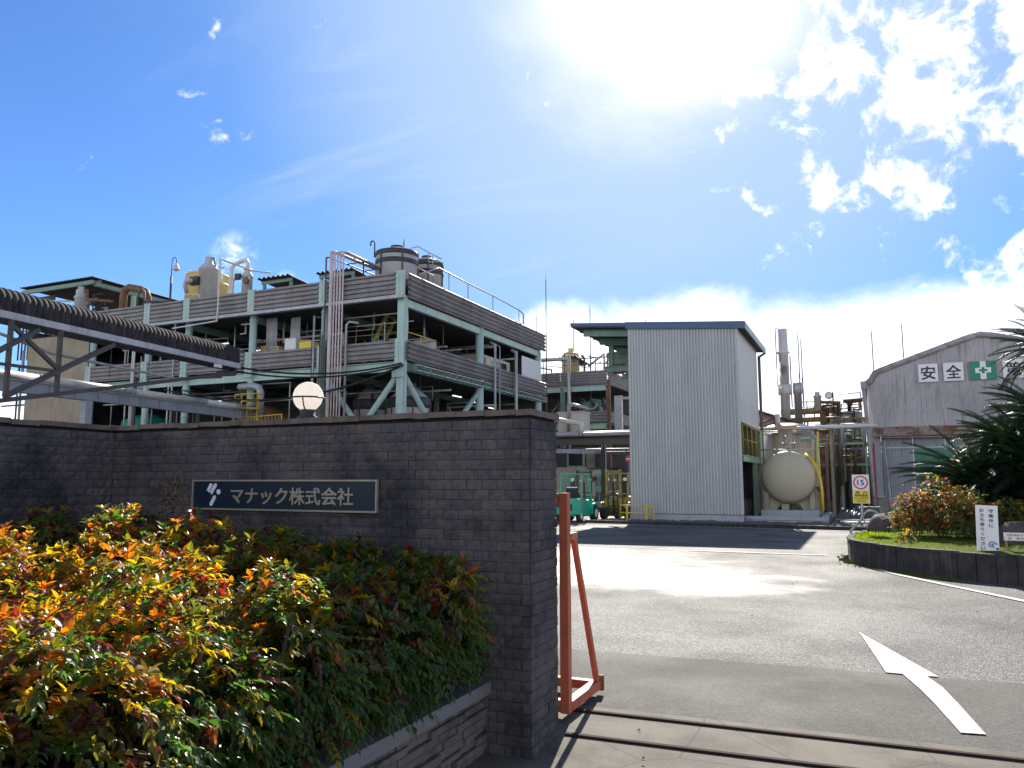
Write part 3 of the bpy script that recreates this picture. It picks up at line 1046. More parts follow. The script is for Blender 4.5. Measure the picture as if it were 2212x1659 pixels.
# ================================================================== SLIDING GATE
gt = thing('sliding_gate', 'orange painted steel sliding gate end frame beside the brick wall', 'gate', (-2.6, 5.4, 0))
GX = -1.978
MB().box(GX - 0.031, GX + 0.031, 5.22, 5.285, 0.045, 1.56).build('gate_post', 'orange_steel', gt)
MB().box(-5.2, GX - 0.038, 5.225, 5.285, 1.46, 1.555).build('top_rail', 'orange_steel', gt)
MB().box(-5.2, GX - 0.038, 5.225, 5.285, 0.05, 0.13).build('bottom_rail', 'orange_steel', gt)
MB().box(GX - 0.034, GX + 0.034, 5.292, 5.93, 0.05, 0.115).build('foot_bar', 'orange_steel', gt)
MB().box(-5.2, GX - 0.036, 5.865, 5.925, 0.05, 0.115).build('rear_rail', 'orange_steel', gt)
MB().box(GX + 0.0, GX + 0.05, 5.931, 5.96, 0.035, 0.15).build('end_stop', 'rust_brown', gt)
MB().bar((GX + 0.012, 5.885, 0.117), (GX + 0.012, 5.40, 1.235), 0.036, 0.042, (0, 1, 0)).build('brace', 'orange_steel', gt)
MB().box(GX - 0.01, GX + 0.034, 5.292, 5.43, 1.222, 1.272).build('brace_arm', 'orange_steel', gt)
for i in range(9):
    MB().box(-2.42 - i * 0.33, -2.39 - i * 0.33, 5.24, 5.27, 0.131, 1.459).build('gate_bar', 'orange_steel', gt)
for x in (-2.5, -4.6):
    MB().lathe((x, 5.24, 0.062), [(0.02, 0), (0.055, 0.0), (0.055, 0.03), (0.02, 0.03)], 16, 'y').build('wheel', 'rail_steel', gt)
# ================================================================== PROCESS BUILDING (open steel frame, two storeys)
AX, AY, AXL, AYB = -21.86, 34.0, -52.2, 53.2
A = thing('process_building', 'open two storey steel plant building with mint columns and grey louvre bands', 'building', (AX, AY, 0))
FC = [-26.93, -32.12, -37.24, -40.62, -45.72]
cm = MB()
MB().box(AX - 0.2, AX + 0.2, AY - 0.2, AY + 0.2, 0, 11.4).build('column', 'mint', A)
for x in FC:
    MB().tube((x, AY, 0), (x, AY, 11.3), 0.21, 16).build('column', 'mint', A)
    for z in (5.4, 7.05, 10.9):
        MB().lathe((x, AY, z), [(0.215, 0), (0.245, 0.01), (0.245, 0.07), (0.215, 0.08)], 16).build('column_collar', 'mint', A)
for y in (43.0, 52.6):
    MB().tube((AX, y, 0), (AX, y, 11.3), 0.26, 16).build('column', 'mint', A)
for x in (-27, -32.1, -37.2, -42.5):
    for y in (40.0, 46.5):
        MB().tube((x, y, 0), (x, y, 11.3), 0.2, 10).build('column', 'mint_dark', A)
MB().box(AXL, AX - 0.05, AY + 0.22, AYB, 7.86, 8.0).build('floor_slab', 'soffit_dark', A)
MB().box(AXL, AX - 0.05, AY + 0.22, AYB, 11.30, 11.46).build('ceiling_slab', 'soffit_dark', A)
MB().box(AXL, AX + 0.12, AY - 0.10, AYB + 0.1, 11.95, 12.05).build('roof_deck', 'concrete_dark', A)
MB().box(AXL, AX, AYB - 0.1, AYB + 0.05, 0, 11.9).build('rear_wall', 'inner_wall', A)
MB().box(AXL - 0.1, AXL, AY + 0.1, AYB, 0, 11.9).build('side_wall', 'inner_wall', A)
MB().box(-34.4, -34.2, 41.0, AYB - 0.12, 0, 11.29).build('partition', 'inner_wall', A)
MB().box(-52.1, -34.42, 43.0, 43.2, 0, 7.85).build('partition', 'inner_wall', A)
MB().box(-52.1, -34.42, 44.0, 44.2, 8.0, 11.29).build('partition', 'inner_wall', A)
# mint steel beams
bays = [AX] + FC
for a, b in zip(bays, bays[1:]):
    MB().ibeam((a - 0.215, AY, 7.6), (b + 0.215, AY, 7.6), 0.28, 0.52).build('beam', 'mint', A)
ysd = [AY, 43.0, 52.6]
for a, b in zip(ysd, ysd[1:]):
    MB().box(AX - 0.12, AX + 0.14, a + 0.27, b - 0.27, 10.84, 11.24).build('beam', 'mint', A)
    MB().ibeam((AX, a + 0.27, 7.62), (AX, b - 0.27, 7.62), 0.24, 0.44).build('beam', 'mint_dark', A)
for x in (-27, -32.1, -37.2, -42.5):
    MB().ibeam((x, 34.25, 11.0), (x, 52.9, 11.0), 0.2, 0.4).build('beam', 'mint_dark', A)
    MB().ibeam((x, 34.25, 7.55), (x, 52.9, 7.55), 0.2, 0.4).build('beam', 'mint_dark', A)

# louvre bands, one sheet per bay
def louv(x0, x1, z0, z1, y):
    mb = MB().sheet((x0, y, z0), (0, 0, 1), (1, 0, 0), (0, -1, 0), z1 - z0, x1 - x0, 0.262, 0.115, 'trap')
    mb.box(x0, x1, y + 0.012, y + 0.03, z0 + 0.01, z1 - 0.01)
    return mb.build('louver_panel', 'louver', A)
YL = AY - 0.25
for z0, z1 in ((11.36, 12.66), (7.96, 8.98)):
    for a, b in zip(bays, bays[1:]):
        louv(b + 0.275, a - 0.275, z0, z1, YL)
    louv(-49.4 if z0 > 10 else -45.99, FC[-1] - 0.275, z0, z1, YL)
for x in bays:
    w = 0.27
    for z0, z1 in ((11.3, 12.72), (7.55, 9.02)):
        MB().box(x - w, x - 0.012, YL - 0.07, YL + 0.03, z0, z1).build('column_plate', 'mint', A)
        MB().box(x + 0.012, x + w, YL - 0.066, YL + 0.03, z0, z1 - 0.012).build('column_plate', 'mint', A)
# side bands face the yard and stand further out
def louv_y(y0, y1, z0, z1, x):
    mb = MB().sheet((x, y0, z0), (0, 0, 1), (0, 1, 0), (1, 0, 0), z1 - z0, y1 - y0, 0.262, 0.15, 'tri')
    mb.box(x - 0.03, x - 0.012, y0, y1, z0 + 0.01, z1 - 0.01)
    return mb.build('louver_panel', 'louver', A)
for z0, z1 in ((11.28, 12.64), (7.92, 8.96)):
    for a, b in zip(np.linspace(33.98, 53.2, 9)[:-1], np.linspace(33.98, 53.2, 9)[1:]):
        louv_y(a + 0.006, b - 0.006, z0, z1, AX + 0.34)
# gutter under the upper band, in short lengths
x = AX + 0.35
g = 0
while x > -42.2:
    w = 0.62
    z0 = 11.17 if x > -38.2 else 11.17
    mb = MB().box(x - w + 0.012, x, YL - 0.30, YL + 0.02, z0, z0 + 0.15)
    mb.build('gutter', 'gutter', A)
    x -= w
MB().box(-49.0, AX + 0.3, YL - 0.27, YL + 0.01, 11.325, 11.35).build('gutter_flashing', 'gutter', A)
# diagonal braces of the ground storey
for p, q in (((AX - 0.18, AY, 7.25), (-23.95, AY, 4.9)), ((AX, AY + 0.2, 7.2), (AX, 36.9, 4.9)), ((AX, 42.75, 7.1), (AX, 40.2, 5.1)), ((-26.7, AY, 7.2), (-24.6, AY, 4.6))):
    d = Vector(q) - Vector(p)
    MB().tube(p, Vector(p) + d * 1.9, 0.16, 12).build('brace', 'mint', A)
MB().box(AX - 0.42, AX + 0.32, AY - 0.3, AY - 0.26, 7.0, 7.75).build('gusset_plate', 'mint', A)
# cable ladder along the side
MB().box(AX + 0.50, AX + 0.53, 34.5, 53.2, 7.44, 7.48).build('cable_ladder_rail', 'galv', A)
MB().box(AX + 0.50, AX + 0.53, 34.5, 53.2, 7.74, 7.78).build('cable_ladder_rail', 'galv', A)
for i in range(26):
    MB().box(AX + 0.12, AX + 0.56, 34.6 + i * 0.74, 34.64 + i * 0.74, 7.42, 7.80).build('cable_ladder_rung', 'mint_dark', A)
# beige cladding on the left end bay
MB().sheet((-52.2, AY - 0.08, 0), (1, 0, 0), (0, 0, 1), (0, -1, 0), 6.45, 7.4, 0.13, 0.03, 'trap').build('cladding_panel', 'beige_clad', A)
MB().sheet((-52.2, AY - 0.12, 7.6), (1, 0, 0), (0, 0, 1), (0, -1, 0), 6.2, 3.7, 0.13, 0.03, 'trap').build('cladding_panel', 'beige_clad', A)
# white slatted screen in the last side bay
for i in range(15):
    z = 8.95 + i * 0.098
    MB().box(AX + 0.18, AX + 0.215, 49.2, 52.5, z, z + 0.085).build('slat', 'cabinet_white', A)
# yellow hand rails of the upper floor
def handrail(parent, pts, h=1.05, mat='yellow', r=0.028, posts=None, mid=True):
    mb = MB()
    P = [Vector(p) for p in pts]
    mb.path([p + Vector((0, 0, h)) for p in P], r, 6)
    if mid: mb.path([p + Vector((0, 0, h * 0.52)) for p in P], r * 0.8, 6)
    for a, b in zip(P, P[1:]):
        k = max(1, int((b - a).length / 1.3))
        for i in range(k + 1):
            p = a + (b - a) * i / k
            mb.tube(p, p + Vector((0, 0, h)), r, 6)
    return mb.build('hand_rail', mat, parent)
handrail(A, [(-22.05, 34.45, 8.0), (-22.05, 37.9, 8.0), (-23.8, 37.9, 8.0)], 1.6)
handrail(A, [(-26.6, 34.35, 8.0), (-22.1, 34.35, 8.0)], 1.5, 'yellow_old', 0.02)
st = MB()
for sy in (36.6, 37.5):
    st.bar((-26.4, sy, 8.0), (-24.6, sy, 11.1), 0.06, 0.22)
for i in range(12):
    st.box(-26.4 + i * 0.155, -26.2 + i * 0.155, 36.62, 37.48, 8.15 + i * 0.26, 8.18 + i * 0.26)
st.build('stair', 'yellow_old', A)
# down pipes and risers on the side
for y, r in ((44.0, 0.08), (47.3, 0.11), (44.7, 0.035)):
    MB().path([(AX + 0.62, y, 0), (AX + 0.62, y, 10.3), (AX + 0.25, y, 10.5)], r, 8).build('riser_pipe', 'pipe_grey', A)
for x, z0, z1, r, m in ((-27.35, 3.5, 10.7, 0.06, 'pipe_grey'), (-27.45, 3.5, 9.0, 0.03, 'pipe_dark'), (-37.95, 3.0, 11.2, 0.055, 'pipe_grey'), (-41.1, 3.0, 8.0, 0.11, 'pipe_dark'), (-41.35, 3.0, 11.0, 0.05, 'pipe_white'), (-41.5, 3.0, 11.0, 0.05, 'pipe_white'), (-38.25, 3.0, 8.0, 0.04, 'pipe_white')):
    MB().tube((x, AY - 0.42, z0), (x, AY - 0.42, z1), r, 8).build('riser_pipe', m, A)
# services hung inside both storeys
rr_ = random.Random(3)
for i in range(34):
    y = rr_.uniform(34.6, 41.5); z = rr_.choice((10.75, 10.5, 10.2, 9.9, 9.6, 7.2, 6.9, 6.5)) + rr_.uniform(-.08, .08)
    x0 = rr_.uniform(-46, -26); x1 = x0 + rr_.uniform(2.5, 9)
    x1 = min(x1, -22.4)
    pts = [(x0, y, z), (x1, y, z)]
    if rr_.random() < 0.6: pts.append((x1, y, z - rr_.uniform(0.8, 2.0)))
    MB().path(pts, rr_.choice((0.03, 0.04, 0.05, 0.08)), 6).build('service_pipe', rr_.choice(('pipe_grey', 'pipe_dark', 'pipe_pink', 'pipe_white', 'pipe_dark')), A)
for i in range(30):
    x = rr_.uniform(-45, -23); y = rr_.uniform(34.8, 40)
    zb = rr_.choice((0, 8.0, 8.0))
    MB().tube((x, y, zb), (x, y, zb + (3.28 if zb else 7.8)), rr_.choice((0.025, 0.04, 0.06)), 6).build('service_pipe', rr_.choice(('pipe_grey', 'pipe_dark', 'pipe_pink', 'mint_dark')), A)
for i in range(16):
    y = rr_.uniform(35.5, 51); z = rr_.choice((10.7, 10.35, 9.8, 7.1, 6.7))
    MB().path([(-22.6, y, z), (-22.6 - rr_.uniform(2, 4), y, z), (-22.6 - rr_.uniform(2, 4), y + 1, z - 1.5)], rr_.choice((0.03, 0.05, 0.07)), 6).build('service_pipe', rr_.choice(('pipe_grey', 'pipe_dark', 'pipe_white')), A)
for i in range(44):
    x = rr_.uniform(-45.5, -22.6); y = rr_.uniform(34.3, 36.0); up = rr_.random() < .6
    z0 = 8.0 if up else 5.0; z1 = 11.2 if up else 7.8
    zz = rr_.uniform(z0 + 1.2, z1 - .3); dx = rr_.uniform(-2.2, 2.2)
    x2 = min(max(x + dx, -45.6), -22.5)
    MB().path([(x, y, z0 if rr_.random() < .5 else z1), (x, y, zz), (x2, y, zz)], rr_.choice((0.025, 0.035, 0.05)), 6).build('service_pipe', rr_.choice(('pipe_grey', 'pipe_pink', 'pipe_dark', 'pipe_white', 'mint', 'gutter_brown')), A)
for i in range(9):                        # bundles of grey hoses beside the third column
    MB().tube((-31.5 + i * 0.09, 34.5, 8.9), (-31.55 + i * 0.09, 34.5, 11.1), 0.035, 6).build('service_pipe', 'pipe_grey', A)
    MB().tube((-29.9 + i * 0.09, 34.6, 8.3), (-29.8 + i * 0.075, 34.6, 11.0), 0.035, 6).build('service_pipe', 'pipe_grey', A)
MB().box(-24.4, -22.5, 44.5, 49.0, 8.0, 9.9).build('control_cabin', 'cream_wall', A)
for y in (44.8, 46.1, 47.4):
    MB().box(-22.497, -22.47, y, y + 1.0, 8.75, 9.7).build('window', 'window_dark', A)
MB().lathe((-33.3, 36.6, 0), [(1.3, 3.0), (1.45, 4.6), (1.4, 5.6), (0.6, 6.1), (0.3, 6.15)], 20).build('vessel', 'rust_brown', A)
MB().lathe((-42.6, 36.0, 0), [(1.6, 3.9), (1.75, 4.6), (1.6, 5.5), (0.3, 6.0)], 20).build('vessel', 'safety_green', A)
MB().lathe((-35.6, 36.2, 8.0), [(0.9, 0), (0.95, 1.0), (0.9, 1.5), (0.4, 1.9)], 20).build('vessel', 'mint_dark', A)
for y in (37.0, 39.3):
    for x in (-46.6, -43.8):
        MB().lathe((x, y, 8.0), [(0.7, 0.2), (0.75, 1.0), (0.6, 1.8), (0.2, 2.0)], 14).build('vessel', 'steel_dark', A)

def lamp_tube(x, y, z, L, i, axis='x'):
    o = MB().box(x - L / 2 if axis == 'x' else x - .03, x + L / 2 if axis == 'x' else x + .03, y - .03 if axis == 'x' else y - L / 2, y + .03 if axis == 'x' else y + L / 2, z, z + 0.05)
    b = o.build('light_tube', 'tube_light', A)
    h = MB().box(x - L / 2 if axis == 'x' else x - .05, x + L / 2 if axis == 'x' else x + .05, y - .05 if axis == 'x' else y - L / 2, y + .05 if axis == 'x' else y + L / 2, z + 0.051, z + 0.09)
    h.build('light_batten', 'galv', A)
for i, (x, y, z, L, ax) in enumerate([(-37.1, 36.5, 10.3, 1.2, 'x'), (-35.0, 37.6, 9.9, 1.2, 'x'), (-37.4, 36.4, 6.6, 1.2, 'x'), (-22.6, 44.0, 6.6, 1.1, 'y'), (-22.9, 47.0, 6.5, 1.1, 'y'), (-22.7, 50.0, 6.4, 1.1, 'y'), (-22.8, 41.8, 6.8, 1.1, 'y')]):
    lamp_tube(x, y, z, L, i, ax)

# roof-edge pipe rail over the side band
MB().path([(AX + 0.2, 35.4, 12.9), (AX + 0.2, 37.4, 13.75), (AX + 0.2, 40.9, 13.7), (AX + 0.2, 44.5, 13.7), (AX + 0.2, 48.8, 13.6), (AX + 0.2, 49.5, 13.45), (AX + 0.2, 49.5, 12.0)], 0.045, 6).build('roof_pipe', 'pipe_grey', A)
for y in (38.6, 41.0, 44.5, 48.7):
    MB().tube((AX + 0.2, y, 12.05), (AX + 0.2, y, 13.68), 0.032, 6).build('pipe_stand', 'pipe_grey', A)
MB().path([(AX - 0.1, 35.3, 12.1), (AX - 0.1, 35.3, 13.35), (AX - 0.1, 37.3, 13.3), (AX - 0.1, 37.3, 12.1)], 0.035, 6).build('roof_pipe', 'pipe_grey', A)

# ------------------------------------------------------------------ crates and cabinets on the upper floor
def simple(name, mb, mat, label, cat, group=None):
    return tag(mb.build(name, mat), label, cat, group)
def crate(x0, x1, y0, y1, z0, z1, mat, name, label, cat):
    mb = MB().box(x0, x1, y0, y1, z0, z1 - .05)
    mb.box(x0 - .02, x1 + .02, y0 - .02, y1 + .02, z1 - .05, z1)
    mb.box(x0 + .1, x1 - .1, y0 - .012, y0, z0 + .12, z1 - .16)
    return simple(name, mb, mat, label, cat)
crate(-29.05, -28.2, 34.4, 35.1, 8.99, 9.5, 'yellow_bin', 'storage_bin', 'bright yellow storage bin on the upper floor right of the white cabinet', 'bin')
crate(-30.1, -29.3, 34.4, 35.2, 8.95, 9.75, 'cabinet_white', 'cabinet', 'white cabinet on the upper floor beside the yellow bin', 'cabinet')
crate(-31.3, -30.7, 34.5, 35.2, 8.95, 9.4, 'yellow_tank', 'storage_bin', 'pale yellow bin left of the white cabinet on the upper floor', 'bin')
crate(-32.0, -31.45, 34.5, 35.2, 8.95, 9.5, 'ochre_pipe', 'storage_bin', 'rusty ochre bin beside a mint column on the upper floor', 'bin')
crate(-24.2, -23.6, 34.7, 35.3, 8.9, 9.25, 'blue_tub', 'storage_tub', 'small blue tub behind the upper floor handrail', 'tub')

# ------------------------------------------------------------------ tanks
def banded_tank(x, y, z0, z1, r, label, group, dome=True, ribs=6, rotz=0.0):
    t = thing('storage_tank', label, 'tank', (x, y, z0), group)
    h = z1 - z0
    MB().lathe((x, y, z0), [(r, 0), (r, h * 0.85), (r * 0.97, h * 0.87), (r * 0.35, h * 0.96), (0.02, h * 0.965)], 40).build('shell', 'tank_grey', t)
    for f0, f1 in ((0.79, 0.875), (0.645, 0.725), (0.28, 0.36)):
        MB().lathe((x, y, z0), [(r - .01, h * f0), (r + 0.025, h * f0 + .01), (r + 0.025, h * f1 - .01), (r - .01, h * f1)], 40).build('band', 'tank_black', t)
    MB().lathe((x, y, z0), [(r * 0.32, h * 0.955), (r * 0.32, h * 0.995), (r * 0.27, h)], 24).build('manhole', 'tank_black', t)
    for k in range(ribs):
        a = rotz + 2 * math.pi * k / ribs
        c, s_ = math.cos(a), math.sin(a)
        MB().bar((x + (r + .035) * c, y + (r + .035) * s_, z0), (x + (r + .035) * c, y + (r + .035) * s_, z0 + h * .87), 0.07, 0.05, (c, s_, 0)).build('strap', 'tank_black', t)
    return t
t1 = banded_tank(-24.9, 38.0, 12.05, 15.62, 1.27, 'larger grey rooftop tank with black bands, nearest the roof corner', 'banded rooftop tanks', rotz=0.3)
MB().path([(-26.25, 37.6, 15.0), (-26.25, 37.6, 15.85), (-26.3, 37.6, 16.0), (-26.42, 37.6, 16.05), (-26.53, 37.6, 15.98), (-26.55, 37.6, 15.75)], 0.045, 8).build('vent_pipe', 'pipe_dark', t1)
MB().path([(-24.4, 37.9, 15.4), (-24.35, 37.9, 15.75)], 0.06, 8).build('nozzle', 'pipe_grey', t1)
MB().path([(-24.42, 37.9, 15.7), (-24.3, 37.9, 15.95)], 0.05, 6).build('nozzle', 'pipe_white', t1)
t2 = banded_tank(-24.75, 41.2, 12.05, 15.85, 1.06, 'smaller banded rooftop tank partly hidden behind the larger one', 'banded rooftop tanks', rotz=0.1)
tr_ = MB()
for a, b in (((-25.2, 40.0, 16.1), (-24.7, 40.0, 16.15)), ((-24.7, 40.0, 16.15), (-23.1, 40.2, 15.2)), ((-25.2, 40.0, 16.1), (-25.2, 40.0, 14.9)), ((-23.9, 40.0, 15.62), (-23.9, 40.0, 15.0)), ((-23.6, 40.0, 15.45), (-23.6, 40.0, 14.8)), ((-23.9, 40.0, 15.05), (-23.1, 40.2, 15.05))):
    tr_.tube(a, b, 0.035, 6)
tr_.build('hand_rail', 'pipe_grey', t2)
banded_tank(-23.0, 36.6, 0, 7.1, 1.2, 'wide grey banded tank under the corner of the plant building', 'banded ground tanks', rotz=0.2)
banded_tank(-26.1, 37.2, 0, 7.2, 0.9, 'narrower banded tank left of the wide corner tank', 'banded ground tanks', rotz=0.5)
# small whitish drum behind the upper side rail
dr = thing('process_drum', 'stained pale drum behind the yellow handrail of the upper floor', 'drum', (-23.3, 38.6, 8.0))
MB().lathe((-23.3, 38.6, 8.0), [(0.75, 0), (0.75, 1.7), (0.6, 1.85), (0.2, 1.95)], 24).build('shell', 'grp_grey', dr)
MB().lathe((-23.3, 38.6, 8.0), [(0.70, 1.2), (0.77, 1.22), (0.77, 1.3), (0.70, 1.32)], 24).build('band', 'rust_brown', dr)
MB().tube((-23.3, 38.6, 9.95), (-23.3, 38.6, 11.2), 0.06, 8).build('nozzle', 'pipe_grey', dr)

# ------------------------------------------------------------------ pipe bundle climbing the front
pb = thing('pipe_bundle', 'bundle of slim pink and grey pipes climbing the front of the plant', 'pipes', (-25.85, 33.5, 0))
for i, (x, r, m, zt) in enumerate([(-26.55, 0.04, 'pipe_dark', 13.9), (-26.18, 0.095, 'pipe_pink', 14.15), (-25.95, 0.04, 'pipe_pink', 14.1), (-25.76, 0.04, 'pipe_pink', 14.12), (-25.57, 0.045, 'pipe_pink', 14.1), (-25.38, 0.04, 'pipe_pink', 14.08)]):
    pipe(pb, [(x, 33.45, 0), (x, 33.45, zt), (x + 0.02, 33.7, zt + 0.08), (x + 0.25, 38.0 - i * 0.05, zt + 0.05 - 0.03 * i)], r, m)
pipe(pb, [(-25.1, 33.5, 0), (-25.1, 33.5, 10.0), (-24.9, 33.5, 10.15), (-24.4, 33.6, 10.05)], 0.06, 'pipe_grey')
for k in range(5):
    pipe(pb, [(-26.95 + k * 0.14, 33.62, 0), (-26.95 + k * 0.14, 33.62, 9.8 - 0.2 * k)], 0.03, 'pipe_dark')
for z in (9.2, 12.2):
    MB().box(-26.5, -25.4, 33.56, 33.62, z, z + 0.06).build('pipe_clamp', 'steel_dark', pb)
for y in (35.2, 36.8):
    MB().box(-26.5, -25.2, y, y + .05, 13.95, 14.0).build('pipe_clamp', 'steel_dark', pb)
    MB().tube((-25.3, y, 12.05), (-25.3, y, 13.95), 0.04, 6).build('pipe_stand', 'steel_dark', pb)
# thin cream pipe that drops from the roof
simple('vent_pipe', MB().path([(-33.2, 36.5, 14.55), (-34.3, 36.0, 14.7), (-34.35, 33.4, 14.75), (-34.35, 33.4, 12.0), (-34.4, 33.42, 11.0), (-38.0, 33.42, 10.85)], 0.05, 8), 'pipe_white', 'thin cream pipe hooking over the louvre band and down the front', 'pipe')

# ------------------------------------------------------------------ roof equipment
def corr_canopy(name, x0, x1, y0, y1, z0, z1, label, mat='roof_black', pitch=0.36, frame='mint_dark', legs=True, amp=0.12):
    """shelter whose corrugated roof slopes from z0 at y0 to z1 at y1"""
    t = thing(name, label, 'canopy', ((x0 + x1) / 2, (y0 + y1) / 2, 12.05))
    d = Vector((0, y1 - y0, z1 - z0)); L = d.length; d.normalize()
    nn_ = Vector((0, -d.z, d.y))
    mb = MB().sheet((x0, y0, z0), (1, 0, 0), d, nn_, x1 - x0, L, pitch, amp, 'sine')
    mb.build('roof_sheet', mat, t)
    for f in (0.08, 0.92):
        p = Vector((0, y0, z0)) + d * L * f - nn_ * 0.1
        MB().ibeam((x0 + .1, p.y, p.z - .06), (x1 - .1, p.y, p.z - .06), 0.12, 0.2).build('beam', frame, t)
    if legs:
        for x in (x0 + 0.25, x1 - 0.25):
            for f in (0.1, 0.9):
                p = Vector((0, y0, z0)) + d * L * f
                MB().box(x - .08, x + .08, p.y - .08, p.y + .08, 12.05, p.z - 0.26).build('post', frame, t)
    return t
c1 = corr_canopy('roof_canopy', -35.3, -32.6, 37.5, 42.0, 14.60, 14.25, 'small black corrugated roof shelter on green posts, left of the pipes')
corr_canopy('roof_canopy', -30.8, -27.9, 37.8, 41.0, 14.55, 14.3, 'small black corrugated roof shelter between the pipes and rooftop tanks')
bigc = corr_canopy('roof_canopy', -60.2, -51.7, 38.0, 47.5, 16.75, 16.60, 'large black corrugated roof shelter at the left end of the roof', pitch=0.3, frame='mint_dark', legs=False, amp=0.08)
MB().box(-60.0, -51.9, 38.1, 38.3, 16.25, 16.55).build('beam', 'mint_dark', bigc)
MB().box(-52.1, -51.8, 38.4, 47.4, 16.15, 16.45).build('beam', 'mint_dark', bigc)
for x, y in ((-59.3, 38.6), (-54.0, 38.6), (-51.95, 41.8), (-59.3, 46.5), (-54.0, 46.5), (-51.95, 46.8), (-56.5, 42.5)):
    MB().box(x - .14, x + .14, y - .14, y + .14, 11.0, 16.15).build('post', 'pale_green', bigc)
for k in range(4):
    MB().path([(-60.2 + k * 0.4, 38.3, 11.0), (-60.2 + k * 0.4, 38.3, 15.6), (-59.9 + k * 0.4, 38.8, 16.0), (-57, 38.8, 16.0 - .1 * k)], 0.06, 6).build('pipe', 'pipe_dark', bigc)
for i in range(9):
    x = rr_.uniform(-59, -52); y = rr_.uniform(39, 45)
    MB().path([(x, y, 12), (x, y, rr_.uniform(13.5, 15.6)), (x + rr_.uniform(-2, 2), y, rr_.uniform(13.5, 15.6))], 0.06, 6).build('pipe', rr_.choice(('pipe_dark', 'pipe_grey')), bigc)
for (x, y, r, z) in ((-56.5, 41.0, 0.7, 15.3), (-58.0, 40.2, 0.4, 14.6), (-53.5, 43, 0.5, 14.8)):
    MB().lathe((x, y, 12.0), [(r * .6, 0), (r, 1.0), (r, z - 13), (r * .5, z - 12)], 14).build('vessel', 'steel_dark', bigc)
MB().path([(-51.7, 37.6, 15.7), (-51.7, 37.6, 14.9), (-50.6, 37.6, 14.75), (-48.9, 37.6, 14.5)], 0.11, 8).build('pipe', 'rust_brown', bigc)
MB().path([(-55.3, 37.7, 12.0), (-55.3, 37.7, 15.15), (-53.7, 37.8, 15.05)], 0.07, 8).build('pipe', 'yellow_tank', bigc)

for i in range(16):
    x = -59.5 + i * 0.48; y = 38.6 + (i * 7 % 5) * 0.5
    MB().path([(x, y, 12), (x, y, 13.6 + (i * 5 % 4) * .65), (x + (.9 if i % 2 else -.7), y, 13.6 + (i * 5 % 4) * .65)], 0.05 + .03 * (i % 3), 6).build('pipe', ('pipe_dark', 'gutter_brown', 'pipe_grey')[i % 3], bigc)
for x, y, r, zt in ((-57.6, 39.5, 0.55, 15.4), (-55.6, 39.6, 0.45, 15.0), (-53.6, 40.2, 0.5, 15.6)):
    MB().lathe((x, y, 12.0), [(r * .7, 0), (r, .8), (r, zt - 12.8), (r * .4, zt - 12.2), (r * .3, zt - 11.9)], 14).build('vessel', 'steel_dark', bigc)
for z in (13.3, 14.0, 14.7):
    MB().path([(-59.8, 38.3, z), (-52.2, 38.3, z)], 0.045, 6).build('pipe', 'pipe_dark', bigc)
wv = thing('roof_vent', 'small white cowled roof vent in front of the large black shelter', 'vent', (-52.9, 38.0, 12.05))
MB().lathe((-52.9, 38.0, 12.05), [(0.40, 0), (0.40, 3.1), (0.46, 3.15), (0.46, 3.25), (0.22, 3.55), (0.20, 3.95), (0.25, 4.02)], 28).build('shell', 'grp_grey', wv)
MB().box(-52.75, -52.55, 37.5, 37.65, 13.9, 14.3).build('hatch', 'steel_dark', wv)
MB().lathe((-52.9, 38.0, 13.7), [(0.40, 0), (0.43, 0.02), (0.43, 0.07), (0.40, 0.09)], 28).build('band', 'steel_dark', wv)
bd = MB()
bd.path([(-48.3, 38, 12.05), (-48.3, 38, 14.9), (-48.15, 38, 15.35), (-47.7, 38, 15.5), (-46.6, 38, 15.25), (-46.05, 38, 15.0), (-45.8, 38, 14.5), (-45.8, 38, 12.05)], 0.26, 14)
simple('roof_duct', bd, 'rust_brown', 'thick rusty brown duct arching over the roof beside the black shelter', 'duct')
lp = thing('yard_lamp', 'tall thin gooseneck lamp rising from the plant roof', 'lamp', (-43.6, 38.0, 12.05))
MB().path([(-43.6, 38, 12.05), (-43.6, 38, 15.9)], 0.07, 8).build('post', 'pipe_dark', lp)
MB().path([(-43.6, 38, 15.9), (-43.6, 38, 16.9)] + [(-43.38 + 0.22 * math.cos(R(a)), 38, 16.95 + 0.25 * math.sin(R(a))) for a in range(180, -1, -30)] + [(-43.16, 38, 16.75)], 0.03, 6).build('gooseneck', 'pipe_dark', lp)
MB().lathe((-43.16, 38, 16.28), [(0.10, -0.08), (0.24, 0.0), (0.22, 0.1), (0.1, 0.38), (0.05, 0.48)], 16).build('lamp_shade', 'pipe_pink', lp)

yt = thing('yellow_tank', 'pale yellow ringed tank behind the grey cowled scrubber on the roof', 'tank', (-42.84, 40.6, 12.05))
MB().lathe((-42.84, 40.6, 12.05), [(1.45, 0), (1.45, 4.35), (1.5, 4.4)], 40).build('shell', 'yellow_tank', yt)
for z in (1.6, 2.6, 3.6, 4.25):
    MB().lathe((-42.84, 40.6, 12.05 + z), [(1.45, 0), (1.51, 0.02), (1.51, 0.12), (1.45, 0.14)], 40).build('ring', 'yellow_tank', yt)
for a in (205, 225, 318, 335):
    c, s_ = math.cos(R(a)), math.sin(R(a))
    MB().bar((-42.84 + 1.5 * c, 40.6 + 1.5 * s_, 12.05), (-42.84 + 1.5 * c, 40.6 + 1.5 * s_, 16.3), 0.1, 0.08, (c, s_, 0)).build('stiffener', 'yellow_tank', yt)
yr = MB()
yr.path([(-44.3, 40.2, 14.5), (-44.3, 40.2, 16.9), (-44.1, 40.2, 16.7)], 0.05, 6); yr.path([(-41.2, 39.3, 16.55), (-40.3, 39.6, 16.5)], 0.05, 6)
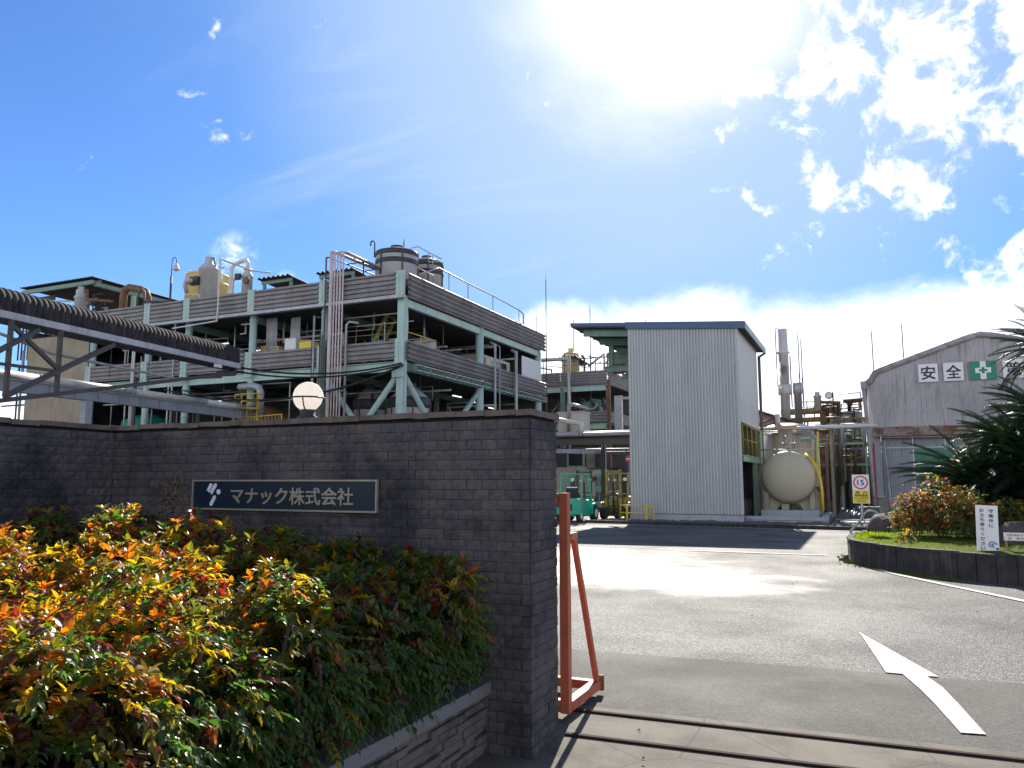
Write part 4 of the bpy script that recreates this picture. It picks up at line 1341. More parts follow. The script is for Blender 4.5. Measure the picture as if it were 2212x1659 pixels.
yr.build('vent_pipe', 'pipe_grey', yt)

gs = thing('scrubber', 'grey cowled scrubber tower in front of the yellow rooftop tank', 'scrubber', (-40.1, 38.0, 12.05))
MB().lathe((-40.1, 38, 12.05), [(0.60, 0), (0.60, 3.82), (0.67, 3.85), (0.67, 3.93), (0.27, 4.35), (0.24, 4.72), (0.27, 4.74)], 36).build('shell', 'grp_grey', gs)
MB().box(-40.9, -40.2, 37.1, 37.45, 14.75, 15.3).build('fan_box', 'steel_dark', gs)
MB().path([(-40.35, 36.8, 14.95), (-40.75, 36.75, 14.95), (-40.9, 36.8, 14.6), (-40.9, 37.0, 14.2)], 0.14, 10).build('inlet_pipe', 'grp_grey', gs)
MB().path([(-40.6, 37.05, 13.9), (-39.75, 37.0, 13.95), (-39.72, 37.0, 12.2)], 0.035, 6).build('drain_pipe', 'pipe_white', gs)
MB().path([(-39.78, 38, 16.7), (-39.6, 38, 16.65), (-39.5, 38, 15.9)], 0.05, 6).build('overflow_pipe', 'pipe_dark', gs)

v2 = thing('scrubber', 'slim grey scrubber column with a long elbow pipe on the roof', 'scrubber', (-36.6, 38.0, 12.05))
MB().lathe((-36.6, 38, 12.05), [(0.34, 0), (0.34, 2.9), (0.41, 2.93), (0.41, 3.0), (0.22, 3.3), (0.19, 3.4), (0.27, 3.44), (0.27, 3.5), (0.15, 3.6)], 28).build('shell', 'grp_grey', v2)
MB().path([(-36.6, 38, 15.6), (-36.6, 38, 15.95), (-36.75, 38, 16.2), (-37.0, 38, 16.22), (-37.7, 37.9, 15.98), (-37.92, 37.9, 15.75), (-37.95, 37.9, 12.05)], 0.13, 12).build('elbow_pipe', 'pipe_white', v2)
MB().path([(-36.95, 37.6, 14.9), (-37.3, 37.6, 14.9), (-37.45, 37.6, 14.7), (-37.45, 37.6, 12.1)], 0.09, 10).build('branch_pipe', 'pipe_white', v2)
MB().box(-37.1, -36.7, 37.35, 37.55, 14.75, 15.15).build('fan_box', 'steel_dark', v2)
MB().lathe((-36.2, 37.45, 14.65), [(0.1, 0), (0.24, 0.02), (0.24, 0.1), (0.1, 0.12)], 16, 'y').build('flange', 'rust_brown', v2)
rp = MB()
for y, z in ((36.5, 13.5), (36.9, 13.3), (37.4, 13.7)):
    rp.path([(-36.0, y, z), (-34.6, y, z - .15), (-33.5, y, z - .2), (-33.4, y, 12.05)], 0.05, 6)
rp.path([(-46, 37.2, 13.6), (-44.6, 37.2, 13.9), (-42.4, 37.2, 13.4), (-42.4, 37.2, 12.05)], 0.06, 6)
rp.path([(-46.0, 37.4, 12.05), (-46.0, 37.4, 14.7), (-45.7, 37.4, 15.05), (-45.4, 37.4, 14.8), (-45.4, 37.4, 12.05)], 0.05, 6)
rp.path([(-45.2, 37.3, 12.05), (-45.2, 37.3, 14.1), (-42.0, 37.3, 13.7)], 0.08, 8)
kind(simple('roof_pipework', rp, 'pipe_dark', 'low tangle of dark pipes along the roof edge before the yellow tank', 'pipes'), 'stuff')

# ------------------------------------------------------------------ steam over the roof
def steam(loc, sc, mat, label, rot=(0, 0, 0)):
    me = bpy.data.meshes.get('steam_body')
    if me is None or True:
        mb = MB()
        mb.lathe((0, 0, 0), [(math.cos(R(a)), math.sin(R(a))) for a in range(-85, 90, 17)], 16)
        me = mb.mesh('steam_body', mat)
    o = bpy.data.objects.new('steam', me)
    COL.objects.link(o)
    o.location = loc; o.scale = sc; o.rotation_euler = rot
    o['label'] = label
    o['category'] = 'steam'
    return kind(o, 'stuff')
steam((-40.0, 39.8, 17.2), (2.7, 1.4, 2.2), 'steam_a', 'white steam drifting above the grey scrubber tower', (0, R(-25), 0))
steam((-34.2, 39.0, 14.95), (0.9, 0.7, 0.75), 'steam_a', 'small puff of steam beside the roof shelter')

# ------------------------------------------------------------------ girder with white pipe, covered pipe bridge
hd = R(6.8)
DV = Vector((-math.sin(hd), math.cos(hd), 0)); DN = Vector((math.cos(hd), math.sin(hd), 0))     # along, and to the right
g0 = Vector((-31.45, 34.1, 5.15))
pg = thing('pipe_bridge', 'grey blue box girder carrying a fat white pipe toward the plant', 'pipe bridge', (g0.x, g0.y, 0))
Lg = 24.0
mb = MB()
mb.bar(g0 - DV * Lg + Vector((0, 0, .34)), g0 + Vector((0, 0, .34)), 0.30, 0.05)
mb.bar(g0 - DV * Lg + Vector((0, 0, -.10)), g0 + Vector((0, 0, -.10)), 0.34, 0.05)
mb.bar(g0 - DV * Lg + Vector((0, 0, .12)), g0 + Vector((0, 0, .12)), 0.10, 0.386)
mb.build('girder', 'girder_blue', pg)
for k in range(20):
    p = g0 - DV * (0.7 + k * 1.2)
    MB().bar(p + Vector((0, 0, -.074)), p + Vector((0, 0, .314)), 0.02, 0.27, DN).build('stiffener', 'girder_blue', pg)
pz = Vector((0, 0, 0.53))
for k in range(5):
    a = g0 - DV * (0.0 + k * 4.8); b = g0 - DV * (4.76 + k * 4.8)
    MB().tube(a + pz, b + pz, 0.155, 14).build('pipe', 'pipe_white', pg)
    MB().tube(b + pz + DV * 0.10, b + pz - DV * 0.06, 0.172, 14).build('pipe_collar', 'pipe_grey', pg)
for k in (1, 12, 23):
    p = g0 - DV * k
    MB().box(p.x - .15, p.x + .15, p.y - .15, p.y + .15, 0, 5.02).build('support_post', 'girder_blue', pg)
# elbow by the ladder cage
simple('vent_pipe', MB().path([(-32.3, 33.3, 6.95), (-31.2, 33.3, 6.95), (-30.85, 33.3, 6.85), (-30.7, 33.3, 6.5), (-30.7, 33.3, 5.2)], 0.19, 12), 'pipe_grey', 'short grey pipe elbow standing behind the yellow ladder cage', 'pipe')

e0 = Vector((-27.38, 28.18, 7.04))
cv = thing('conveyor_bridge', 'truss bridge under a black half round ribbed cover at left', 'conveyor', (e0.x, e0.y, 0))
Lc = 17.5
Rc = 0.46
UP = Vector((0, 0, 1))
nrib = 74
pit = Lc / nrib
def rib_mesh():
    m_ = MB()
    secs = [(0.0, Rc - 0.035), (0.018, Rc), (pit * 0.5, Rc + 0.02), (pit - 0.02, Rc), (pit, Rc - 0.035)]
    rings = []
    for (s_, r) in secs:
        ps = []
        for k in range(13):
            a = math.pi * k / 12
            hgt = 0.40
            q = DN * (r * math.cos(a)) + UP * (hgt + r * math.sin(a)) if 0 < k < 12 else None
            if q is None:
                q = DN * (r * (1 if k == 0 else -1)) + UP * 0.0
            ps.append(q - DV * s_)
        rings.append(m_.pts(ps))
    for a, b in zip(rings, rings[1:]):
        for k in range(12):
            m_.face((a + k, a + k + 1, b + k + 1, b + k), True)
    return m_.mesh('cover_sheet', 'cover_black')
rm = rib_mesh()
cz = UP * 0.24 + DN * (-0.46)
for k in range(nrib):
    inst('cover_sheet', rm, cv, e0 + cz - DV * (k * pit))
# pale fascia beams in short lengths on both edges
for s_, m in ((0.03, 'gutter'), (-0.98, 'gutter')):
    k = 0
    while k * 1.9 < Lc:
        a = e0 + DN * s_ + UP * 0.12 - DV * (k * 1.9); b = e0 + DN * s_ + UP * 0.12 - DV * min(Lc, k * 1.9 + 1.885)
        MB().bar(a, b, 0.05, 0.24).build('edge_beam', m, cv)
        k += 1
MB().bar(e0 + DN * (-0.47) - UP * 0.02, e0 + DN * (-0.47) - DV * Lc - UP * 0.02, 0.92, 0.02).build('soffit', 'soffit_dark', cv)
# truss below: bottom chord falling away, posts and diagonals
pA = lambda s_, dz, side=0.0: e0 - DV * s_ + UP * dz + DN * side
for side in (0.0,):
    MB().bar(pA(0.25, -0.25, side), pA(13.6, -3.06, side), 0.11, 0.15).build('bottom_chord', 'truss_dark', cv)
    for s_, dz in ((10.12, -2.25), (12.06, -2.65)):
        MB().bar(pA(s_, -0.02, side), pA(s_, dz, side), 0.13, 0.13, DV).build('truss_post', 'truss_dark', cv)
    MB().bar(pA(7.7, -0.12, side), pA(12.1, -2.62, side), 0.15, 0.17).build('diagonal', 'truss_dark', cv)
    MB().bar(pA(12.0, -0.2, side), pA(10.15, -1.42, side), 0.12, 0.13).build('diagonal', 'truss_dark', cv)
    MB().bar(pA(12.9, -1.45, side), pA(11.0, -0.15, side), 0.15, 0.16).build('diagonal', 'truss_dark', cv)
    MB().bar(pA(10.2, -1.5, side), pA(13.6, -1.58, side), 0.09, 0.10).build('tie', 'truss_dark', cv)
MB().path([pA(13.2, -0.25, -.5), pA(9.96, -0.81, -.5), pA(3.8, -0.96, -.4), pA(0.8, -0.5, -.4)], 0.06, 6).build('service_pipe', 'pipe_grey', cv)
for s_ in (5.6, 7.6):
    MB().tube(pA(s_, -0.02, -.2), pA(s_, -1.4, -.2), 0.012, 4).build('hanger', 'pipe_dark', cv)
MB().path([pA(0.25, 0.0, -0.2), pA(0.25, -0.25, -0.2), pA(1.3, -0.42, -0.2)], 0.14, 10).build('end_pipe', 'steel_dark', cv)
MB().bar(pA(1.5, -0.12, 0.1), pA(1.9, -0.12, 0.1), 0.14, 0.16).build('floodlight', 'cabinet_white', cv)
for s_ in (6.0, 12.0, 17.2):
    MB().box(pA(s_, 0, -.5).x - .1, pA(s_, 0, -.5).x + .1, pA(s_, 0, -.5).y - .1, pA(s_, 0, -.5).y + .1, 0, 6.95 - (0 if s_ < 8 else 0)).build('support_post', 'truss_dark', cv) if s_ > 17 else None

# ------------------------------------------------------------------ yellow ladder cage and landing
lc = thing('ladder_cage', 'bright yellow ladder cage with a low railing beside the globe lamp', 'ladder', (-30.5, 32.6, 0))
l2 = MB()
for x in (-31.0, -30.3):
    l2.tube((x, 32.6, 0), (x, 32.6, 6.45), 0.035, 6)
for i in range(15):
    l2.tube((-31.0, 32.6, 2.2 + i * 0.28), (-30.3, 32.6, 2.2 + i * 0.28), 0.018, 6)
l2.build('ladder', 'yellow', lc)
cg = MB()
for z in (5.55, 5.95, 6.35):
    cg.path([(-30.9, 32.55, z), (-30.95, 32.1, z), (-30.35, 31.95, z), (-29.85, 32.2, z), (-30.0, 32.6, z)], 0.032, 6)
for x, y in ((-30.95, 32.1), (-30.35, 31.95), (-29.85, 32.2)):
    cg.tube((x, y, 5.55), (x, y, 6.35), 0.03, 6)
cg.path([(-31.7, 32.4, 4.3), (-31.7, 32.4, 6.4), (-31.2, 32.4, 6.4)], 0.035, 6)
cg.build('cage', 'yellow', lc)
handrail(lc, [(-31.6, 32.2, 4.1), (-28.2, 32.2, 4.2)], 0.95, 'yellow', 0.035)
bl = MB()
for i in range(14):
    bl.tube((-31.5 + i * 0.24, 32.2, 4.1), (-31.5 + i * 0.24, 32.2, 5.08), 0.018, 5)
bl.build('baluster', 'yellow', lc)
MB().box(-31.7, -28.1, 32.15, 33.6, 4.0, 4.1).build('landing', 'steel_dark', lc)
for x in (-31.5, -28.3):
    MB().box(x - .06, x + .06, 32.3, 32.42, 0, 4.0).build('post', 'yellow', lc)
px_ = MB().box(-32.8, -31.9, 32.8, 33.4, 5.3, 5.7); px_.lathe((-32.5, 33.1, 5.7), [(0.12, 0), (0.14, .1), (0.05, .25)], 10)
simple('pump', px_, 'rust_brown', 'small rusty pump set beside the yellow ladder cage', 'pump')

# ------------------------------------------------------------------ black cables sagging along the front
def cable(a, b, sag, r, n=14):
    a, b = Vector(a), Vector(b)
    return MB().path([a + (b - a) * (i / n) - Vector((0, 0, sag * 4 * (i / n) * (1 - i / n))) for i in range(n + 1)], r, 5)
for i, (a, b, sg, r) in enumerate([((AX + 0.25, 33.6, 7.7), (-27.9, 28.5, 7.2), 0.45, 0.05), ((AX + 0.3, 33.6, 7.6), (-28.3, 28.4, 7.05), 0.5, 0.045), ((AX + 0.4, 33.55, 7.6), (-36.2, 31.5, 6.8), 1.2, 0.05), ((AX + 0.2, 33.55, 7.5), (-34.2, 31.0, 6.6), 1.05, 0.04)]):
    tag(cable(a, b, sg, r).build('power_cable', 'rubber'), ['thick black cable from the plant corner to the ribbed cover, upper one', 'thick black cable from the plant corner to the ribbed cover, lower one', 'long black cable sagging across the plant front, lower of the long pair', 'long black cable sagging across the plant front, upper of the long pair'][i], 'cable', 'black cables at the plant corner')
# ================================================================== WHITE TOWER BUILDING
WX0, WX1, WY0, WY1 = -8.78, -4.34, 31.0, 37.0
wb = thing('tower_building', 'tall pale corrugated building with a blue fascia at the yard centre', 'building', ((WX0 + WX1) / 2, 34.0, 0))
roofz = lambda x: 7.72 + (WX1 - x) * 0.076         # underside of the roof at the front
npan = 6
for i in range(npan):
    x0 = WX0 + (WX1 - WX0) * i / npan; x1 = WX0 + (WX1 - WX0) * (i + 1) / npan
    MB().sheet((x0, WY0, 0.33), (1, 0, 0), (0, 0, 1), (0, -1, 0), x1 - x0 - .002, 7.5, 0.1138, 0.05, 'trap', top=lambda u, x0=x0: roofz(x0 + u) - 0.36).build('cladding_panel', ('clad_white', 'clad_white_b')[i % 2], wb)
for i in range(4):
    y0 = WY0 + 0.02 + 6.0 * i / 4; y1 = WY0 + 0.02 + 6.0 * (i + 1) / 4
    MB().sheet((WX1, y0, 3.95), (0, 1, 0), (0, 0, 1), (1, 0, 0), y1 - y0 - .002, 3.74, 0.1138, 0.014, 'trap').build('cladding_panel', 'clad_side', wb)
MB().box(WX1 - 0.04, WX1 + 0.035, WY0 - 0.036, WY0 + 0.02, 0.33, 7.70).build('corner_trim', 'clad_white', wb)
MB().box(WX0, WX1 - 0.05, WY0 + 0.03, WY0 + 0.16, 0.3, 7.9).build('wall', 'inner_wall', wb)
MB().box(WX1 - 0.16, WX1 - 0.02, WY0 + 0.2, WY1, 3.9, 7.65).build('wall', 'inner_wall', wb)
MB().box(WX0, WX1 - .17, WY1 - 0.15, WY1, 0.0, 7.6).build('wall', 'inner_wall', wb)
MB().box(WX0, WX0 + .12, WY0 + .17, WY1 - .16, 0.0, 7.9).build('wall', 'clad_side', wb)
MB().box(WX0 - 0.02, WX1 + 0.02, WY0 - 0.07, WY0 + 0.14, 0.0, 0.30).build('plinth', 'plinth_grey', wb)
MB().box(WX0, WX1 + 0.012, WY0 - 0.052, WY0 + 0.02, 0.302, 0.335).build('drip_flashing', 'gutter_brown', wb)
# mono-pitch roof with blue fascias
rx0, rx1, ry0, ry1 = -11.3, -4.0, WY0 - 0.12, WY1 + 0.9
rz = lambda x, y: roofz(x) + 0.02 * 0
def roof_box(x0, x1, y0, y1, t0, t1):
    mb = MB()
    ps = []
    for t in (t0, t1):
        for (x, y) in ((x0, y0), (x1, y0), (x1, y1), (x0, y1)):
            ps.append((x, y, rz(x, y) + t))
    n = mb.pts(ps)
    for q in ((3, 2, 1, 0), (4, 5, 6, 7), (0, 1, 5, 4), (1, 2, 6, 5), (2, 3, 7, 6), (3, 0, 4, 7)): mb.face([n + i for i in q])
    return mb
roof_box(rx0 + .05, rx1 - .05, ry0 + .05, ry1 - .05, -0.02, 0.12).build('roof', 'soffit_dark', wb)
roof_box(-8.85, rx1, ry0, ry0 + 0.045, -0.10, 0.19).build('fascia', 'fascia_blue', wb)
roof_box(rx0, -8.853, ry0 + 0.004, ry0 + 0.045, 0.02, 0.17).build('fascia', 'fascia_blue', wb)
roof_box(rx1 - 0.048, rx1 + 0.004, ry0 + 0.047, ry1, -0.09, 0.18).build('fascia', 'fascia_blue', wb)
roof_box(rx0 - 0.004, rx0 + .045, ry0 + 0.05, ry1, 0.0, 0.17).build('fascia', 'fascia_blue', wb)
MB().path([(rx1 - 0.02, ry1 - 0.3, 7.6), (WX1 + 0.12, 37.0, 7.35), (WX1 + 0.12, 37.0, 0.1)], 0.06, 8).build('downpipe', 'gutter_brown', wb)
# overhang steel on the left
for y in (31.35, 33.6, 36.3):
    MB().ibeam((-10.85, y, roofz(-10.85) - 0.2), (WX0 - .02, y, roofz(WX0) - 0.2), 0.16, 0.28, 0.03).build('canopy_beam', 'mint_dark', wb)
    for x in ((-10.3,) if y > 32 else ()):
        MB().box(x - .1, x + .1, y - .1, y + .1, 6.85, roofz(x) - 0.36).build('canopy_post', 'mint_dark', wb)
for y in (33.6, 36.3):
    MB().ibeam((-10.6, y, 6.70), (WX0 - .02, y, 6.70), 0.16, 0.26, 0.03).build('canopy_beam', 'mint_dark', wb)
for i in range(6):
    y = 31.9 + i * 0.9
    MB().bar((-11.2, y, roofz(-11.2) - 0.06), (WX0, y, roofz(WX0) - 0.06), 0.06, 0.08).build('purlin', 'soffit_dark', wb)
MB().box(-11.2, -8.85, 36.6, 36.7, 7.4, 7.9).build('canopy_gutter', 'mint_dark', wb)
# open ground storey on the right side
MB().ibeam((WX1 + .05, 31.25, 2.52), (WX1 + .05, 36.9, 2.52), 0.14, 0.26).build('beam', 'pale_green', wb)
MB().box(WX1 - 0.04, WX1 + .14, 34.5, 34.66, 0.1, 2.38).build('column', 'pale_green', wb)
MB().box(WX1 - 0.04, WX1 + .14, 36.75, 36.9, 0.1, 3.9).build('column', 'pale_green', wb)
handrail(wb, [(WX1 + .04, 31.3, 2.66), (WX1 + .04, 36.7, 2.66)], 1.2, 'yellow_old', 0.03)
for i in range(12):
    MB().tube((WX1 + .04, 31.5 + i * .45, 2.66), (WX1 + .04, 31.5 + i * .45, 3.86), 0.009, 5).build('baluster', 'yellow_old', wb)
MB().box(WX0 + .2, WX1 - .1, 31.2, 36.7, 2.42, 2.5).build('floor_slab', 'concrete_dark', wb)
MB().box(-7.5, -5.2, 33.0, 33.12, 0, 2.4).build('wall', 'cream_wall', wb)
MB().box(-5.6, -5.0, 35.9, 36.0, 0.1, 2.2).build('shutter', 'cabinet_white', wb)
MB().box(-5.15, -4.6, 33.5, 33.55, 0.9, 1.9).build('window', 'window_dark', wb)
mb = MB().box(-5.0, -4.42, 32.6, 34.2, 0.08, 0.9)
simple('wall_block', mb, 'concrete_dark', 'low stained concrete block under the open side of the tower', 'block')

# yellow guard rail by the left corner
gr = thing('guard_rail', 'low yellow guard rail in front of the tower building corner', 'guard rail', (-8.4, 30.4, 0))
g_ = MB()
for pts in ([(-9.05, 30.4, 0.02), (-9.05, 30.4, 0.66), (-8.78, 30.4, 0.66), (-7.98, 30.4, 0.63), (-7.68, 30.4, 0.62), (-7.68, 30.4, 0.02)], [(-9.05, 30.4, 0.36), (-7.98, 30.4, 0.33), (-7.68, 30.4, 0.32)]):
    g_.path(pts, 0.025, 8)
g_.build('rail', 'yellow', gr)
for x in (-8.78, -7.98):
    MB().box(x - .035, x + .035, 30.38, 30.45, 0, 0.63).build('post', 'yellow', gr)
MB().box(-9.3, -7.6, 30.3, 30.55, 0, 0.05).build('footing', 'concrete_dark', gr)

# no-entry sign behind the tower's edge
ne = thing('no_entry_sign', 'round red no entry sign half hidden by the tower building', 'sign', (-13.05 * .865, 40.0, 0))
nx0 = -11.38
MB().lathe((nx0, 39.9, 2.78), [(0.19, 0), (0.19, 0.012)], 28, 'y').build('disc', 'ink_red', ne)
MB().box(nx0 - 0.13, nx0 + 0.13, 39.893, 39.899, 2.75, 2.81).build('bar', 'sign_white', ne)
MB().tube((nx0, 39.96, 0), (nx0, 39.96, 3.0), 0.03, 8).build('post', 'galv', ne)

# ================================================================== FORKLIFTS
def forklift(T, label, body, mast_mat, loc, dark=False):
    t = thing('forklift', label, 'forklift', loc)
    B = lambda: MB(T)
    # chassis with sloped bonnet and counterweight (front is +y)
    b = B()
    b.poly_prism([(-0.95, 0.26), (-0.98, 0.62), (-0.90, 0.88), (-0.72, 0.97), (-0.15, 0.95), (-0.02, 0.62), (0.62, 0.60), (0.72, 0.86), (0.86, 0.88), (0.9, 0.3), (0.55, 0.22), (-0.5, 0.22)], -0.50, 0.50, 'yz')
    b.build('body', body, t)
    c = B()
    c.poly_prism([(-0.50, -1.02), (-0.36, -1.16), (0.36, -1.16), (0.50, -1.02), (0.52, -0.62), (-0.52, -0.62)], 0.34, 0.94, 'xy')
    c.build('counterweight', body, t)
    B().box(-0.26, 0.26, -1.175, -1.16, 0.48, 0.76).build('grille', 'steel_dark', t)
    for k in range(4):
        B().box(-0.24, 0.24, -1.186, -1.176, 0.51 + k * 0.06, 0.54 + k * 0.06).build('grille_slat', 'rubber', t)
    # fenders over the front wheels
    for sx in (-1, 1):
        f = B()
        f.poly_prism([(0.36, 0.30), (0.32, 0.55), (0.45, 0.72), (0.72, 0.76), (0.98, 0.70), (1.06, 0.5), (1.02, 0.48), (0.92, 0.64), (0.72, 0.69), (0.50, 0.66), (0.42, 0.50), (0.44, 0.30)], sx * 0.40, sx * 0.62, 'yz')
        f.build('fender', body, t)
    # wheels
    for (x, y, r, w) in ((-0.53, 0.75, 0.335, 0.22), (0.53, 0.75, 0.335, 0.22), (-0.42, -0.72, 0.25, 0.17), (0.42, -0.72, 0.25, 0.17)):
        wh = B()
        wh.lathe((x - w / 2, y, r), [(r * .55, 0.0), (r * .93, 0.0), (r, w * .2), (r, w * .8), (r * .93, w), (r * .55, w)], 24, 'x').build('wheel', 'rubber', t)
        rim = B()
        rim.lathe((x - w / 2 - .006, y, r), [(r * .12, -.005), (r * .5, 0), (r * .54, 0.012), (r * .54, w), (r * .5, w + .012), (r * .12, w + .017)], 16, 'x')
        o_ = rim.build('rim', 'steel_dark' if dark else 'cabinet_white', t)
    # overhead guard
    g = B()
    for sx in (-1, 1):
        g.bar((sx * 0.47, -0.62, 0.95), (sx * 0.43, -0.42, 1.92), 0.06, 0.07)
        g.bar((sx * 0.49, 0.62, 0.62), (sx * 0.44, 0.42, 1.92), 0.06, 0.07)
        g.bar((sx * 0.44, -0.5, 1.95), (sx * 0.44, 0.55, 1.95), 0.06, 0.06)
    for k in range(7):
        g.box(-0.42, 0.42, -0.48 + k * 0.165, -0.44 + k * 0.165, 1.93, 1.97)
    g.build('overhead_guard', body, t)
    s_ = B()
    s_.poly_prism([(-0.42, 0.96), (-0.50, 1.38), (-0.42, 1.42), (-0.30, 1.10), (0.08, 1.08), (0.10, 0.97)], -0.24, 0.24, 'yz')
    s_.build('seat', 'seat_black', t)
    w_ = B()
    w_.path([(0.0 + 0.16 * math.cos(R(a)), 0.36 + 0.13 * math.sin(R(a)), 1.12 + 0.09 * math.sin(R(a))) for a in range(0, 361, 30)], 0.016, 6)
    w_.tube((0, 0.38, 1.11), (0, 0.62, 0.8), 0.03, 8)
    w_.build('steering_wheel', 'seat_black', t)
    # mast: paired channels with cross heads
    for sx in (-1, 1):
        m = B()
        m.box(sx * 0.30 - 0.05, sx * 0.30 + 0.05, 1.03, 1.09, 0.12, 2.02)
        m.box(sx * 0.30 - 0.035, sx * 0.30 + 0.035, 1.092, 1.16, 0.12, 1.98)
        m.box(sx * 0.30 - 0.045, sx * 0.30 + 0.045, 1.03, 1.17, 1.985, 2.12)
        m.build('mast_channel', mast_mat, t)
    m = B()
    for z in (1.98, 1.15, 0.62):
        m.box(-0.245, 0.245, 1.04, 1.09, z, z + 0.07)
    m.build('mast_crosshead', mast_mat, t)
    B().tube((0, 1.08, 0.2), (0, 1.08, 1.6), 0.045, 10).build('lift_cylinder', 'steel_dark', t)
    c_ = B()
    c_.box(-0.46, 0.46, 1.172, 1.21, 0.16, 0.26); c_.box(-0.46, 0.46, 1.172, 1.21, 0.42, 0.52)
    for x in (-0.44, -0.2, 0.2, 0.44):
        c_.box(x - .02, x + .02, 1.172, 1.20, 0.262, 0.98)
    c_.box(-0.46, 0.46, 1.172, 1.20, 0.98, 1.02)
    c_.build('fork_carriage', 'steel_dark', t)
    for x in (-0.28, 0.28):
        f = B()
        f.box(x - .055, x + .055, 1.212, 1.25, 0.05, 0.55); f.box(x - .055, x + .055, 1.252, 2.15, 0.05, 0.085)
        f.build('fork', 'steel_dark', t)
    for sx in (-1, 1):
        B().lathe((sx * 0.38, 0.60, 1.70), [(0.04, 0), (0.075, 0.02), (0.075, 0.08)], 14, 'y').build('headlight', 'lamp_lens', t)
    B().lathe((0.40, -0.45, 1.62), [(0.05, 0), (0.06, .04), (0.06, .08)], 10, 'z').build('rear_lamp', 'lamp_lens', t)
    return t
F1 = Matrix.Translation((-10.72, 29.75, 0)) @ Matrix.Diagonal((0.98, 0.98, 0.98, 1))
forklift(F1, 'teal green forklift parked with its back to the camera', 'teal_paint', 'steel_dark', (-10.72, 29.75, 0))
F2 = Matrix.Translation((-9.72, 32.75, 0)) @ Matrix.Rotation(R(180), 4, 'Z')
forklift(F2, 'old yellow masted forklift facing the camera beside the tower building', 'yellow_old', 'yellow_old', (-9.72, 32.75, 0), True)

# ================================================================== HORIZONTAL TANK ON ITS PLINTH
ht = thing('horizontal_tank', 'cream horizontal pressure tank with a domed end on a grey plinth', 'tank', (-2.75, 34.0, 0))
hx, hz, hr = -2.78, 1.80, 1.015
b = MB()
prof = [(0.02, -0.31), (hr * .35, -0.295), (hr * .62, -0.235), (hr * .82, -0.15), (hr * .94, -0.06), (hr, 0.05), (hr, 4.2), (hr * .9, 4.38), (0.3, 4.5)]
b.lathe((hx, 32.45, hz), prof, 56, 'y')
b.build('shell', 'tank_beige', ht)
MB().lathe((hx, 32.60, hz), [(hr, 0), (hr + 0.035, 0.004), (hr + 0.035, 0.06), (hr, 0.064)], 56, 'y').build('weld_flange', 'saddle', ht)
for k in range(28):
    a = R(200 + k * 5)
    MB().lathe((hx + (hr + .012) * math.cos(a), 32.585, hz + (hr + .012) * math.sin(a)), [(0.02, 0), (0.02, 0.09)], 6, 'y').build('bolt', 'saddle', ht)
for y in (32.75, 35.6):
    s_ = MB()
    arcp = [(hx + hr * 1.002 * math.cos(R(a)), hz + hr * 1.002 * math.sin(R(a))) for a in range(200, 341, 10)]
    s_.poly_prism([(hx - 1.05, 0.50), (hx - 1.05, 1.25)] + arcp + [(hx + 1.05, 1.25), (hx + 1.05, 0.50), (hx + 0.50, 0.50), (hx + 0.32, 0.74), (hx - 0.32, 0.74), (hx - 0.50, 0.50)], y, y + 0.16, 'xz')
    s_.build('saddle', 'saddle', ht)
    for sx in (-1, 1):
        MB().box(hx + sx * 0.86 - .09, hx + sx * 0.86 + .09, y - .16, y - .003, 0.5, 1.2).build('saddle_rib', 'saddle', ht)
MB().tube((hx, 33.2, hz + hr - .03), (hx, 33.2, hz + hr + .1), 0.22, 16).build('nozzle', 'steel_dark', ht)
v_ = MB()
v_.lathe((hx - 0.08, 33.2, hz + hr + .1), [(0.10, 0), (0.10, .06), (0.05, .08), (0.05, .2), (0.11, .21), (0.11, .26), (0.05, .28), (0.04, .42), (0.09, .44), (0.07, .5), (0.02, .56)], 12)
for dx in (-0.2, 0.16, 0.26):
    v_.lathe((hx + dx, 33.15, hz + hr + .06), [(0.03, 0), (0.03, .2), (0.06, .22), (0.06, .27), (0.02, .3)], 8)
v_.build('safety_valve', 'galv', ht)
MB().path([(hx - 1.2, 33.0, hz + hr + .08), (hx + 1.0, 33.0, hz + hr + .05)], 0.028, 6).build('pipe', 'pipe_grey', ht)
MB().path([(hx + 0.66, 32.9, 2.68), (hx + 0.86, 32.55, 2.52), (hx + 1.05, 32.5, 2.22), (hx + 1.17, 32.5, 1.8), (hx + 1.22, 32.5, 1.3), (hx + 1.23, 32.5, 0.52)], 0.055, 10).build('yellow_pipe', 'yellow', ht)
MB().path([(hx + 1.13, 33.4, 0.4), (hx + 1.13, 33.4, 3.6)], 0.035, 8).build('yellow_pipe', 'yellow', ht)
MB().bar((hx + 0.95, 32.9, 1.85), (hx + 1.2, 32.6, 1.95), 0.06, 0.06).build('pipe_bracket', 'galv', ht)
MB().box(hx + .95, hx + 1.18, 32.8, 33.2, 1.2, 1.4).build('junction_box', 'steel_dark', ht)
MB().box(hx - .3, hx - .02, 32.62, 32.95, 0.5, 0.72).build('pump', 'saddle', ht)
MB().box(hx + .1, hx + .4, 32.62, 32.85, 0.5, 0.66).build('pump', 'steel_dark', ht)
MB().box(-3.82, -1.70, 32.2, 36.2, 0.2, 0.495).build('plinth', 'plinth_grey', ht)
MB().box(-4.31, -1.35, 31.28, 31.48, 0.0, 0.285).build('bund_wall', 'plinth_grey', ht)
MB().box(-1.60, -1.35, 31.482, 36.4, 0.0, 0.29).build('bund_wall', 'plinth_grey', ht)
MB().box(-4.305, -1.355, 31.255, 31.277, 0.13, 0.146).build('bund_joint', 'gutter_brown', ht)

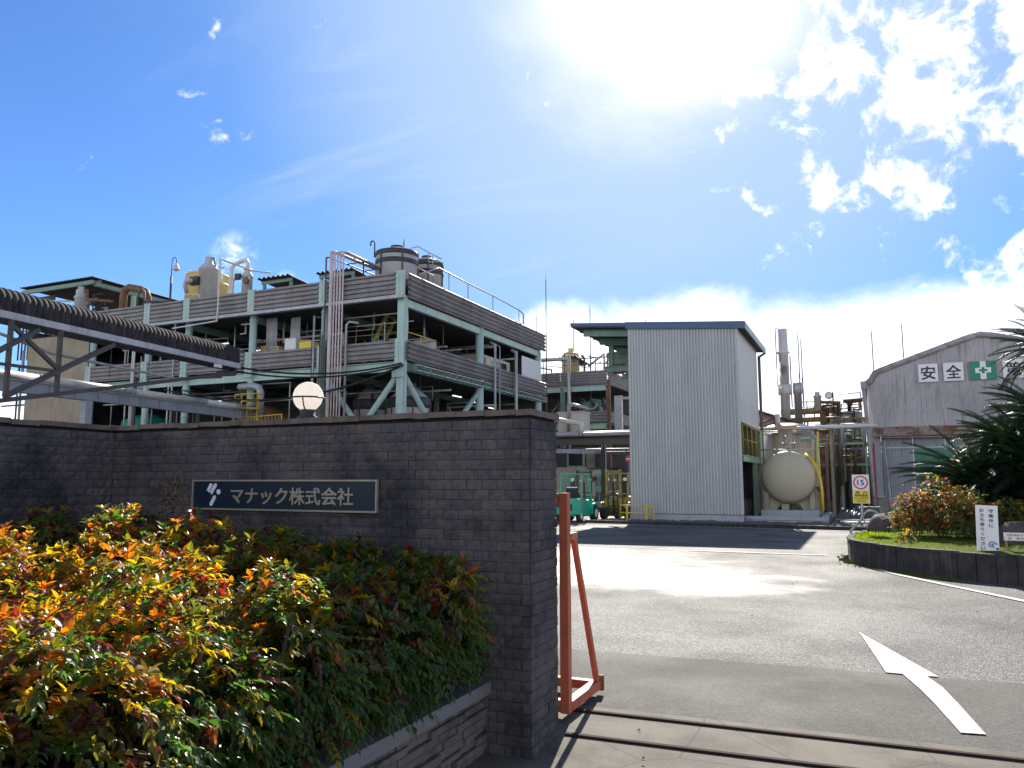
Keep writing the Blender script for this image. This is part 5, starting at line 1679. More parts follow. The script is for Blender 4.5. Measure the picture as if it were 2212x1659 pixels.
# ================================================================== SILVER VERTICAL TANK and sheds behind it
sv = thing('silver_tank', 'tall stainless steel vertical tank with a domed copper toned top', 'tank', (-3.2, 38.3, 0))
MB().lathe((-3.2, 38.3, 0), [(1.14, 0.1), (1.14, 3.95)], 48).build('shell', 'stainless', sv)
MB().lathe((-3.2, 38.3, 3.952), [(1.16, 0), (1.13, 0.09), (0.9, 0.24), (0.5, 0.34), (0.05, 0.37)], 48).build('dome', 'dome_copper', sv)
for z in (1.3, 2.6):
    MB().lathe((-3.2, 38.3, z), [(1.14, 0), (1.15, 0.004), (1.15, 0.05), (1.14, 0.054)], 48).build('seam', 'stainless', sv)
MB().path([(-3.75, 37.9, 4.1), (-3.75, 37.9, 4.55), (-4.3, 37.9, 4.35), (-4.6, 37.9, 4.2)], 0.05, 8).build('vent_pipe', 'pipe_dark', sv)
MB().tube((-3.6, 37.9, 4.2), (-3.6, 37.9, 4.72), 0.12, 12).build('nozzle', 'pipe_white', sv)
simple('service_pipe', MB().path([(-5.0, 37.4, 4.0), (0.6, 37.4, 4.05)], 0.085, 10), 'pipe_white', 'long pale pipe running level from the tower to the barn', 'pipe')
sp2 = MB()
for k in range(3):
    sp2.path([(-4.6, 37.25, 3.9 - k * .07), (-2.2, 37.2, 3.88 - k * .07), (-2.0, 37.2, 3.7 - k * .07), (-1.75, 37.2, 3.4)], 0.03, 6)
simple('service_pipe', sp2, 'galv', 'trio of thin conduits below the long pale pipe', 'pipes')
sp3 = MB(); sp3.box(-1.96, -1.82, 37.3, 37.44, 0, 3.62); sp3.box(-2.6, -1.97, 37.3, 37.42, 3.5, 3.6)
simple('pipe_stand', sp3, 'pale_green', 'pale green steel pipe stand right of the silver tank', 'stand')
sh = thing('boiler_house', 'brown corrugated boiler house with a sloping roof behind the silver tank', 'building', (-4.0, 44, 0))
for i in range(4):
    MB().sheet((-6.0 + i * 1.12, 42.0, 0), (1, 0, 0), (0, 0, 1), (0, -1, 0), 1.118, 5, 0.1, 0.025, 'sine', top=lambda u, i=i: 5.55 - 0.37 * (i * 1.12 + u)).build('cladding_panel', 'rust_sheet', sh)
mb = MB(); n = mb.pts([(-6.1, 41.8, 5.65), (-1.3, 41.8, 3.87), (-1.3, 46, 3.87), (-6.1, 46, 5.65), (-6.1, 41.8, 5.75), (-1.3, 41.8, 3.97), (-1.3, 46, 3.97), (-6.1, 46, 5.75)])
for q in ((3, 2, 1, 0), (4, 5, 6, 7), (0, 1, 5, 4), (1, 2, 6, 5), (2, 3, 7, 6), (3, 0, 4, 7)): mb.face([n + i for i in q])
mb.build('roof', 'roof_black', sh)
MB().box(-1.42, -1.3, 38.6, 46, 0, 3.9).build('wall', 'saddle', sh)
MB().box(-1.62, -1.5, 38.2, 38.3, 0, 3.3).build('corner_post', 'gutter_brown', sh)

# chimney with its polished lower sleeve and a shorter twin
ck = thing('chimney', 'tall grey industrial chimney with a polished steel sleeve', 'chimney', (-3.05, 36.7, 0))
sc_ = 43.0 / 33.0
cx, cy = -2.80 * sc_, 43.0
Z = lambda z: 1.65 + (z - 1.65) * sc_
ck.location = (cx, cy, 0); ORG[ck] = Vector((cx, cy, 0))
MB().lathe((cx, cy, 0), [(0.24, 3.5), (0.24, Z(5.1)), (0.34, Z(5.12)), (0.34, Z(5.52)), (0.24, Z(5.53))], 28).build('sleeve', 'stack_grey', ck)
MB().lathe((cx, cy, 0), [(0.25, Z(5.54)), (0.25, Z(6.80)), (0.33, Z(6.82)), (0.33, Z(6.88)), (0.25, Z(6.9)), (0.235, Z(7.83))], 28).build('flue', 'stack_grey', ck)
MB().path([(cx - .36, cy, Z(5.5)), (cx - .36, cy, Z(7.87)), (cx - .2, cy, Z(7.88))], 0.025, 6).build('conduit', 'pipe_dark', ck)
MB().path([(cx + .33, cy, Z(4.6)), (cx + .33, cy, Z(6.7))], 0.03, 6).build('conduit', 'pipe_dark', ck)
ck2 = thing('chimney', 'short stainless flue just right of the tall chimney', 'chimney', (-3.05, 44.2, 0))
MB().lathe((-3.10, 44.2, 0), [(0.20, 3.5), (0.20, 6.3), (0.24, 6.32), (0.24, 6.9), (0.2, 6.92)], 20).build('flue', 'galv', ck2)
steam((cx + 0.0, cy - 0.5, 7.3), (0.42, 0.42, 1.35), 'steam_b', 'thin white steam curling up the front of the tall chimney', (0, R(4), 0))
steam((cx - 0.95, cy - 0.4, 5.55), (0.8, 0.5, 0.5), 'steam_b', 'wisp of steam low down beside the tower downpipe')

# ================================================================== PIPE STRUCTURE between tank and barn
ps = thing('pipe_structure', 'crowded green and ochre pipe structure between the tank and the barn', 'structure', (-0.8, 46, 0))
MB().ibeam((-1.85, 46, 2.78), (1.4, 46, 2.78), 0.2, 0.32).build('beam', 'pale_green', ps)
MB().box(-1.85, 1.4, 46.2, 52, 2.90, 2.96).build('deck', 'concrete_dark', ps)
for x in (-1.75, -0.1, 1.2):
    MB().box(x - .09, x + .09, 46.1, 46.28, 0, 5.0 if x > -1 else 4.9).build('column', 'pale_green' if x > -1 else 'pipe_dark', ps)
    MB().box(x - .09, x + .09, 50.1, 50.28, 0, 5.0).build('column', 'pale_green', ps)
MB().ibeam((-1.7, 46.0, 4.16), (0.0, 46.0, 4.16), 0.16, 0.16).build('beam', 'pale_green', ps)
MB().path([(-0.35, 45.95, 2.95), (-0.35, 45.95, 3.9), (-0.5, 45.95, 4.1), (-0.9, 45.95, 4.15)], 0.08, 8).build('frame_bend', 'pale_green', ps)
for z, m, r in ((3.62, 'pipe_pink', 0.06), (3.52, 'rust_brown', 0.05), (3.05, 'ochre_pipe', 0.05), (3.28, 'pipe_grey', 0.03)):
    MB().path([(-1.9, 45.8, z), (1.3, 45.8, z)], r, 8).build('pipe', m, ps)
MB().box(-1.5, -0.2, 47.6, 47.7, 2.97, 4.9).build('tank_screen', 'steel_dark', ps)
MB().lathe((-0.8, 47.0, 3.0), [(0.85, 0), (0.85, 1.9), (0.86, 2.0), (0.84, 2.42), (0.5, 2.5)], 28).build('vessel', 'grp_grey', ps)
MB().lathe((-0.8, 47.0, 4.9), [(0.86, 0), (0.93, 0.02), (0.93, 0.09), (0.86, .11)], 28).build('vessel_ring', 'grp_grey', ps)
MB().path([(-4.2, 46.4, 5.52), (-1.2, 46.4, 5.56)], 0.19, 12).build('duct', 'ochre_pipe', ps)
MB().path([(-3.9, 47.2, 5.1), (-0.3, 47.2, 5.15)], 0.16, 10).build('duct', 'ochre_pipe', ps)
MB().path([(-1.9, 46.6, 4.2), (-1.9, 46.6, 5.2), (-1.75, 46.6, 5.5)], 0.16, 10).build('duct', 'ochre_pipe', ps)
MB().path([(-0.9, 46.2, 6.0), (1.4, 46.2, 6.12)], 0.11, 8).build('duct', 'rust_brown', ps)
MB().path([(-0.6, 46.2, 5.45), (-0.6, 46.2, 5.85), (-0.4, 46.2, 6.0)], 0.10, 8).build('duct', 'steel_dark', ps)
for x in (-0.12, 0.12):
    MB().box(x - .05, x + .05, 45.85, 45.95, 2.96, 5.05).build('post', 'yellow_old', ps)
MB().path([(-1.5, 45.7, 5.0), (0.2, 45.7, 5.02)], 0.04, 6).build('hand_rail', 'yellow', ps)
MB().path([(-1.5, 45.7, 4.7), (-1.5, 45.7, 5.0)], 0.04, 6).build('hand_rail', 'yellow', ps)
for z in (5.75, 6.05):
    MB().path([(-3.2, 46.2, z), (-1.5, 46.2, z)], 0.025, 6).build('hand_rail', 'yellow_old', ps)
for i in range(5):
    MB().tube((-3.2 + i * .42, 46.2, 5.5), (-3.2 + i * .42, 46.2, 6.1), 0.025, 6).build('hand_rail_post', 'yellow_old', ps)
q_ = random.Random(11)
for i in range(26):
    x = q_.uniform(-2.4, 1.2); y = q_.uniform(45.9, 48.5); z = q_.uniform(5.0, 6.1)
    dx = q_.choice((-1, 1)) * q_.uniform(0.3, 1.2)
    MB().path([(x, y, z), (x + dx, y, z + q_.uniform(-.1, .1)), (x + dx, y, z - q_.uniform(0.3, 1.1))], q_.choice((0.03, 0.04, 0.06, 0.09)), 6).build('pipe', q_.choice(('rust_brown', 'ochre_pipe', 'pipe_dark', 'gutter_brown', 'pipe_grey', 'yellow_old')), ps)
for i in range(12):
    x = q_.uniform(-1.6, 1.1); y = q_.uniform(46.5, 50)
    MB().path([(x, y, 0), (x, y, 2.7)], q_.choice((0.03, 0.05, 0.08)), 6).build('pipe', q_.choice(('pipe_dark', 'mint_dark', 'pipe_grey')), ps)
for i in range(34):
    x = q_.uniform(-2.3, 0.1); y = q_.uniform(39.0, 44.5); z = q_.uniform(2.2, 4.8); dx = q_.choice((-1, 1)) * q_.uniform(.3, 1.0)
    MB().path([(x, y, q_.uniform(0, 2)), (x, y, z), (x + dx, y, z), (x + dx, y, z - q_.uniform(.3, 1.4))], q_.choice((0.025, 0.035, 0.05, 0.07)), 6).build('pipe', q_.choice(('rust_brown', 'ochre_pipe', 'pipe_dark', 'gutter_brown', 'pipe_grey', 'pipe_dark')), ps)
for z in (2.4, 3.4, 4.3):
    MB().bar((-2.1, 40.2, z), (0.2, 40.2, z), 0.07, 0.10).build('beam', 'pale_green', ps)
for x in (-1.0, 0.1):
    MB().box(x - .05, x + .05, 40.15, 40.25, 0, 4.4).build('column', 'pale_green', ps)
MB().box(-1.9, 1.5, 52, 52.1, 0, 2.9).build('rear_wall', 'inner_wall', ps)
MB().path([(-1.1, 46.3, 6.42), (0.0, 46.3, 6.45), (0.02, 46.3, 5.9)], 0.03, 6).build('pipe', 'pipe_grey', ps)
mb = MB().lathe((-2.2, 46.0, 5.5), [(0.19, 0), (0.19, .75), (0.25, .76), (0.1, .95), (0.13, .97), (0.13, 1.05)], 16)
simple('roof_vent', mb, 'stack_grey', 'slim dark grey capped vent above the ochre ducts', 'vent')
fl = thing('floodlight', 'round floodlight facing the yard above the pipe structure', 'lamp', (-1.55, 45.8, 5.7))
MB().tube((-1.4, 45.9, 5.4), (-1.4, 45.9, 6.5), 0.04, 6).build('post', 'steel_dark', fl)
MB().lathe((-1.6, 45.6, 6.3), [(0.17, 0), (0.2, 0.02), (0.2, 0.1), (0.1, 0.28)], 18, 'y').build('housing', 'steel_dark', fl)
MB().lathe((-1.6, 45.59, 6.3), [(0.16, 0), (0.16, 0.008)], 18, 'y').build('lens', 'lamp_lens', fl)
ld = thing('ladder', 'pale aluminium ladder leaning beside the barn downpipe', 'ladder', (0.35, 45.6, 2.96))
l_ = MB()
for x in (0.22, 0.55): l_.bar((x, 45.3, 2.96), (x + .05, 45.7, 4.7), 0.04, 0.06)
for i in range(6): l_.tube((0.22, 45.33 + i * .06, 3.1 + i * .27), (0.57, 45.33 + i * .06, 3.1 + i * .27), 0.018, 5)
l_.build('ladder_frame', 'galv', ld)

# ================================================================== LEFT BACKGROUND: second plant block, pipe rack, shed
C = thing('process_building', 'smaller rusty plant block with dark louvre bands, far behind the yard', 'building', (-22, 58, 0))
cx0, cx1 = -30.0, -18.15
for z0, z1 in ((9.25, 10.35), (6.2, 7.1)):
    for a, b in ((-30, -26.1), (-26.1, -22.1), (-22.1, cx1)):
        MB().sheet((a, 58, z0), (0, 0, 1), (1, 0, 0), (0, -1, 0), z1 - z0, b - a - .01, 0.2, 0.08, 'trap').build('louver_panel', 'louver', C)
    MB().sheet((cx1, 58.02, z0), (0, 0, 1), (0, 1, 0), (1, 0, 0), z1 - z0, 9, 0.2, 0.08, 'tri').build('louver_panel', 'louver', C)
for x in (-26, -22, cx1):
    MB().box(x - .16, x + .16, 58.05, 58.37, 0, 9.6).build('column', 'rust_brown' if x > -20 else 'mint_dark', C)
MB().ibeam((-30, 58.1, 8.95), (cx1, 58.1, 8.95), 0.2, 0.45).build('beam', 'mint', C)
MB().ibeam((-30, 58.1, 5.9), (cx1, 58.1, 5.9), 0.2, 0.45).build('beam', 'pale_green', C)
MB().box(-30, cx1, 58.3, 66, 6.0, 6.12).build('floor_slab', 'soffit_dark', C)
MB().box(-30, cx1, 58.3, 66, 9.2, 9.3).build('ceiling_slab', 'soffit_dark', C)
MB().box(-30, cx1, 66, 66.2, 0, 10.2).build('rear_wall', 'inner_wall', C)
MB().path([(-21.2, 57.5, 4.0), (-21.2, 57.5, 11.35), (-25, 57.5, 11.4)], 0.16, 10).build('riser_pipe', 'galv', C)
handrail(C, [(-27, 58.2, 10.4), (-22, 58.2, 10.4), (cx1, 58.2, 10.4), (cx1, 64, 10.4)], 1.0, 'gutter_brown', 0.035)
for i in range(22):
    x = q_.uniform(-23.5, -17); y = q_.uniform(58.5, 62)
    MB().path([(x, y, 10.3), (x, y, q_.uniform(10.8, 12.2)), (x + q_.uniform(-1.5, 1.5), y, q_.uniform(10.8, 12.2))], q_.choice((0.04, 0.06, 0.1)), 6).build('pipe', q_.choice(('rust_brown', 'pipe_dark', 'gutter_brown', 'pipe_grey')), C)
for i in range(14):
    x = q_.uniform(-23, -18.6); y = q_.uniform(58.6, 61)
    MB().path([(x, y, 6.2), (x, y, q_.uniform(7.2, 8.4)), (x + q_.uniform(-1, 1), y, q_.uniform(7.2, 8.4))], q_.choice((0.05, 0.08, 0.12)), 6).build('pipe', q_.choice(('pipe_grey', 'mint_dark', 'pipe_white')), C)
MB().lathe((-20.4, 59.5, 6.2), [(0.5, 0), (0.55, 1.2), (0.4, 1.8)], 16).build('vessel', 'mint_dark', C)
MB().path([(-21.8, 58.9, 8.0), (-20.8, 58.9, 7.6), (-20.2, 58.9, 7.3), (-19.5, 58.9, 7.4), (-19.2, 58.9, 8.0)], 0.1, 8).build('hose', 'pipe_grey', C)
fr = MB()
fr.box(-17.5, -16.9, 57.6, 57.9, 5.5, 8.2); fr.box(-16.9, -15.6, 57.7, 57.8, 7.9, 8.1)
fr.build('service_tower', 'galv', C)
mb = MB()
mb.sheet((-23.0, 59.0, 11.75), (1, 0, 0), Vector((0, 1, -0.05)).normalized(), (0, 0, 1), 1.9, 4, 0.26, 0.12, 'sine')
mb.build('roof_sheet', 'roof_black', C)
ft = thing('roof_tank', 'stained beige tank with a capped top on the far plant block', 'tank', (-22.3, 61, 10.3))
MB().lathe((-22.3, 61, 10.3), [(0.75, 0), (0.75, 1.9), (0.5, 2.15), (0.22, 2.2), (0.22, 2.45), (0.28, 2.5)], 22).build('shell', 'yellow_tank', ft)
for x in (-17.9, -16.9):
    t = thing('roof_tank', 'rusty capped roof vessel at the right end of the far plant block, ' + ('left one' if x < -17 else 'right one'), 'tank', (x, 60, 10.3), 'rusty roof vessels')
    MB().lathe((x, 60, 10.3), [(0.55, 0), (0.55, 1.4), (0.8, 1.45), (0.75, 1.6), (0.2, 1.8)], 18).build('shell', 'rust_brown', t)

pr_ = thing('pipe_rack', 'grey overhead pipe rack crossing the yard behind the forklifts', 'pipe rack', (-15, 46, 0))
for y in (45.8,):
    MB().ibeam((-24, y, 4.1), (-8.9, y, 4.05), 0.3, 0.42).build('beam', 'gutter_brown', pr_)
MB().box(-24, -8.9, 45.4, 47.0, 4.33, 4.37).build('deck', 'concrete_dark', pr_)
for z, r, m, y in ((4.55, 0.10, 'pipe_pink', 45.6), (4.47, 0.06, 'pipe_white', 46.0), (4.72, 0.05, 'pipe_grey', 46.4), (4.45, 0.05, 'pipe_grey', 45.45), (3.6, 0.05, 'pipe_grey', 46.2), (3.4, 0.06, 'pipe_dark', 46.4)):
    MB().path([(-24, y, z), (-9.0, y, z - 0.03)], r, 8).build('pipe', m, pr_)
for x in (-14.7, -20.5):
    MB().box(x - .1, x + .1, 45.72, 45.92, 0, 3.88).build('post', 'steel_dark', pr_)
    MB().tube((x + .22, 45.7, 0), (x + .22, 45.7, 3.9), 0.05, 8).build('downpipe', 'pipe_grey', pr_)
for i in range(10):
    x = q_.uniform(-18, -10)
    MB().path([(x, 45.6, 3.85), (x, 45.6, q_.uniform(3.2, 3.6)), (x + q_.uniform(-.8, .8), 45.6, 3.3)], 0.035, 6).build('pipe', q_.choice(('pipe_grey', 'pipe_dark')), pr_)
simple('service_pipe', MB().path([(-20, 45.2, 5.65), (-17.8, 45.2, 5.52), (-15.95, 45.2, 5.12), (-15.9, 45.2, 4.4)], 0.15, 10), 'pipe_white', 'fat white pipe dropping onto the overhead pipe rack', 'pipe')
tb = thing('water_tank', 'boxy cream tank standing above the pipe rack behind the wall', 'tank', (-17.6, 48, 4.4))
MB().box(-18.3, -16.6, 47.5, 49, 4.4, 6.05).build('shell', 'cream_wall', tb)
MB().box(-18.35, -16.55, 47.45, 49.05, 6.051, 6.15).build('lid', 'grp_grey', tb)
MB().path([(-17.5, 47.3, 4.4), (-17.5, 47.3, 6.5), (-17.2, 47.3, 6.6), (-16.2, 47.3, 6.3)], 0.11, 8).build('pipe', 'galv', tb)

gh = thing('workshop', 'low grey workshop with a white canopy edge behind the forklifts', 'building', (-15, 50, 0))
MB().box(-24, -15.9, 50.0, 50.2, 0, 3.9).build('wall', 'inner_wall', gh)
MB().box(-18.6, -17.3, 49.9, 49.98, 2.45, 3.75).build('window_frame', 'pale_green', gh)
MB().box(-18.45, -17.45, 49.88, 49.898, 2.65, 3.55).build('window', 'window_dark', gh)
MB().box(-17.2, -16.6, 49.92, 49.99, 2.2, 3.7).build('wall_panel', 'saddle', gh)
for i, (a, b) in enumerate((((-22, 36.5), (-18.4, 42.0)), ((-18.4, 42.0), (-14.74, 46.6)))):
    MB().bar((a[0], a[1], 3.42), (b[0], b[1], 3.42), 0.08, 0.26).build('canopy_edge', 'gutter', gh)
MB().bar((-14.7, 46.62, 3.4), (-9.2, 46.62, 3.4), 0.08, 0.26).build('canopy_edge', 'gutter', gh)
MB().box(-14.7, -9.0, 46.7, 52, 3.36, 3.46).build('canopy_roof', 'soffit_dark', gh)
MB().box(-14.6, -9.0, 54, 54.2, 0, 5).build('wall', 'inner_wall', gh)
for i in range(12):
    x = q_.uniform(-14, -9.5); y = q_.uniform(47.5, 52)
    MB().box(x, x + q_.uniform(.2, .9), y, y + .4, 0, q_.uniform(.6, 2.0)).build('machine', q_.choice(('steel_dark', 'pipe_dark', 'mint_dark', 'yellow_old')), gh)
shed = thing('site_shed', 'cream shed with a green double door behind the teal forklift', 'shed', (-15.2, 48, 0))
MB().box(-15.95, -14.65, 46.6, 49.5, 0, 2.35).build('wall', 'cream_wall', shed)
MB().box(-16.0, -14.6, 46.5, 49.6, 2.352, 2.43).build('roof', 'roof_black', shed)
dd = MB(); dd.box(-15.5, -14.92, 46.54, 46.598, 0.15, 2.06)
do = dd.build('door', 'green_door', shed)
for x in (-15.44, -15.17):
    for z0, z1 in ((0.35, 0.95), (1.3, 1.85)):
        MB().box(x, x + .2, 46.525, 46.538, z0, z1).build('window', 'window_dark', do)
mb = MB().box(-15.72, -15.45, 46.3, 46.598, 1.65, 1.9)
mb.build('lamp_bracket', 'gutter_brown', shed)
s2 = thing('site_shed', 'cream wall with a green door glimpsed behind the forklift guard', 'shed', (-17.5, 48, 0))
MB().box(-19.5, -16.05, 47.6, 49.5, 0, 2.5).build('wall', 'cream_wall', s2)
do = MB().box(-17.6, -17.0, 47.53, 47.598, 0.1, 2.0).build('door', 'green_door', s2)
MB().box(-17.5, -17.15, 47.515, 47.528, 1.1, 1.7).build('window', 'window_dark', do)

# ================================================================== LIGHTNING RODS
rods = [(1179, 585, 60, 'tallest thin lightning rod right of the plant building'), (1158, 665, 62, 'short lightning rod just left of the tallest one'), (1238, 672, 66, 'lightning rod above the overhang of the tower building'),
        (1274, 648, 62, 'lightning rod rising from the far plant block'), (1394, 672, 60, 'very short lightning rod tip over the tower roof'), (1722, 700, 52, 'left of the twin lightning rods right of the chimney'),
        (1728.5, 712, 53, 'right of the twin lightning rods right of the chimney'), (1881, 695, 55, 'lightning rod over the left slope of the barn roof'), (1946, 680, 56, 'lightning rod behind the barn roof below its ridge')]
for (x, y, dd, lab) in rods:
    r = view_dir(x, y)
    k = dd / (-r.x * math.sin(R(24.5)) + r.y * math.cos(R(24.5)))
    p = Vector((0, 0, 1.65)) + r * k
    t = thing('lightning_rod', lab, 'lightning rod', (p.x, p.y, 0), 'lightning rods over the plant')
    s_ = dd / 60.0
    MB().path([(p.x, p.y, 0), (p.x, p.y, p.z * .72)], 0.055 * s_, 6).build('mast', 'pipe_dark', t)
    MB().path([(p.x, p.y, p.z * .72), (p.x, p.y, p.z - .8)], 0.036 * s_, 6).build('mast', 'pipe_dark', t)
    MB().tube((p.x, p.y, p.z - .8), (p.x, p.y, p.z), 0.018 * s_, 5, 0.006).build('tip', 'pipe_dark', t)
    if dd < 57:
        for a in (40, 160, 280):
            MB().tube((p.x, p.y, p.z * .7), (p.x + 3.4 * math.cos(R(a)), p.y + 3.4 * math.sin(R(a)), 4.5), 0.007, 4).build('guy_wire', 'galv', t)

# pale buildings glimpsed at the far left
fb_ = thing('far_building', 'pale low building glimpsed beyond the plant at far left', 'building', (-75, 60, 0))
MB().box(-88, -62, 60, 66, 0, 7.0).build('wall', 'pale_far', fb_)
MB().box(-88.4, -61.6, 59.6, 66.4, 7.001, 7.4).build('roof', 'gutter', fb_)
sf = thing('pipe_scaffold', 'dark scaffold of upright pipes at the far left end of the plant', 'scaffold', (-55, 36, 0))
for i in range(8):
    x = -53.0 - i * 0.55
    MB().tube((x, 36.0 + (i % 3) * .6, 0), (x, 36.0 + (i % 3) * .6, 8.5 + (i * 37 % 5) * .7), 0.07 + 0.03 * (i % 2), 6).build('pipe', ('pipe_dark', 'pipe_grey')[i % 2], sf)
for z in (5.0, 5.9, 7.1, 8.1):
    MB().bar((-58, 36.0, z), (-52.6, 36.0, z), 0.08, 0.12).build('beam', ('pale_green', 'steel_dark')[int(z) % 2], sf)
for x in (-53.4, -54.6):
    for i in range(9):
        MB().tube((x, 35.8, 4.8 + i * .4), (x - .5, 35.8, 4.8 + i * .4), 0.025, 5).build('rung', 'pipe_dark', sf)
# ================================================================== BARN with safety boards
BY = 38.0
bn_ = thing('warehouse', 'weathered corrugated warehouse gable carrying a row of safety boards', 'building', (5.5, 45, 0))
def gz(x):                       # gable roof line, rounded at the eave and ridge
    if x < 4.78: z = 6.42 + (x - 0.42) * 0.355
    else: z = 7.97 - (x - 4.78) * 0.275
    z -= 0.05 * math.exp(-((x - 4.78) / 0.35) ** 2)
    if x < 0.72: z -= 0.36 * ((0.72 - x) / 0.32) ** 2
    return z
xs = [0.42, 1.32, 2.22, 3.12, 4.02, 4.92, 5.82, 6.72, 7.62, 8.52]
for a, b in zip(xs, xs[1:]):
    MB().sheet((a, BY + random.uniform(-.006, .006), 4.66), (1, 0, 0), (0, 0, 1), (0, -1, 0), b - a, 3, 0.09, 0.034, 'sine', top=lambda u, a=a: gz(a + u) - 4.66 - 0.10).build('cladding_sheet', 'barn_sheet', bn_)
for a, b in zip(xs[::2], xs[2::2] + [8.52]):
    MB().sheet((a, BY + random.uniform(-.004, .01), 3.97), (1, 0, 0), (0, 0, 1), (0, -1, 0), b - a, 0.70, 0.09, 0.034, 'sine').build('cladding_sheet', 'barn_sheet', bn_)
d_ = Vector((0, -0.36, -0.40)).normalized()
for a, b in zip(xs[::2], xs[2::2] + [8.52]):
    MB().sheet((a - .02 if a < 1 else a, BY - 0.03, 4.0), (1, 0, 0), d_, Vector((0, d_.z, -d_.y)), b - a, 0.56 + random.uniform(-.02, .02), 0.082, 0.022, 'sine').build('awning_sheet', 'rust_sheet', bn_)
MB().box(0.42, 8.5, BY - 0.012, BY + 0.0, 4.645, 4.665).build('lap_flashing', 'barn_trim', bn_)
MB().box(0.42, 8.5, BY + 0.03, BY + 0.1, 3.6, 6.2).build('wall', 'inner_wall', bn_)
MB().box(0.30, 0.415, BY + 0.02, 60, 0.0, 6.2).build('wall', 'barn_sheet', bn_)
# rolled verge
vg = []
x = 0.20
while x < 8.6:
    vg.append((x, BY - 0.02, gz(max(x, 0.42)) - 0.03 - (0.12 if x < 0.4 else 0))); x += 0.22
for i in range(0, len(vg) - 1, 5):
    MB().path(vg[i:i + 6], 0.135, 10).build('verge_flashing', 'barn_trim', bn_)
MB().path([(0.24, BY - .02, 6.05), (0.20, BY - 0.02, 5.75)], 0.13, 10).build('verge_flashing', 'barn_trim', bn_)
rf = MB()
for i in range(len(vg) - 1):
    a, b = vg[i], vg[i + 1]
    rf.quad((a[0], BY, a[2] + .1), (b[0], BY, b[2] + .1), (b[0], 60, b[2] + .1), (a[0], 60, a[2] + .1))
rf.build('roof', 'barn_trim', bn_)
MB().path([(3.9, 42, 7.95), (4.05, 42, 8.15), (4.6, 42, 8.2), (5.0, 42, 8.1)], 0.14, 8).build('ridge_cowl', 'gutter_brown', bn_)
# lower storey: pier, blue grey sheets, base
MB().box(0.40, 0.72, BY - 0.03, BY + 0.1, 0.9, 3.62).build('pier', 'barn_blue', bn_)
for a in range(6):
    MB().sheet((0.73 + a * 1.25, BY + 0.14, 0.9), (1, 0, 0), (0, 0, 1), (0, -1, 0), 1.245, 2.75, 0.09, 0.034, 'sine').build('cladding_sheet', 'barn_blue', bn_)
MB().box(0.72, 8.4, BY + 0.06, BY + 0.14, 3.05, 3.12).build('door_rail', 'mint', bn_)
MB().box(0.73, 8.4, BY - 0.22, BY + 0.05, 3.50, 3.58).build('soffit', 'barn_trim', bn_)
MB().box(2.05, 5.6, BY + 0.085, BY + 0.125, 0.2, 2.98).build('sliding_door', 'door_green', bn_)
MB().box(0.42, 8.4, BY + 0.02, BY + 0.3, 0, 0.885).build('base_wall', 'concrete', bn_)
MB().box(0.28, 0.75, BY - 0.12, BY + 0.01, 0.88, 0.98).build('sill', 'barn_trim', bn_)
dp = MB().path([(0.12, BY - 0.25, 6.0), (0.24, BY - 0.25, 3.5), (0.34, BY - 0.25, 0.0)], 0.085, 10)
dp.box(0.02, 0.26, BY - .38, BY - .1, 5.7, 6.05)
dp.build('downpipe', 'barn_trim', bn_)
MB().tube((0.40, BY - 0.1, 0), (0.40, BY - 0.1, 3.3), 0.04, 8).build('red_pipe', 'rust_red', bn_)
MB().path([(0.86, BY - 0.14, 3.4), (0.84, BY - 0.14, 3.2), (0.95, BY - 0.14, 1.0), (0.95, BY - 0.14, 0.1)], 0.05, 8).build('downpipe', 'barn_trim', bn_)
for x in (2.75, 3.75):
    MB().box(x - .03, x + .03, BY - .06, BY - .025, 5.62, 5.9).build('bracket', 'barn_trim', bn_)

def board(x0, x1, mat, label, txt=None):
    t = thing('safety_board', label, 'sign', ((x0 + x1) / 2, BY - 0.1, 5.92), 'safety boards on the warehouse gable')
    MB().box(x0, x1, BY - 0.115, BY - 0.07, 5.92, 6.71).build('board_panel', mat, t)
    for z in (6.05, 6.55):
        MB().box(x0 + .1, x1 - .1, BY - .068, BY - .022, z, z + .05).build('batten', 'galv', t)
    if txt:
        lettering(txt, 0.6, t, ((x0 + x1) / 2, BY - 0.118, 6.315), 'ink_navy', bold=0.011, depth=0.004, fit=((x1 - x0) * 0.75, 0.59))
    else:
        cxm, czm = (x0 + x1) / 2, 6.315
        def plus(a, w, y0, y1):
            return MB().poly_prism([(cxm + p * 1.12, czm + q) for p, q in ((-w, a), (w, a), (w, w), (a, w), (a, -w), (w, -w), (w, -a), (-w, -a), (-w, -w), (-a, -w), (-a, w), (-w, w))], y0, y1)
        m = MB().box(cxm - 0.11, cxm + 0.11, BY - 0.119, BY - 0.116, 5.925, 6.705)
        m.box(cxm - 0.29, cxm + 0.29, BY - 0.1195, BY - 0.1165, 6.205, 6.425)
        m.build('white_cross', 'sign_white', t)
        plus(0.135, 0.048, BY - 0.1245, BY - 0.1205).build('green_cross', 'safety_green', t)
board(2.36, 3.12, 'sign_white', 'white board with the first dark character, leftmost on the warehouse', '安')
board(3.33, 4.09, 'sign_white', 'white board with the second dark character, left of the green board', '全')
board(4.31, 5.31, 'safety_green', 'green board with a white cross on the warehouse gable')
board(5.53, 6.32, 'sign_white', 'white board right of the green one, partly hidden by cycad fronds', '第')

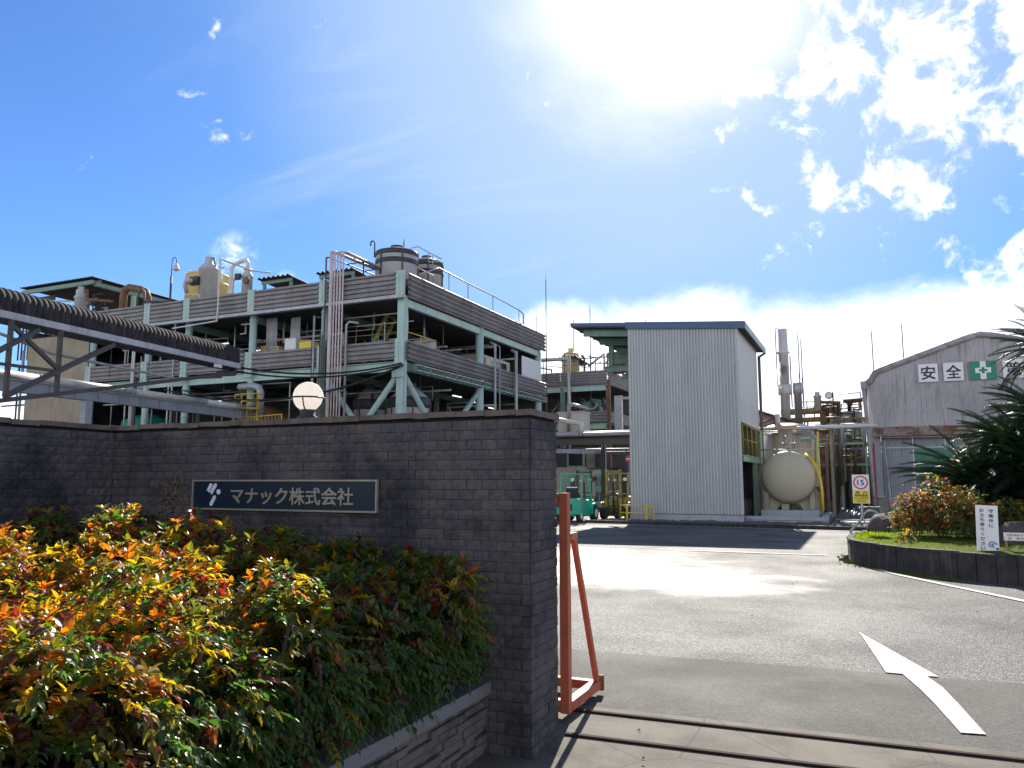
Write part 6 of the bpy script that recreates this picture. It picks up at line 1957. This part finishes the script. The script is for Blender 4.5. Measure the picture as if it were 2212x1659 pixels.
# ================================================================== PLANTED ISLAND
EDGE = [(1.0, 22.6), (0.35, 21.6), (-0.12, 20.4), (-0.36, 19.2), (-0.42, 18.2), (-0.34, 17.35), (-0.12, 16.75), (0.18, 16.25), (0.60, 15.72), (1.10, 15.28), (1.65, 14.95), (2.25, 14.66), (3.0, 14.38), (4.0, 14.1), (6.5, 13.6)]
KZ = 0.42
isl = kind(MB().box(1.5, 1.6, 17.0, 17.1, 0.0, 0.1).build('island_kerb', 'kerb_conc'), 'structure')
# walk the edge in steps of one block
def walk(P, step):
    P = [Vector((x, y, 0)) for x, y in P]
    out = [P[0]]; i = 0; cur = P[0]
    while i < len(P) - 1:
        d = P[i + 1] - cur
        need = step
        while i < len(P) - 1 and d.length < need:
            need -= d.length; i += 1; cur = P[i]
            if i < len(P) - 1: d = P[i + 1] - cur
        if i >= len(P) - 1: break
        cur = cur + d.normalized() * need
        out.append(cur)
    return out
W = walk(EDGE, 0.30)
for i in range(len(W) - 1):
    a, b = W[i], W[i + 1]
    d = (b - a); L = d.length; ang = math.atan2(d.y, d.x)
    mb = MB().box(-L / 2 + .006, L / 2 - .006, 0.0, 0.11, 0, KZ)
    mb.box(-L / 2 + .002, L / 2 - .002, -0.012, 0.125, KZ + .001, KZ + 0.045)
    o = inst('kerb_block', mb.mesh('kerb_block', 'kerb_conc'), isl, (a + b) / 2 + Vector((0, 0, random.uniform(-.012, .006))), (R(random.uniform(-1.2, 1.2)), 0, ang + R(random.uniform(-.8, .8))))
inner = [Vector((1.9, 21.5, 0)), Vector((7.5, 22.5, 0))]
poly = W + [Vector((7.5, 13.8, 0)), Vector((7.5, 24, 0)), Vector((2.0, 24, 0))]
cen = Vector((3.2, 18.8, 0))
tf = MB()
rings = []
for f, z in ((0.985, 0.40), (0.93, 0.44), (0.7, 0.50), (0.4, 0.55), (0.02, 0.57)):
    rings.append(tf.pts([cen + (p - cen) * f + Vector((0, 0, z)) for p in poly]))
n = len(poly)
for a, b in zip(rings, rings[1:]):
    for j in range(n):
        tf.face((a + j, a + (j + 1) % n, b + (j + 1) % n, b + j), True)
kind(tf.build('lawn', 'turf'), 'structure')
def inside(x, y, P=[(p.x, p.y) for p in poly]):
    c = False; j = len(P) - 1
    for i in range(len(P)):
        if (P[i][1] > y) != (P[j][1] > y) and x < (P[j][0] - P[i][0]) * (y - P[i][1]) / (P[j][1] - P[i][1]) + P[i][0]: c = not c
        j = i
    return c
bl = MB()
k = 0
while k < 15000:
    x = random.uniform(-0.45, 3.6); y = random.uniform(14.3, 21.5)
    if not inside(x, y) or (x > 1.5 + (y - 14) * 0.2 and random.random() < 0.5): continue
    k += 1
    f = min(1.0, (Vector((x, y, 0)) - cen).length / 4.0)
    z = 0.40 + 0.16 * (1 - f)
    h = random.uniform(0.03, 0.075); a = random.uniform(0, 6.28); w = random.uniform(0.006, 0.012)
    dx, dy = math.cos(a), math.sin(a)
    ox, oy = random.uniform(-.03, .03), random.uniform(-.03, .03)
    n = bl.pts([(x - dx * w, y - dy * w, z), (x + dx * w, y + dy * w, z), (x + ox, y + oy, z + h)])
    bl.face((n, n + 1, n + 2))
kind(bl.build('grass', 'grass_blade'), 'stuff')
ml = MB()
for k in range(900):
    t = random.uniform(0.30, 0.62); i = int(t * (len(W) - 1)); p = W[i] + (W[i + 1] - W[i]) * random.random()
    d = (p - cen).normalized()
    q = p + d * abs(random.gauss(0.03, 0.09)); s_ = random.uniform(.01, .03)
    n = ml.pts([q + Vector((s_, 0, .002)), q + Vector((-s_, s_, .002)), q + Vector((-s_, -s_, .002)), q + Vector((0, 0, s_ * .8))])
    for f in ((0, 1, 3), (1, 2, 3), (2, 0, 3)): ml.face([n + c for c in f])
kind(ml.build('moss', 'turf'), 'stuff')

def boulder(c, r, name, mat, label, seed, cat='rock'):
    q = random.Random(seed)
    mb = MB()
    prof = [(math.cos(R(a)), math.sin(R(a))) for a in range(-20, 91, 14)]
    mb.lathe((0, 0, 0), [(max(p[0], .03), p[1]) for p in prof], 18)
    off = [q.uniform(0, 6.28) for _ in range(6)]
    vv = []
    for (x, y, z) in mb.v:
        a = math.atan2(y, x)
        f = 1 + 0.12 * math.sin(2 * a + off[0]) + 0.09 * math.sin(3 * a + off[1] + z * 2) + 0.06 * math.sin(5 * a + off[2] - z * 3) + q.uniform(-.03, .03)
        zz = min(z * (1 + .15 * math.sin(a + off[3])), 0.86 + 0.06 * math.sin(a * 2 + off[4]))
        vv.append((c[0] + x * f * r[0], c[1] + y * f * r[1], c[2] + zz * r[2]))
    mb.v = vv
    return tag(mb.build(name, mat), label, cat)
boulder((0.40, 20.35, 0.42), (0.42, 0.4, 0.50), 'boulder', 'rock', 'flat topped dark boulder on the grass left of the island shrub', 5)
boulder((2.75, 16.9, 0.46), (0.6, 0.45, 0.50), 'boulder', 'rock', 'wide dark mound of rock behind the guard house sign', 9)

# ------------------------------------------------------------------ leaves
def leaflet(L, Wd, curl):
    v = np.array([(0, 0, 0), (.33 * L, -.5 * Wd, .11 * Wd), (.33 * L, 0, -.02 * L), (.33 * L, .5 * Wd, .11 * Wd), (.68 * L, -.34 * Wd, .10 * Wd - curl * .3 * L), (.68 * L, 0, -curl * .36 * L), (.68 * L, .34 * Wd, .10 * Wd - curl * .3 * L), (L, 0, -curl * L)])
    f = np.array([(0, 2, 1), (0, 3, 2), (1, 2, 5), (1, 5, 4), (2, 3, 6), (2, 6, 5), (4, 5, 7), (5, 6, 7)])
    return v, f
def rot3(e):
    return np.array(Euler(e, 'XYZ').to_matrix())
def spray(kind_, rnd):
    """rosette = young leaves standing up at a shoot tip; hang = a drooping divided leaf"""
    V, F = [], []
    def add(v, f, M3, t):
        F.append(f + sum(len(x) for x in V)); V.append(v @ M3.T + t)
    if kind_ == 'rosette':
        k = rnd.randint(6, 8)
        for i in range(k):
            L = rnd.uniform(.045, .068); v, f = leaflet(L, L * rnd.uniform(.46, .60), rnd.uniform(-.05, .3))
            add(v, f, rot3((rnd.uniform(-.4, .4), -rnd.uniform(.15, 1.05), i * 6.283 / k + rnd.uniform(-.35, .35))), np.array((0, 0, rnd.uniform(-.02, .02))))
    else:
        k = rnd.randint(3, 4)
        for i in range(k):
            s_ = -0.02 - 0.028 * i
            for sd in (-1, 1):
                L = rnd.uniform(.045, .066); v, f = leaflet(L, L * rnd.uniform(.50, .64), rnd.uniform(.1, .5))
                add(v, f, rot3((rnd.uniform(-.4, .4), rnd.uniform(.2, 1.0), sd * rnd.uniform(.5, 1.2))), np.array((0.05 + .032 * i, 0, s_)))
        L = rnd.uniform(.05, .07); v, f = leaflet(L, L * .4, .3)
        add(v, f, rot3((0, .7, 0)), np.array((0.05 + .032 * k, 0, -0.02 - .028 * k)))
    return np.vstack(V), np.vstack(F)
LR = random.Random(21)
SPR = {k: [spray(k, LR) for _ in range(6)] for k in ('rosette', 'hang')}
LCOL = ['leaf_green', 'leaf_deep', 'leaf_olive', 'leaf_yellow', 'leaf_orange', 'leaf_red', 'leaf_burgundy']
SMESH = {}
def spray_mesh(k, i, col):
    key = (k, i, col)
    if key not in SMESH:
        v, f = SPR[k][i]
        me = bpy.data.meshes.new('leaf')
        me.from_pydata(v.tolist(), [], f.tolist())
        me.materials.append(MATS[LCOL[col]])
        SMESH[key] = me
    return SMESH[key]
#            green deep olive yellow orange red burgundy
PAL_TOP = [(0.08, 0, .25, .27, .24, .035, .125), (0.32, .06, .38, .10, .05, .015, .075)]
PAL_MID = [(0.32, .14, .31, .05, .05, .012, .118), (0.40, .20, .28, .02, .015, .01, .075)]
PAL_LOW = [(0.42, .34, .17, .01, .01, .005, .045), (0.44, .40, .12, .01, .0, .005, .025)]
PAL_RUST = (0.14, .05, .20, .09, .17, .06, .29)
def nandina(loc, rx, ry, h, label, warm, group, n_obj=110, n_join=380, sc=1.0, seed=0, flop=0.0, rust=False):
    q = random.Random(seed)
    t = thing('nandina_shrub', label, 'shrub', loc, group)
    st = MB()
    for i in range(6):
        a = q.uniform(0, 6.28); r = q.uniform(.3, .8)
        st.path([(loc[0] + .06 * math.cos(a), loc[1] + .06 * math.sin(a), loc[2] - .02), (loc[0] + rx * r * .5 * math.cos(a), loc[1] + ry * r * .5 * math.sin(a), loc[2] + h * .5), (loc[0] + rx * r * math.cos(a), loc[1] + ry * r * math.sin(a), loc[2] + h * .86)], .009, 5)
    st.build('stem', 'twig', t)
    bumps = [(q.uniform(0, 6.28), q.uniform(0.2, 1.3), q.uniform(.06, .20)) for _ in range(9)]
    VV, FF, MI = [], [], []
    nv = 0
    tot = n_obj + n_join
    for i in range(tot):
        u = q.uniform(-0.30, 1.0); a = q.uniform(0, 6.283)
        el = math.asin(max(-1, min(1, u)))
        d = Vector((math.cos(a) * math.cos(el), math.sin(a) * math.cos(el), math.sin(el)))
        rad = (q.uniform(0.80, 1.02) if q.random() < .72 else q.uniform(.45, .85))
        for (ba, be, bs) in bumps:
            bd_ = Vector((math.cos(ba) * math.cos(be), math.sin(ba) * math.cos(be), math.sin(be)))
            rad *= 1 + bs * max(0, (d.dot(bd_) - .82) / .18)
        p = Vector((d.x * rx * rad, d.y * ry * rad, h * 0.42 + d.z * h * 0.58 * rad))
        if d.x > 0.3 and flop: p.z -= flop * max(0, .5 - d.z) * q.uniform(.3, 1)
        top = p.z / h
        w = 0 if q.random() < warm else 1
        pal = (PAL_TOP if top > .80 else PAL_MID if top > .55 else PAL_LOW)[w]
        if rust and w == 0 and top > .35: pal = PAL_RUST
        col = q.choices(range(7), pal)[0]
        kd = 'rosette' if (d.z > .45 and q.random() < .75) else 'hang'
        k = q.randrange(6)
        if kd == 'rosette':
            tilt = d.lerp(Vector((0, 0, 1)), .55).normalized()
            rot = tilt.to_track_quat('Z', 'Y').to_matrix() @ Matrix.Rotation(q.uniform(0, 6.28), 3, 'Z')
        else:
            rot = Matrix.Rotation(a + q.uniform(-.7, .7), 3, 'Z') @ Matrix.Rotation(q.uniform(-.5, .5) - .3 * d.z, 3, 'Y') @ Matrix.Rotation(q.uniform(-.5, .5), 3, 'X')
        s_ = sc * q.uniform(.8, 1.15) * (1.0 if kd == 'hang' else 1.18)
        if i < n_obj:
            o = bpy.data.objects.new('leaf', spray_mesh(kd, k, col))
            COL.objects.link(o)
            o.parent = t
            o.location = p; o.rotation_euler = rot.to_euler(); o.scale = (s_, s_, s_)
        else:
            v, f = SPR[kd][k]
            VV.append((v * s_) @ np.array(rot).T + np.array(p)); FF.append(f + nv); nv += len(v)
            MI += [col] * len(f)
    me = bpy.data.meshes.new('foliage')
    me.from_pydata(np.vstack(VV).tolist(), [], np.vstack(FF).tolist())
    for c in LCOL: me.materials.append(MATS[c])
    me.polygons.foreach_set('material_index', MI)
    o = bpy.data.objects.new('foliage', me)
    COL.objects.link(o); o.parent = t
    kind(o, 'stuff')
    return t
SG = 'nandina shrubs filling the brick planter'
hh = lambda x, y: 1.07 + 0.065 * min(2.8, max(0, -x - 2.3))
PL = [(-2.42, 4.02, 1.06, 'dark green shrub in the corner where planter cap meets the brick wall', .10), (-3.02, 4.05, 1.09, 'shaded shrub against the wall, below the right half of the company sign', .10), (-3.65, 4.05, 1.04, 'dull olive shrub against the wall, under the middle of the company sign', .18),
      (-4.30, 4.05, .95, 'shaded shrub against the wall under the emblem of the company sign', .3), (-4.95, 4.02, .97, 'brownish shrub against the wall just left of the sign', .3), (-5.28, 3.7, 1.0, 'shrub in the inner corner of the two brick walls, at far left', .35),
      (-2.45, 3.45, 1.05, 'mostly green shrub second from the wall along the planter cap', .22), (-3.1, 3.42, 1.06, 'olive and yellow shrub in the second row below the sign', .55), (-3.72, 3.4, 1.1, 'tall shrub topped by a bright yellow spray before the sign', .9), (-4.35, 3.38, .96, 'sunlit orange shrub in the second row, left of the yellow spray', 1.0), (-4.95, 3.2, .97, 'orange shrub at the left picture edge, second row', .9),
      (-2.43, 2.85, 1.03, 'shrub hanging over the planter cap, third from the brick wall', .35), (-3.08, 2.82, 1.02, 'sunlit yellow and orange shrub in the middle of the bed', .95), (-3.7, 2.75, 1.0, 'brightest orange shrub in the middle of the left side', 1.0), (-4.25, 2.6, .98, 'sunlit shrub at the left picture edge, third row from the wall', .95),
      (-2.42, 2.25, 1.0, 'green shrub overhanging the planter cap, fourth from the brick wall', .5), (-3.05, 2.2, 1.0, 'orange tipped shrub in the left foreground behind the nearest ones', .85), (-3.6, 2.05, .96, 'shrub at the left picture edge in the fourth row', .8),
      (-2.40, 1.68, 1.0, 'near green shrub spilling over the planter at the bottom centre left', .45), (-2.98, 1.55, .97, 'near shrub with orange crown at the lower left edge', .7),
      (-2.34, 1.12, .98, 'nearest shrub, large dark green leaves at the bottom left corner', .4)]
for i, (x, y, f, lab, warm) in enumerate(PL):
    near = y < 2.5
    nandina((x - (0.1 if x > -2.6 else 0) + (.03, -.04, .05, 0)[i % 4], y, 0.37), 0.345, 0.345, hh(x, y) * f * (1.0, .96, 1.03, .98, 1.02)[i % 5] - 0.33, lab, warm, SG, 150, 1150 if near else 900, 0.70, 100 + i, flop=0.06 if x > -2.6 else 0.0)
ns = thing('nandina_sprig', 'small yellow green nandina sprig sprouting low on the ledge stone planter wall', 'plant', (-2.10, 3.05, 0.05))
sg = MB(); sg.path([(-2.13, 3.05, 0.02), (-2.09, 3.04, .15), (-2.07, 3.05, .30)], .006, 5); sg.build('stem', 'twig', ns)
for i in range(16):
    kd = 'hang' if i % 3 else 'rosette'
    inst('leaf', spray_mesh(kd, i % 6, (0, 2, 3, 0)[i % 4]), ns, (-2.08 + random.uniform(-.05, .06), 3.05 + random.uniform(-.07, .07), 0.13 + random.uniform(0, .2)), (random.uniform(-.6, .6), random.uniform(-.4, .6), random.uniform(0, 6.28)), .85)
# dry climbing twigs on the wall left of the sign
dt = MB()
q = random.Random(4)
for i in range(22):
    x, z = -4.72 - q.uniform(0, .3), q.uniform(1.25, 1.62)
    pts = [(x, 4.40, z)]
    for k in range(4):
        x += q.uniform(-.06, .06); z += q.uniform(-.05, .06)
        pts.append((x, 4.40 - q.uniform(0, .05), z))
    dt.path(pts, .0035, 4)
for i in range(70):
    x, z = -4.72 - q.uniform(0, .3), q.uniform(1.3, 1.66)
    s_ = q.uniform(.008, .018)
    a = q.uniform(0, 6.28)
    dt.quad((x, 4.385, z), (x + s_ * math.cos(a), 4.375, z + s_ * math.sin(a)), (x + 2 * s_ * math.cos(a), 4.385, z + 2 * s_ * math.sin(a)), (x + s_ * math.cos(a + .6), 4.39, z + s_ * math.sin(a + .6)))
tag(dt.build('dry_creeper', 'dry_leaf'), 'withered brown creeper on the wall beside the company sign', 'creeper')

IG = 'nandina shrubs on the grass island'
for i, (x, y, rx, h, lab, warm) in enumerate([(0.92, 18.1, .42, .82, 'low red and orange shrub at the left end of the island clump', 1.0), (1.36, 17.8, .5, .95, 'orange topped shrub in the middle of the island clump', .9), (1.85, 17.5, .46, .86, 'dark shaded shrub behind the white guard house sign', .35), (0.66, 16.9, .17, .2, 'tiny brown seedling shrub on the sunny lawn before the clump', .8), (2.4, 17.6, .42, .78, 'deep green shrub right of the white guard house sign', .05)]):
    nandina((x, y, 0.46), rx, rx, h, lab, warm, IG, 60 if h > .3 else 14, 1100 if h > .3 else 20, 0.62, 300 + i, rust=True)

# ------------------------------------------------------------------ cycads
def frond_mesh(L, droop, young, seed):
    q = random.Random(seed)
    mb = MB()
    def P(t): return Vector((L * (t - .12 * t * t), 0, L * (0.16 * t - droop * t * t)))
    mb.path([P(k / 7) for k in range(8)], 0.014, 5, False, 0.004)
    N = 78
    for i in range(N):
        t = 0.12 + 0.87 * i / (N - 1)
        p = P(t); d = (P(min(1, t + .02)) - P(t - .02)).normalized()
        up = Vector((-d.z, 0, d.x))
        l = 0.175 * (math.sin(math.pi * (0.12 + 0.85 * t)) ** .55) * (L / 1.7) * q.uniform(.9, 1.08)
        for sd in (-1, 1):
            a = R(52 - 24 * t + q.uniform(-5, 5))
            dir_ = (d * math.cos(a) + Vector((0, sd, 0)) * math.sin(a) * .9 + up * (.50 if not young else .3)).normalized()
            side = d * 0.0066 if t < .9 else d * .005
            m = p + dir_ * l * .5
            e = p + dir_ * l - up * l * .10
            n = mb.pts([p - side * .6, p + side * .6, m + side, e, m - side])
            mb.face((n, n + 1, n + 2, n + 4)); mb.face((n + 4, n + 2, n + 3))
    return mb.mesh('frond', 'cycad_young' if young else 'cycad_leaf')
FM = [frond_mesh(1.75, .30, False, 1), frond_mesh(1.6, .42, False, 2), frond_mesh(1.85, .20, False, 3), frond_mesh(1.5, .55, False, 4)]
FY = [frond_mesh(1.0, .05, True, 5), frond_mesh(0.85, .12, True, 6)]
def cycad(x, y, zc, label, seed, n=46, s=1.0, up=70):
    q = random.Random(seed)
    t = thing('cycad', label, 'cycad', (x, y, 0.45), 'cycads on the island')
    mb = MB()
    prof = [(0.20, 0)]
    z = 0.1
    while z < zc - .45:
        prof += [(0.17 + .02 * (int(z * 10) % 2), z)]; z += 0.1
    prof += [(0.2, zc - .43), (0.05, zc - .35)]
    mb.lathe((x, y, 0.45), prof, 14)
    mb.build('trunk', 'cycad_trunk', t)
    for i in range(n):
        f = i / n
        el = R(up - (up + 38) * f ** 1.1 + q.uniform(-8, 8))
        az = i * 2.39996 + q.uniform(-.2, .2)
        inst('frond', q.choice(FM), t, (x, y, zc), (q.uniform(-.25, .25), -el, az), s * q.uniform(.85, 1.12))
    for i in range(9):
        inst('frond', q.choice(FY), t, (x, y, zc), (q.uniform(-.3, .3), -R(q.uniform(35, up + 10)), q.uniform(0, 6.28)), s * q.uniform(.7, .95))
    return t
cycad(2.28, 19.5, 1.50, 'low spreading cycad whose pale tipped fronds reach left over the orange shrub', 1, 140, 1.06, 50)
cycad(2.95, 19.8, 2.40, 'tall cycad before the warehouse, its crown just below the safety boards', 2, 150, .86, 50)
cycad(3.78, 19.6, 4.40, 'tallest cycad, fronds entering at the upper right edge', 3, 84, .80, 60)
cycad(3.35, 19.0, 1.85, 'dark cycad at the right edge below the tall crowns', 4, 140, .95, 58)
cycad(3.72, 20.1, 2.95, 'cycad crown at the right edge between the tall and low ones', 5, 140, .90, 55)
cycad(2.80, 18.9, 1.20, 'lowest cycad at ground level behind the guard house sign', 6, 70, .85, 60)

# ------------------------------------------------------------------ signs on the island
gsn = thing('guard_house_sign', 'upright white sign with two columns of black characters on the lawn', 'sign', (1.845, 15.53, 0.42))
T = Matrix.Translation((1.845, 15.53, 0.44)) @ Matrix.Rotation(R(4), 4, 'Z') @ Matrix.Rotation(R(2.2), 4, 'Y') @ Matrix.Rotation(R(-3), 4, 'X')
MB(T).box(-0.165, 0.165, 0, 0.025, 0, 0.785).build('sign_panel', 'sign_white', gsn)
for x in (-.12, .12):
    MB(T).box(x - .015, x + .015, 0.026, 0.05, -0.1, 0.7).build('stake', 'timber', gsn)
def on_sign(txt, u, v, s, mat='ink_black', bold=.0012, fit=None):
    o = lettering(txt, s, gsn, (0, 0, 0), mat, bold=bold, depth=.002, fit=fit)
    Mx = T @ Matrix.Translation((u, -0.0025, v)) @ Matrix.Rotation(R(90), 4, 'X')
    Mx = Matrix.Translation(-ORG[gsn]) @ Mx
    o.matrix_local = Mx
    return o
for k, ch in enumerate('守衛所に'):
    on_sign(ch, 0.062, 0.692 - k * 0.082, 0.07, fit=(0.072, 0.062))
for k, ch in enumerate('お立ち寄りください'):
    on_sign(ch, -0.075, 0.700 - k * 0.0805, 0.07, fit=(0.070 if ch not in 'りく' else 0.045, 0.060))
em = MB(T)
ap = [(0.085, 0.070), (0.075, 0.10)] + [(0.062 + 0.047 * math.cos(R(a)), 0.128 + 0.047 * math.sin(R(a))) for a in range(230, 40, -16)] + [(0.105, 0.145), (0.128, 0.140)]
P3 = [Vector((a, -0.002, b)) for a, b in ap]
em.path(P3, 0.0075, 6)
em.box(0.118, 0.124, -.006, -.001, 0.125, 0.157); em.box(0.124, 0.15, -.005, -.001, 0.137, 0.145)
em.box(0.118, 0.158, -.006, -.001, 0.042, 0.078)
em.build('route_drawing', 'ink_blue', gsn)
MB(T).poly_prism([(0.064 + .019 * math.cos(R(a)), 0.128 + .019 * math.sin(R(a))) for a in range(0, 360, 30)], -.006, -.001).build('green_dot', 'safety_green', gsn)

gas = thing('gas_notice', 'small low white notice board on wooden legs at the right edge', 'sign', (2.3, 15.63, 0.42))
MB().box(2.10, 2.72, 15.62, 15.645, 0.635, 0.765).build('sign_panel', 'sign_white', gas)
for x in (2.135, 2.66):
    MB().box(x - .014, x + .014, 15.646, 15.67, 0.38, 0.75).build('leg', 'timber', gas)
lettering('特定高圧ガス消費施設', 0.05, gas, (2.385, 15.617, 0.728), 'ink_black', fit=(0.48, 0.036), depth=.002)
lettering('液化塩素', 0.05, gas, (2.405, 15.617, 0.672), 'ink_black', fit=(0.27, 0.036), depth=.002)
lettering('毒', 0.05, gas, (2.185, 15.617, 0.672), 'ink_black', fit=(0.022, 0.024), depth=.002)
mb = MB().path([(2.185 + .022 * math.cos(R(a)), 15.617, .672 + .022 * math.sin(R(a))) for a in range(0, 361, 30)], .0022, 5)
mb.build('ring_mark', 'ink_black', gas)
MB().box(2.108, 2.116, 15.615, 15.619, 0.65, 0.69).build('red_mark', 'ink_red', gas)

# ------------------------------------------------------------------ speed limit sign with its bent post
ss = thing('speed_sign', 'white and yellow speed limit sign reading 15 on a bent post', 'sign', (-0.33, 19.2, 0))
sy = 19.3
s9 = sy / 21.0
X9 = lambda x: x * s9
Z9 = lambda z: 1.65 + (z - 1.65) * s9
xa, xb, za, zb = X9(-0.305), X9(0.083), Z9(1.088), Z9(1.792)
xm = (xa + xb) / 2
MB().box(xa, xb, sy - 0.012, sy, za, zb).build('sign_panel', 'sign_white', ss)
zm = za + (zb - za) * 0.445
MB().box(xa + .014, xb - .014, sy - .0145, sy - .0125, za + .014, zm).build('yellow_field', 'sign_yellow', ss)
MB().box(xa + .014, xb - .014, sy - .016, sy - .0147, za + (zm - za) * .47, za + (zm - za) * .49).build('divider', 'ink_black', ss)
rc = ((xm), zm + (zb - zm) * 0.5)
ro, ri = (zb - zm) * 0.43, (zb - zm) * 0.345
rg = MB()
n0 = rg.pts([(rc[0] + r * math.cos(R(a)), sy - .015, rc[1] + r * math.sin(R(a))) for r in (ri, ro) for a in range(0, 360, 8)])
for k in range(45):
    rg.face((n0 + k, n0 + (k + 1) % 45, n0 + 45 + (k + 1) % 45, n0 + 45 + k))
rg.build('red_ring', 'ink_red', ss)
lettering('15', 0.2, ss, (rc[0], sy - .0155, rc[1]), 'ink_blue', bold=.003, fit=(ri * 1.15, ri * 1.0), depth=.002)
hz_ = zm - za
lettering('構　内', 0.06, ss, (xm, sy - .0165, za + hz_ * .86), 'ink_black', bold=.001, fit=(0.22, .052), depth=.002)
lettering('制限速度', 0.06, ss, (xm, sy - .0165, za + hz_ * .63), 'ink_black', bold=.001, fit=(0.27, .056), depth=.002)
lettering('MAXIMUM', 0.05, ss, (xm, sy - .0165, za + hz_ * .36), 'ink_grey', bold=.0006, fit=(0.27, .042), depth=.002)
lettering('SPEED', 0.05, ss, (xm, sy - .0165, za + hz_ * .16), 'ink_grey', bold=.0006, fit=(0.19, .042), depth=.002)
MB().path([(-.36, sy + .03, 0.30), (-.36, sy + .03, Z9(0.41)), (X9(-.145), sy + .03, Z9(0.69)), (X9(-.11), sy + .03, Z9(0.80)), (X9(-.11), sy + .03, zb - .1)], 0.030, 10).build('post', 'galv', ss)
for z in (za + .05, zb - .08):
    MB().box(X9(-.11) - .06, X9(-.11) + .06, sy + .001, sy + .06, z, z + .03).build('clamp', 'galv', ss)

# ------------------------------------------------------------------ odds and ends beside the tank
tp = MB()
q = random.Random(8)
nx, ny = 16, 10
for j in range(ny + 1):
    for i in range(nx + 1):
        u, v = i / nx, j / ny
        e = max(0.0, math.sin(math.pi * u)) ** .55 * max(0.0, math.sin(math.pi * v)) ** .55
        z = 0.16 + 0.62 * e * (0.75 + .3 * math.sin(u * 7 + v * 3)) + 0.05 * math.sin(u * 19 + v * 11) * e + q.uniform(-.03, .03) * e
        tp.v.append((-1.10 + 1.05 * u, 33.0 + 1.2 * v, z))
for j in range(ny):
    for i in range(nx):
        a = j * (nx + 1) + i
        tp.face((a, a + 1, a + nx + 2, a + nx + 1))
tag(tp.build('tarpaulin_heap', 'tarp'), 'crumpled dark tarpaulin heap beside the tank plinth', 'tarpaulin')
pal = thing('pallet', 'low timber pallet with planks under the dark tarpaulin', 'pallet', (-0.5, 32.6, 0.08))
for i in range(6):
    MB().box(-1.15, 0.1, 32.55 + i * .22, 32.7 + i * .22, 0.13, 0.16).build('plank', 'timber', pal)
for x in (-1.1, -.55, 0.0):
    MB().box(x - .04, x + .04, 32.55, 33.85, 0.06, 0.129).build('bearer', 'timber', pal)
pk = MB()
for i, (x0, x1, y, z, r) in enumerate([(-0.95, 0.25, 31.9, .12, 2), (-0.8, 0.3, 31.7, .1, -3), (-0.7, 0.35, 31.4, .11, 1)]):
    pk.bar((x0, y, z), (x1, y + .03 * r, z + .03), 0.14, 0.04)
tag(pk.build('loose_planks', 'cabinet_white'), 'few pale loose planks lying on the gravel by the kerb', 'planks')
ub = MB().box(-0.15, 0.45, 34.2, 34.8, 0.1, 0.55); ub.box(-0.18, 0.48, 34.17, 34.83, 0.55, 0.6)
tag(ub.build('storage_tub', 'tub_slate'), 'slate blue lidded tub behind the speed sign', 'tub')
hc = MB()
for k in range(16):
    rr1 = 0.26 + 0.02 * math.sin(k * 2.1)
    hc.path([(0.12 + rr1 * math.cos(R(a)), 29.6 + .05 * math.sin(R(a * 2 + k * 20)) + k * .008, 0.36 + rr1 * math.sin(R(a)) * (1 + .03 * math.sin(k))) for a in range(0, 361, 24)], .009, 5)
tag(hc.build('hose_coil', 'hose'), 'pale coil of hose standing behind the flat topped boulder', 'hose')

# litter blown onto the apron and the road
lt = MB()
q = random.Random(31)
for i in range(26):
    x, y = (q.uniform(-1.9, 1.2), q.uniform(4.3, 5.5)) if i < 9 else (q.uniform(-1.8, 3.0), q.uniform(6, 16))
    s_ = q.uniform(.008, .02); a = q.uniform(0, 6.28)
    c_, d_2 = math.cos(a), math.sin(a)
    n = lt.pts([(x - s_ * c_, y - s_ * d_2, .013), (x + s_ * .5 * d_2, y - s_ * .5 * c_, .02), (x + s_ * c_, y + s_ * d_2, .014), (x - s_ * .5 * d_2, y + s_ * .5 * c_, .024)])
    lt.face((n, n + 1, n + 2)); lt.face((n, n + 2, n + 3))
kind(lt.build('leaf_litter', 'dry_leaf'), 'stuff')
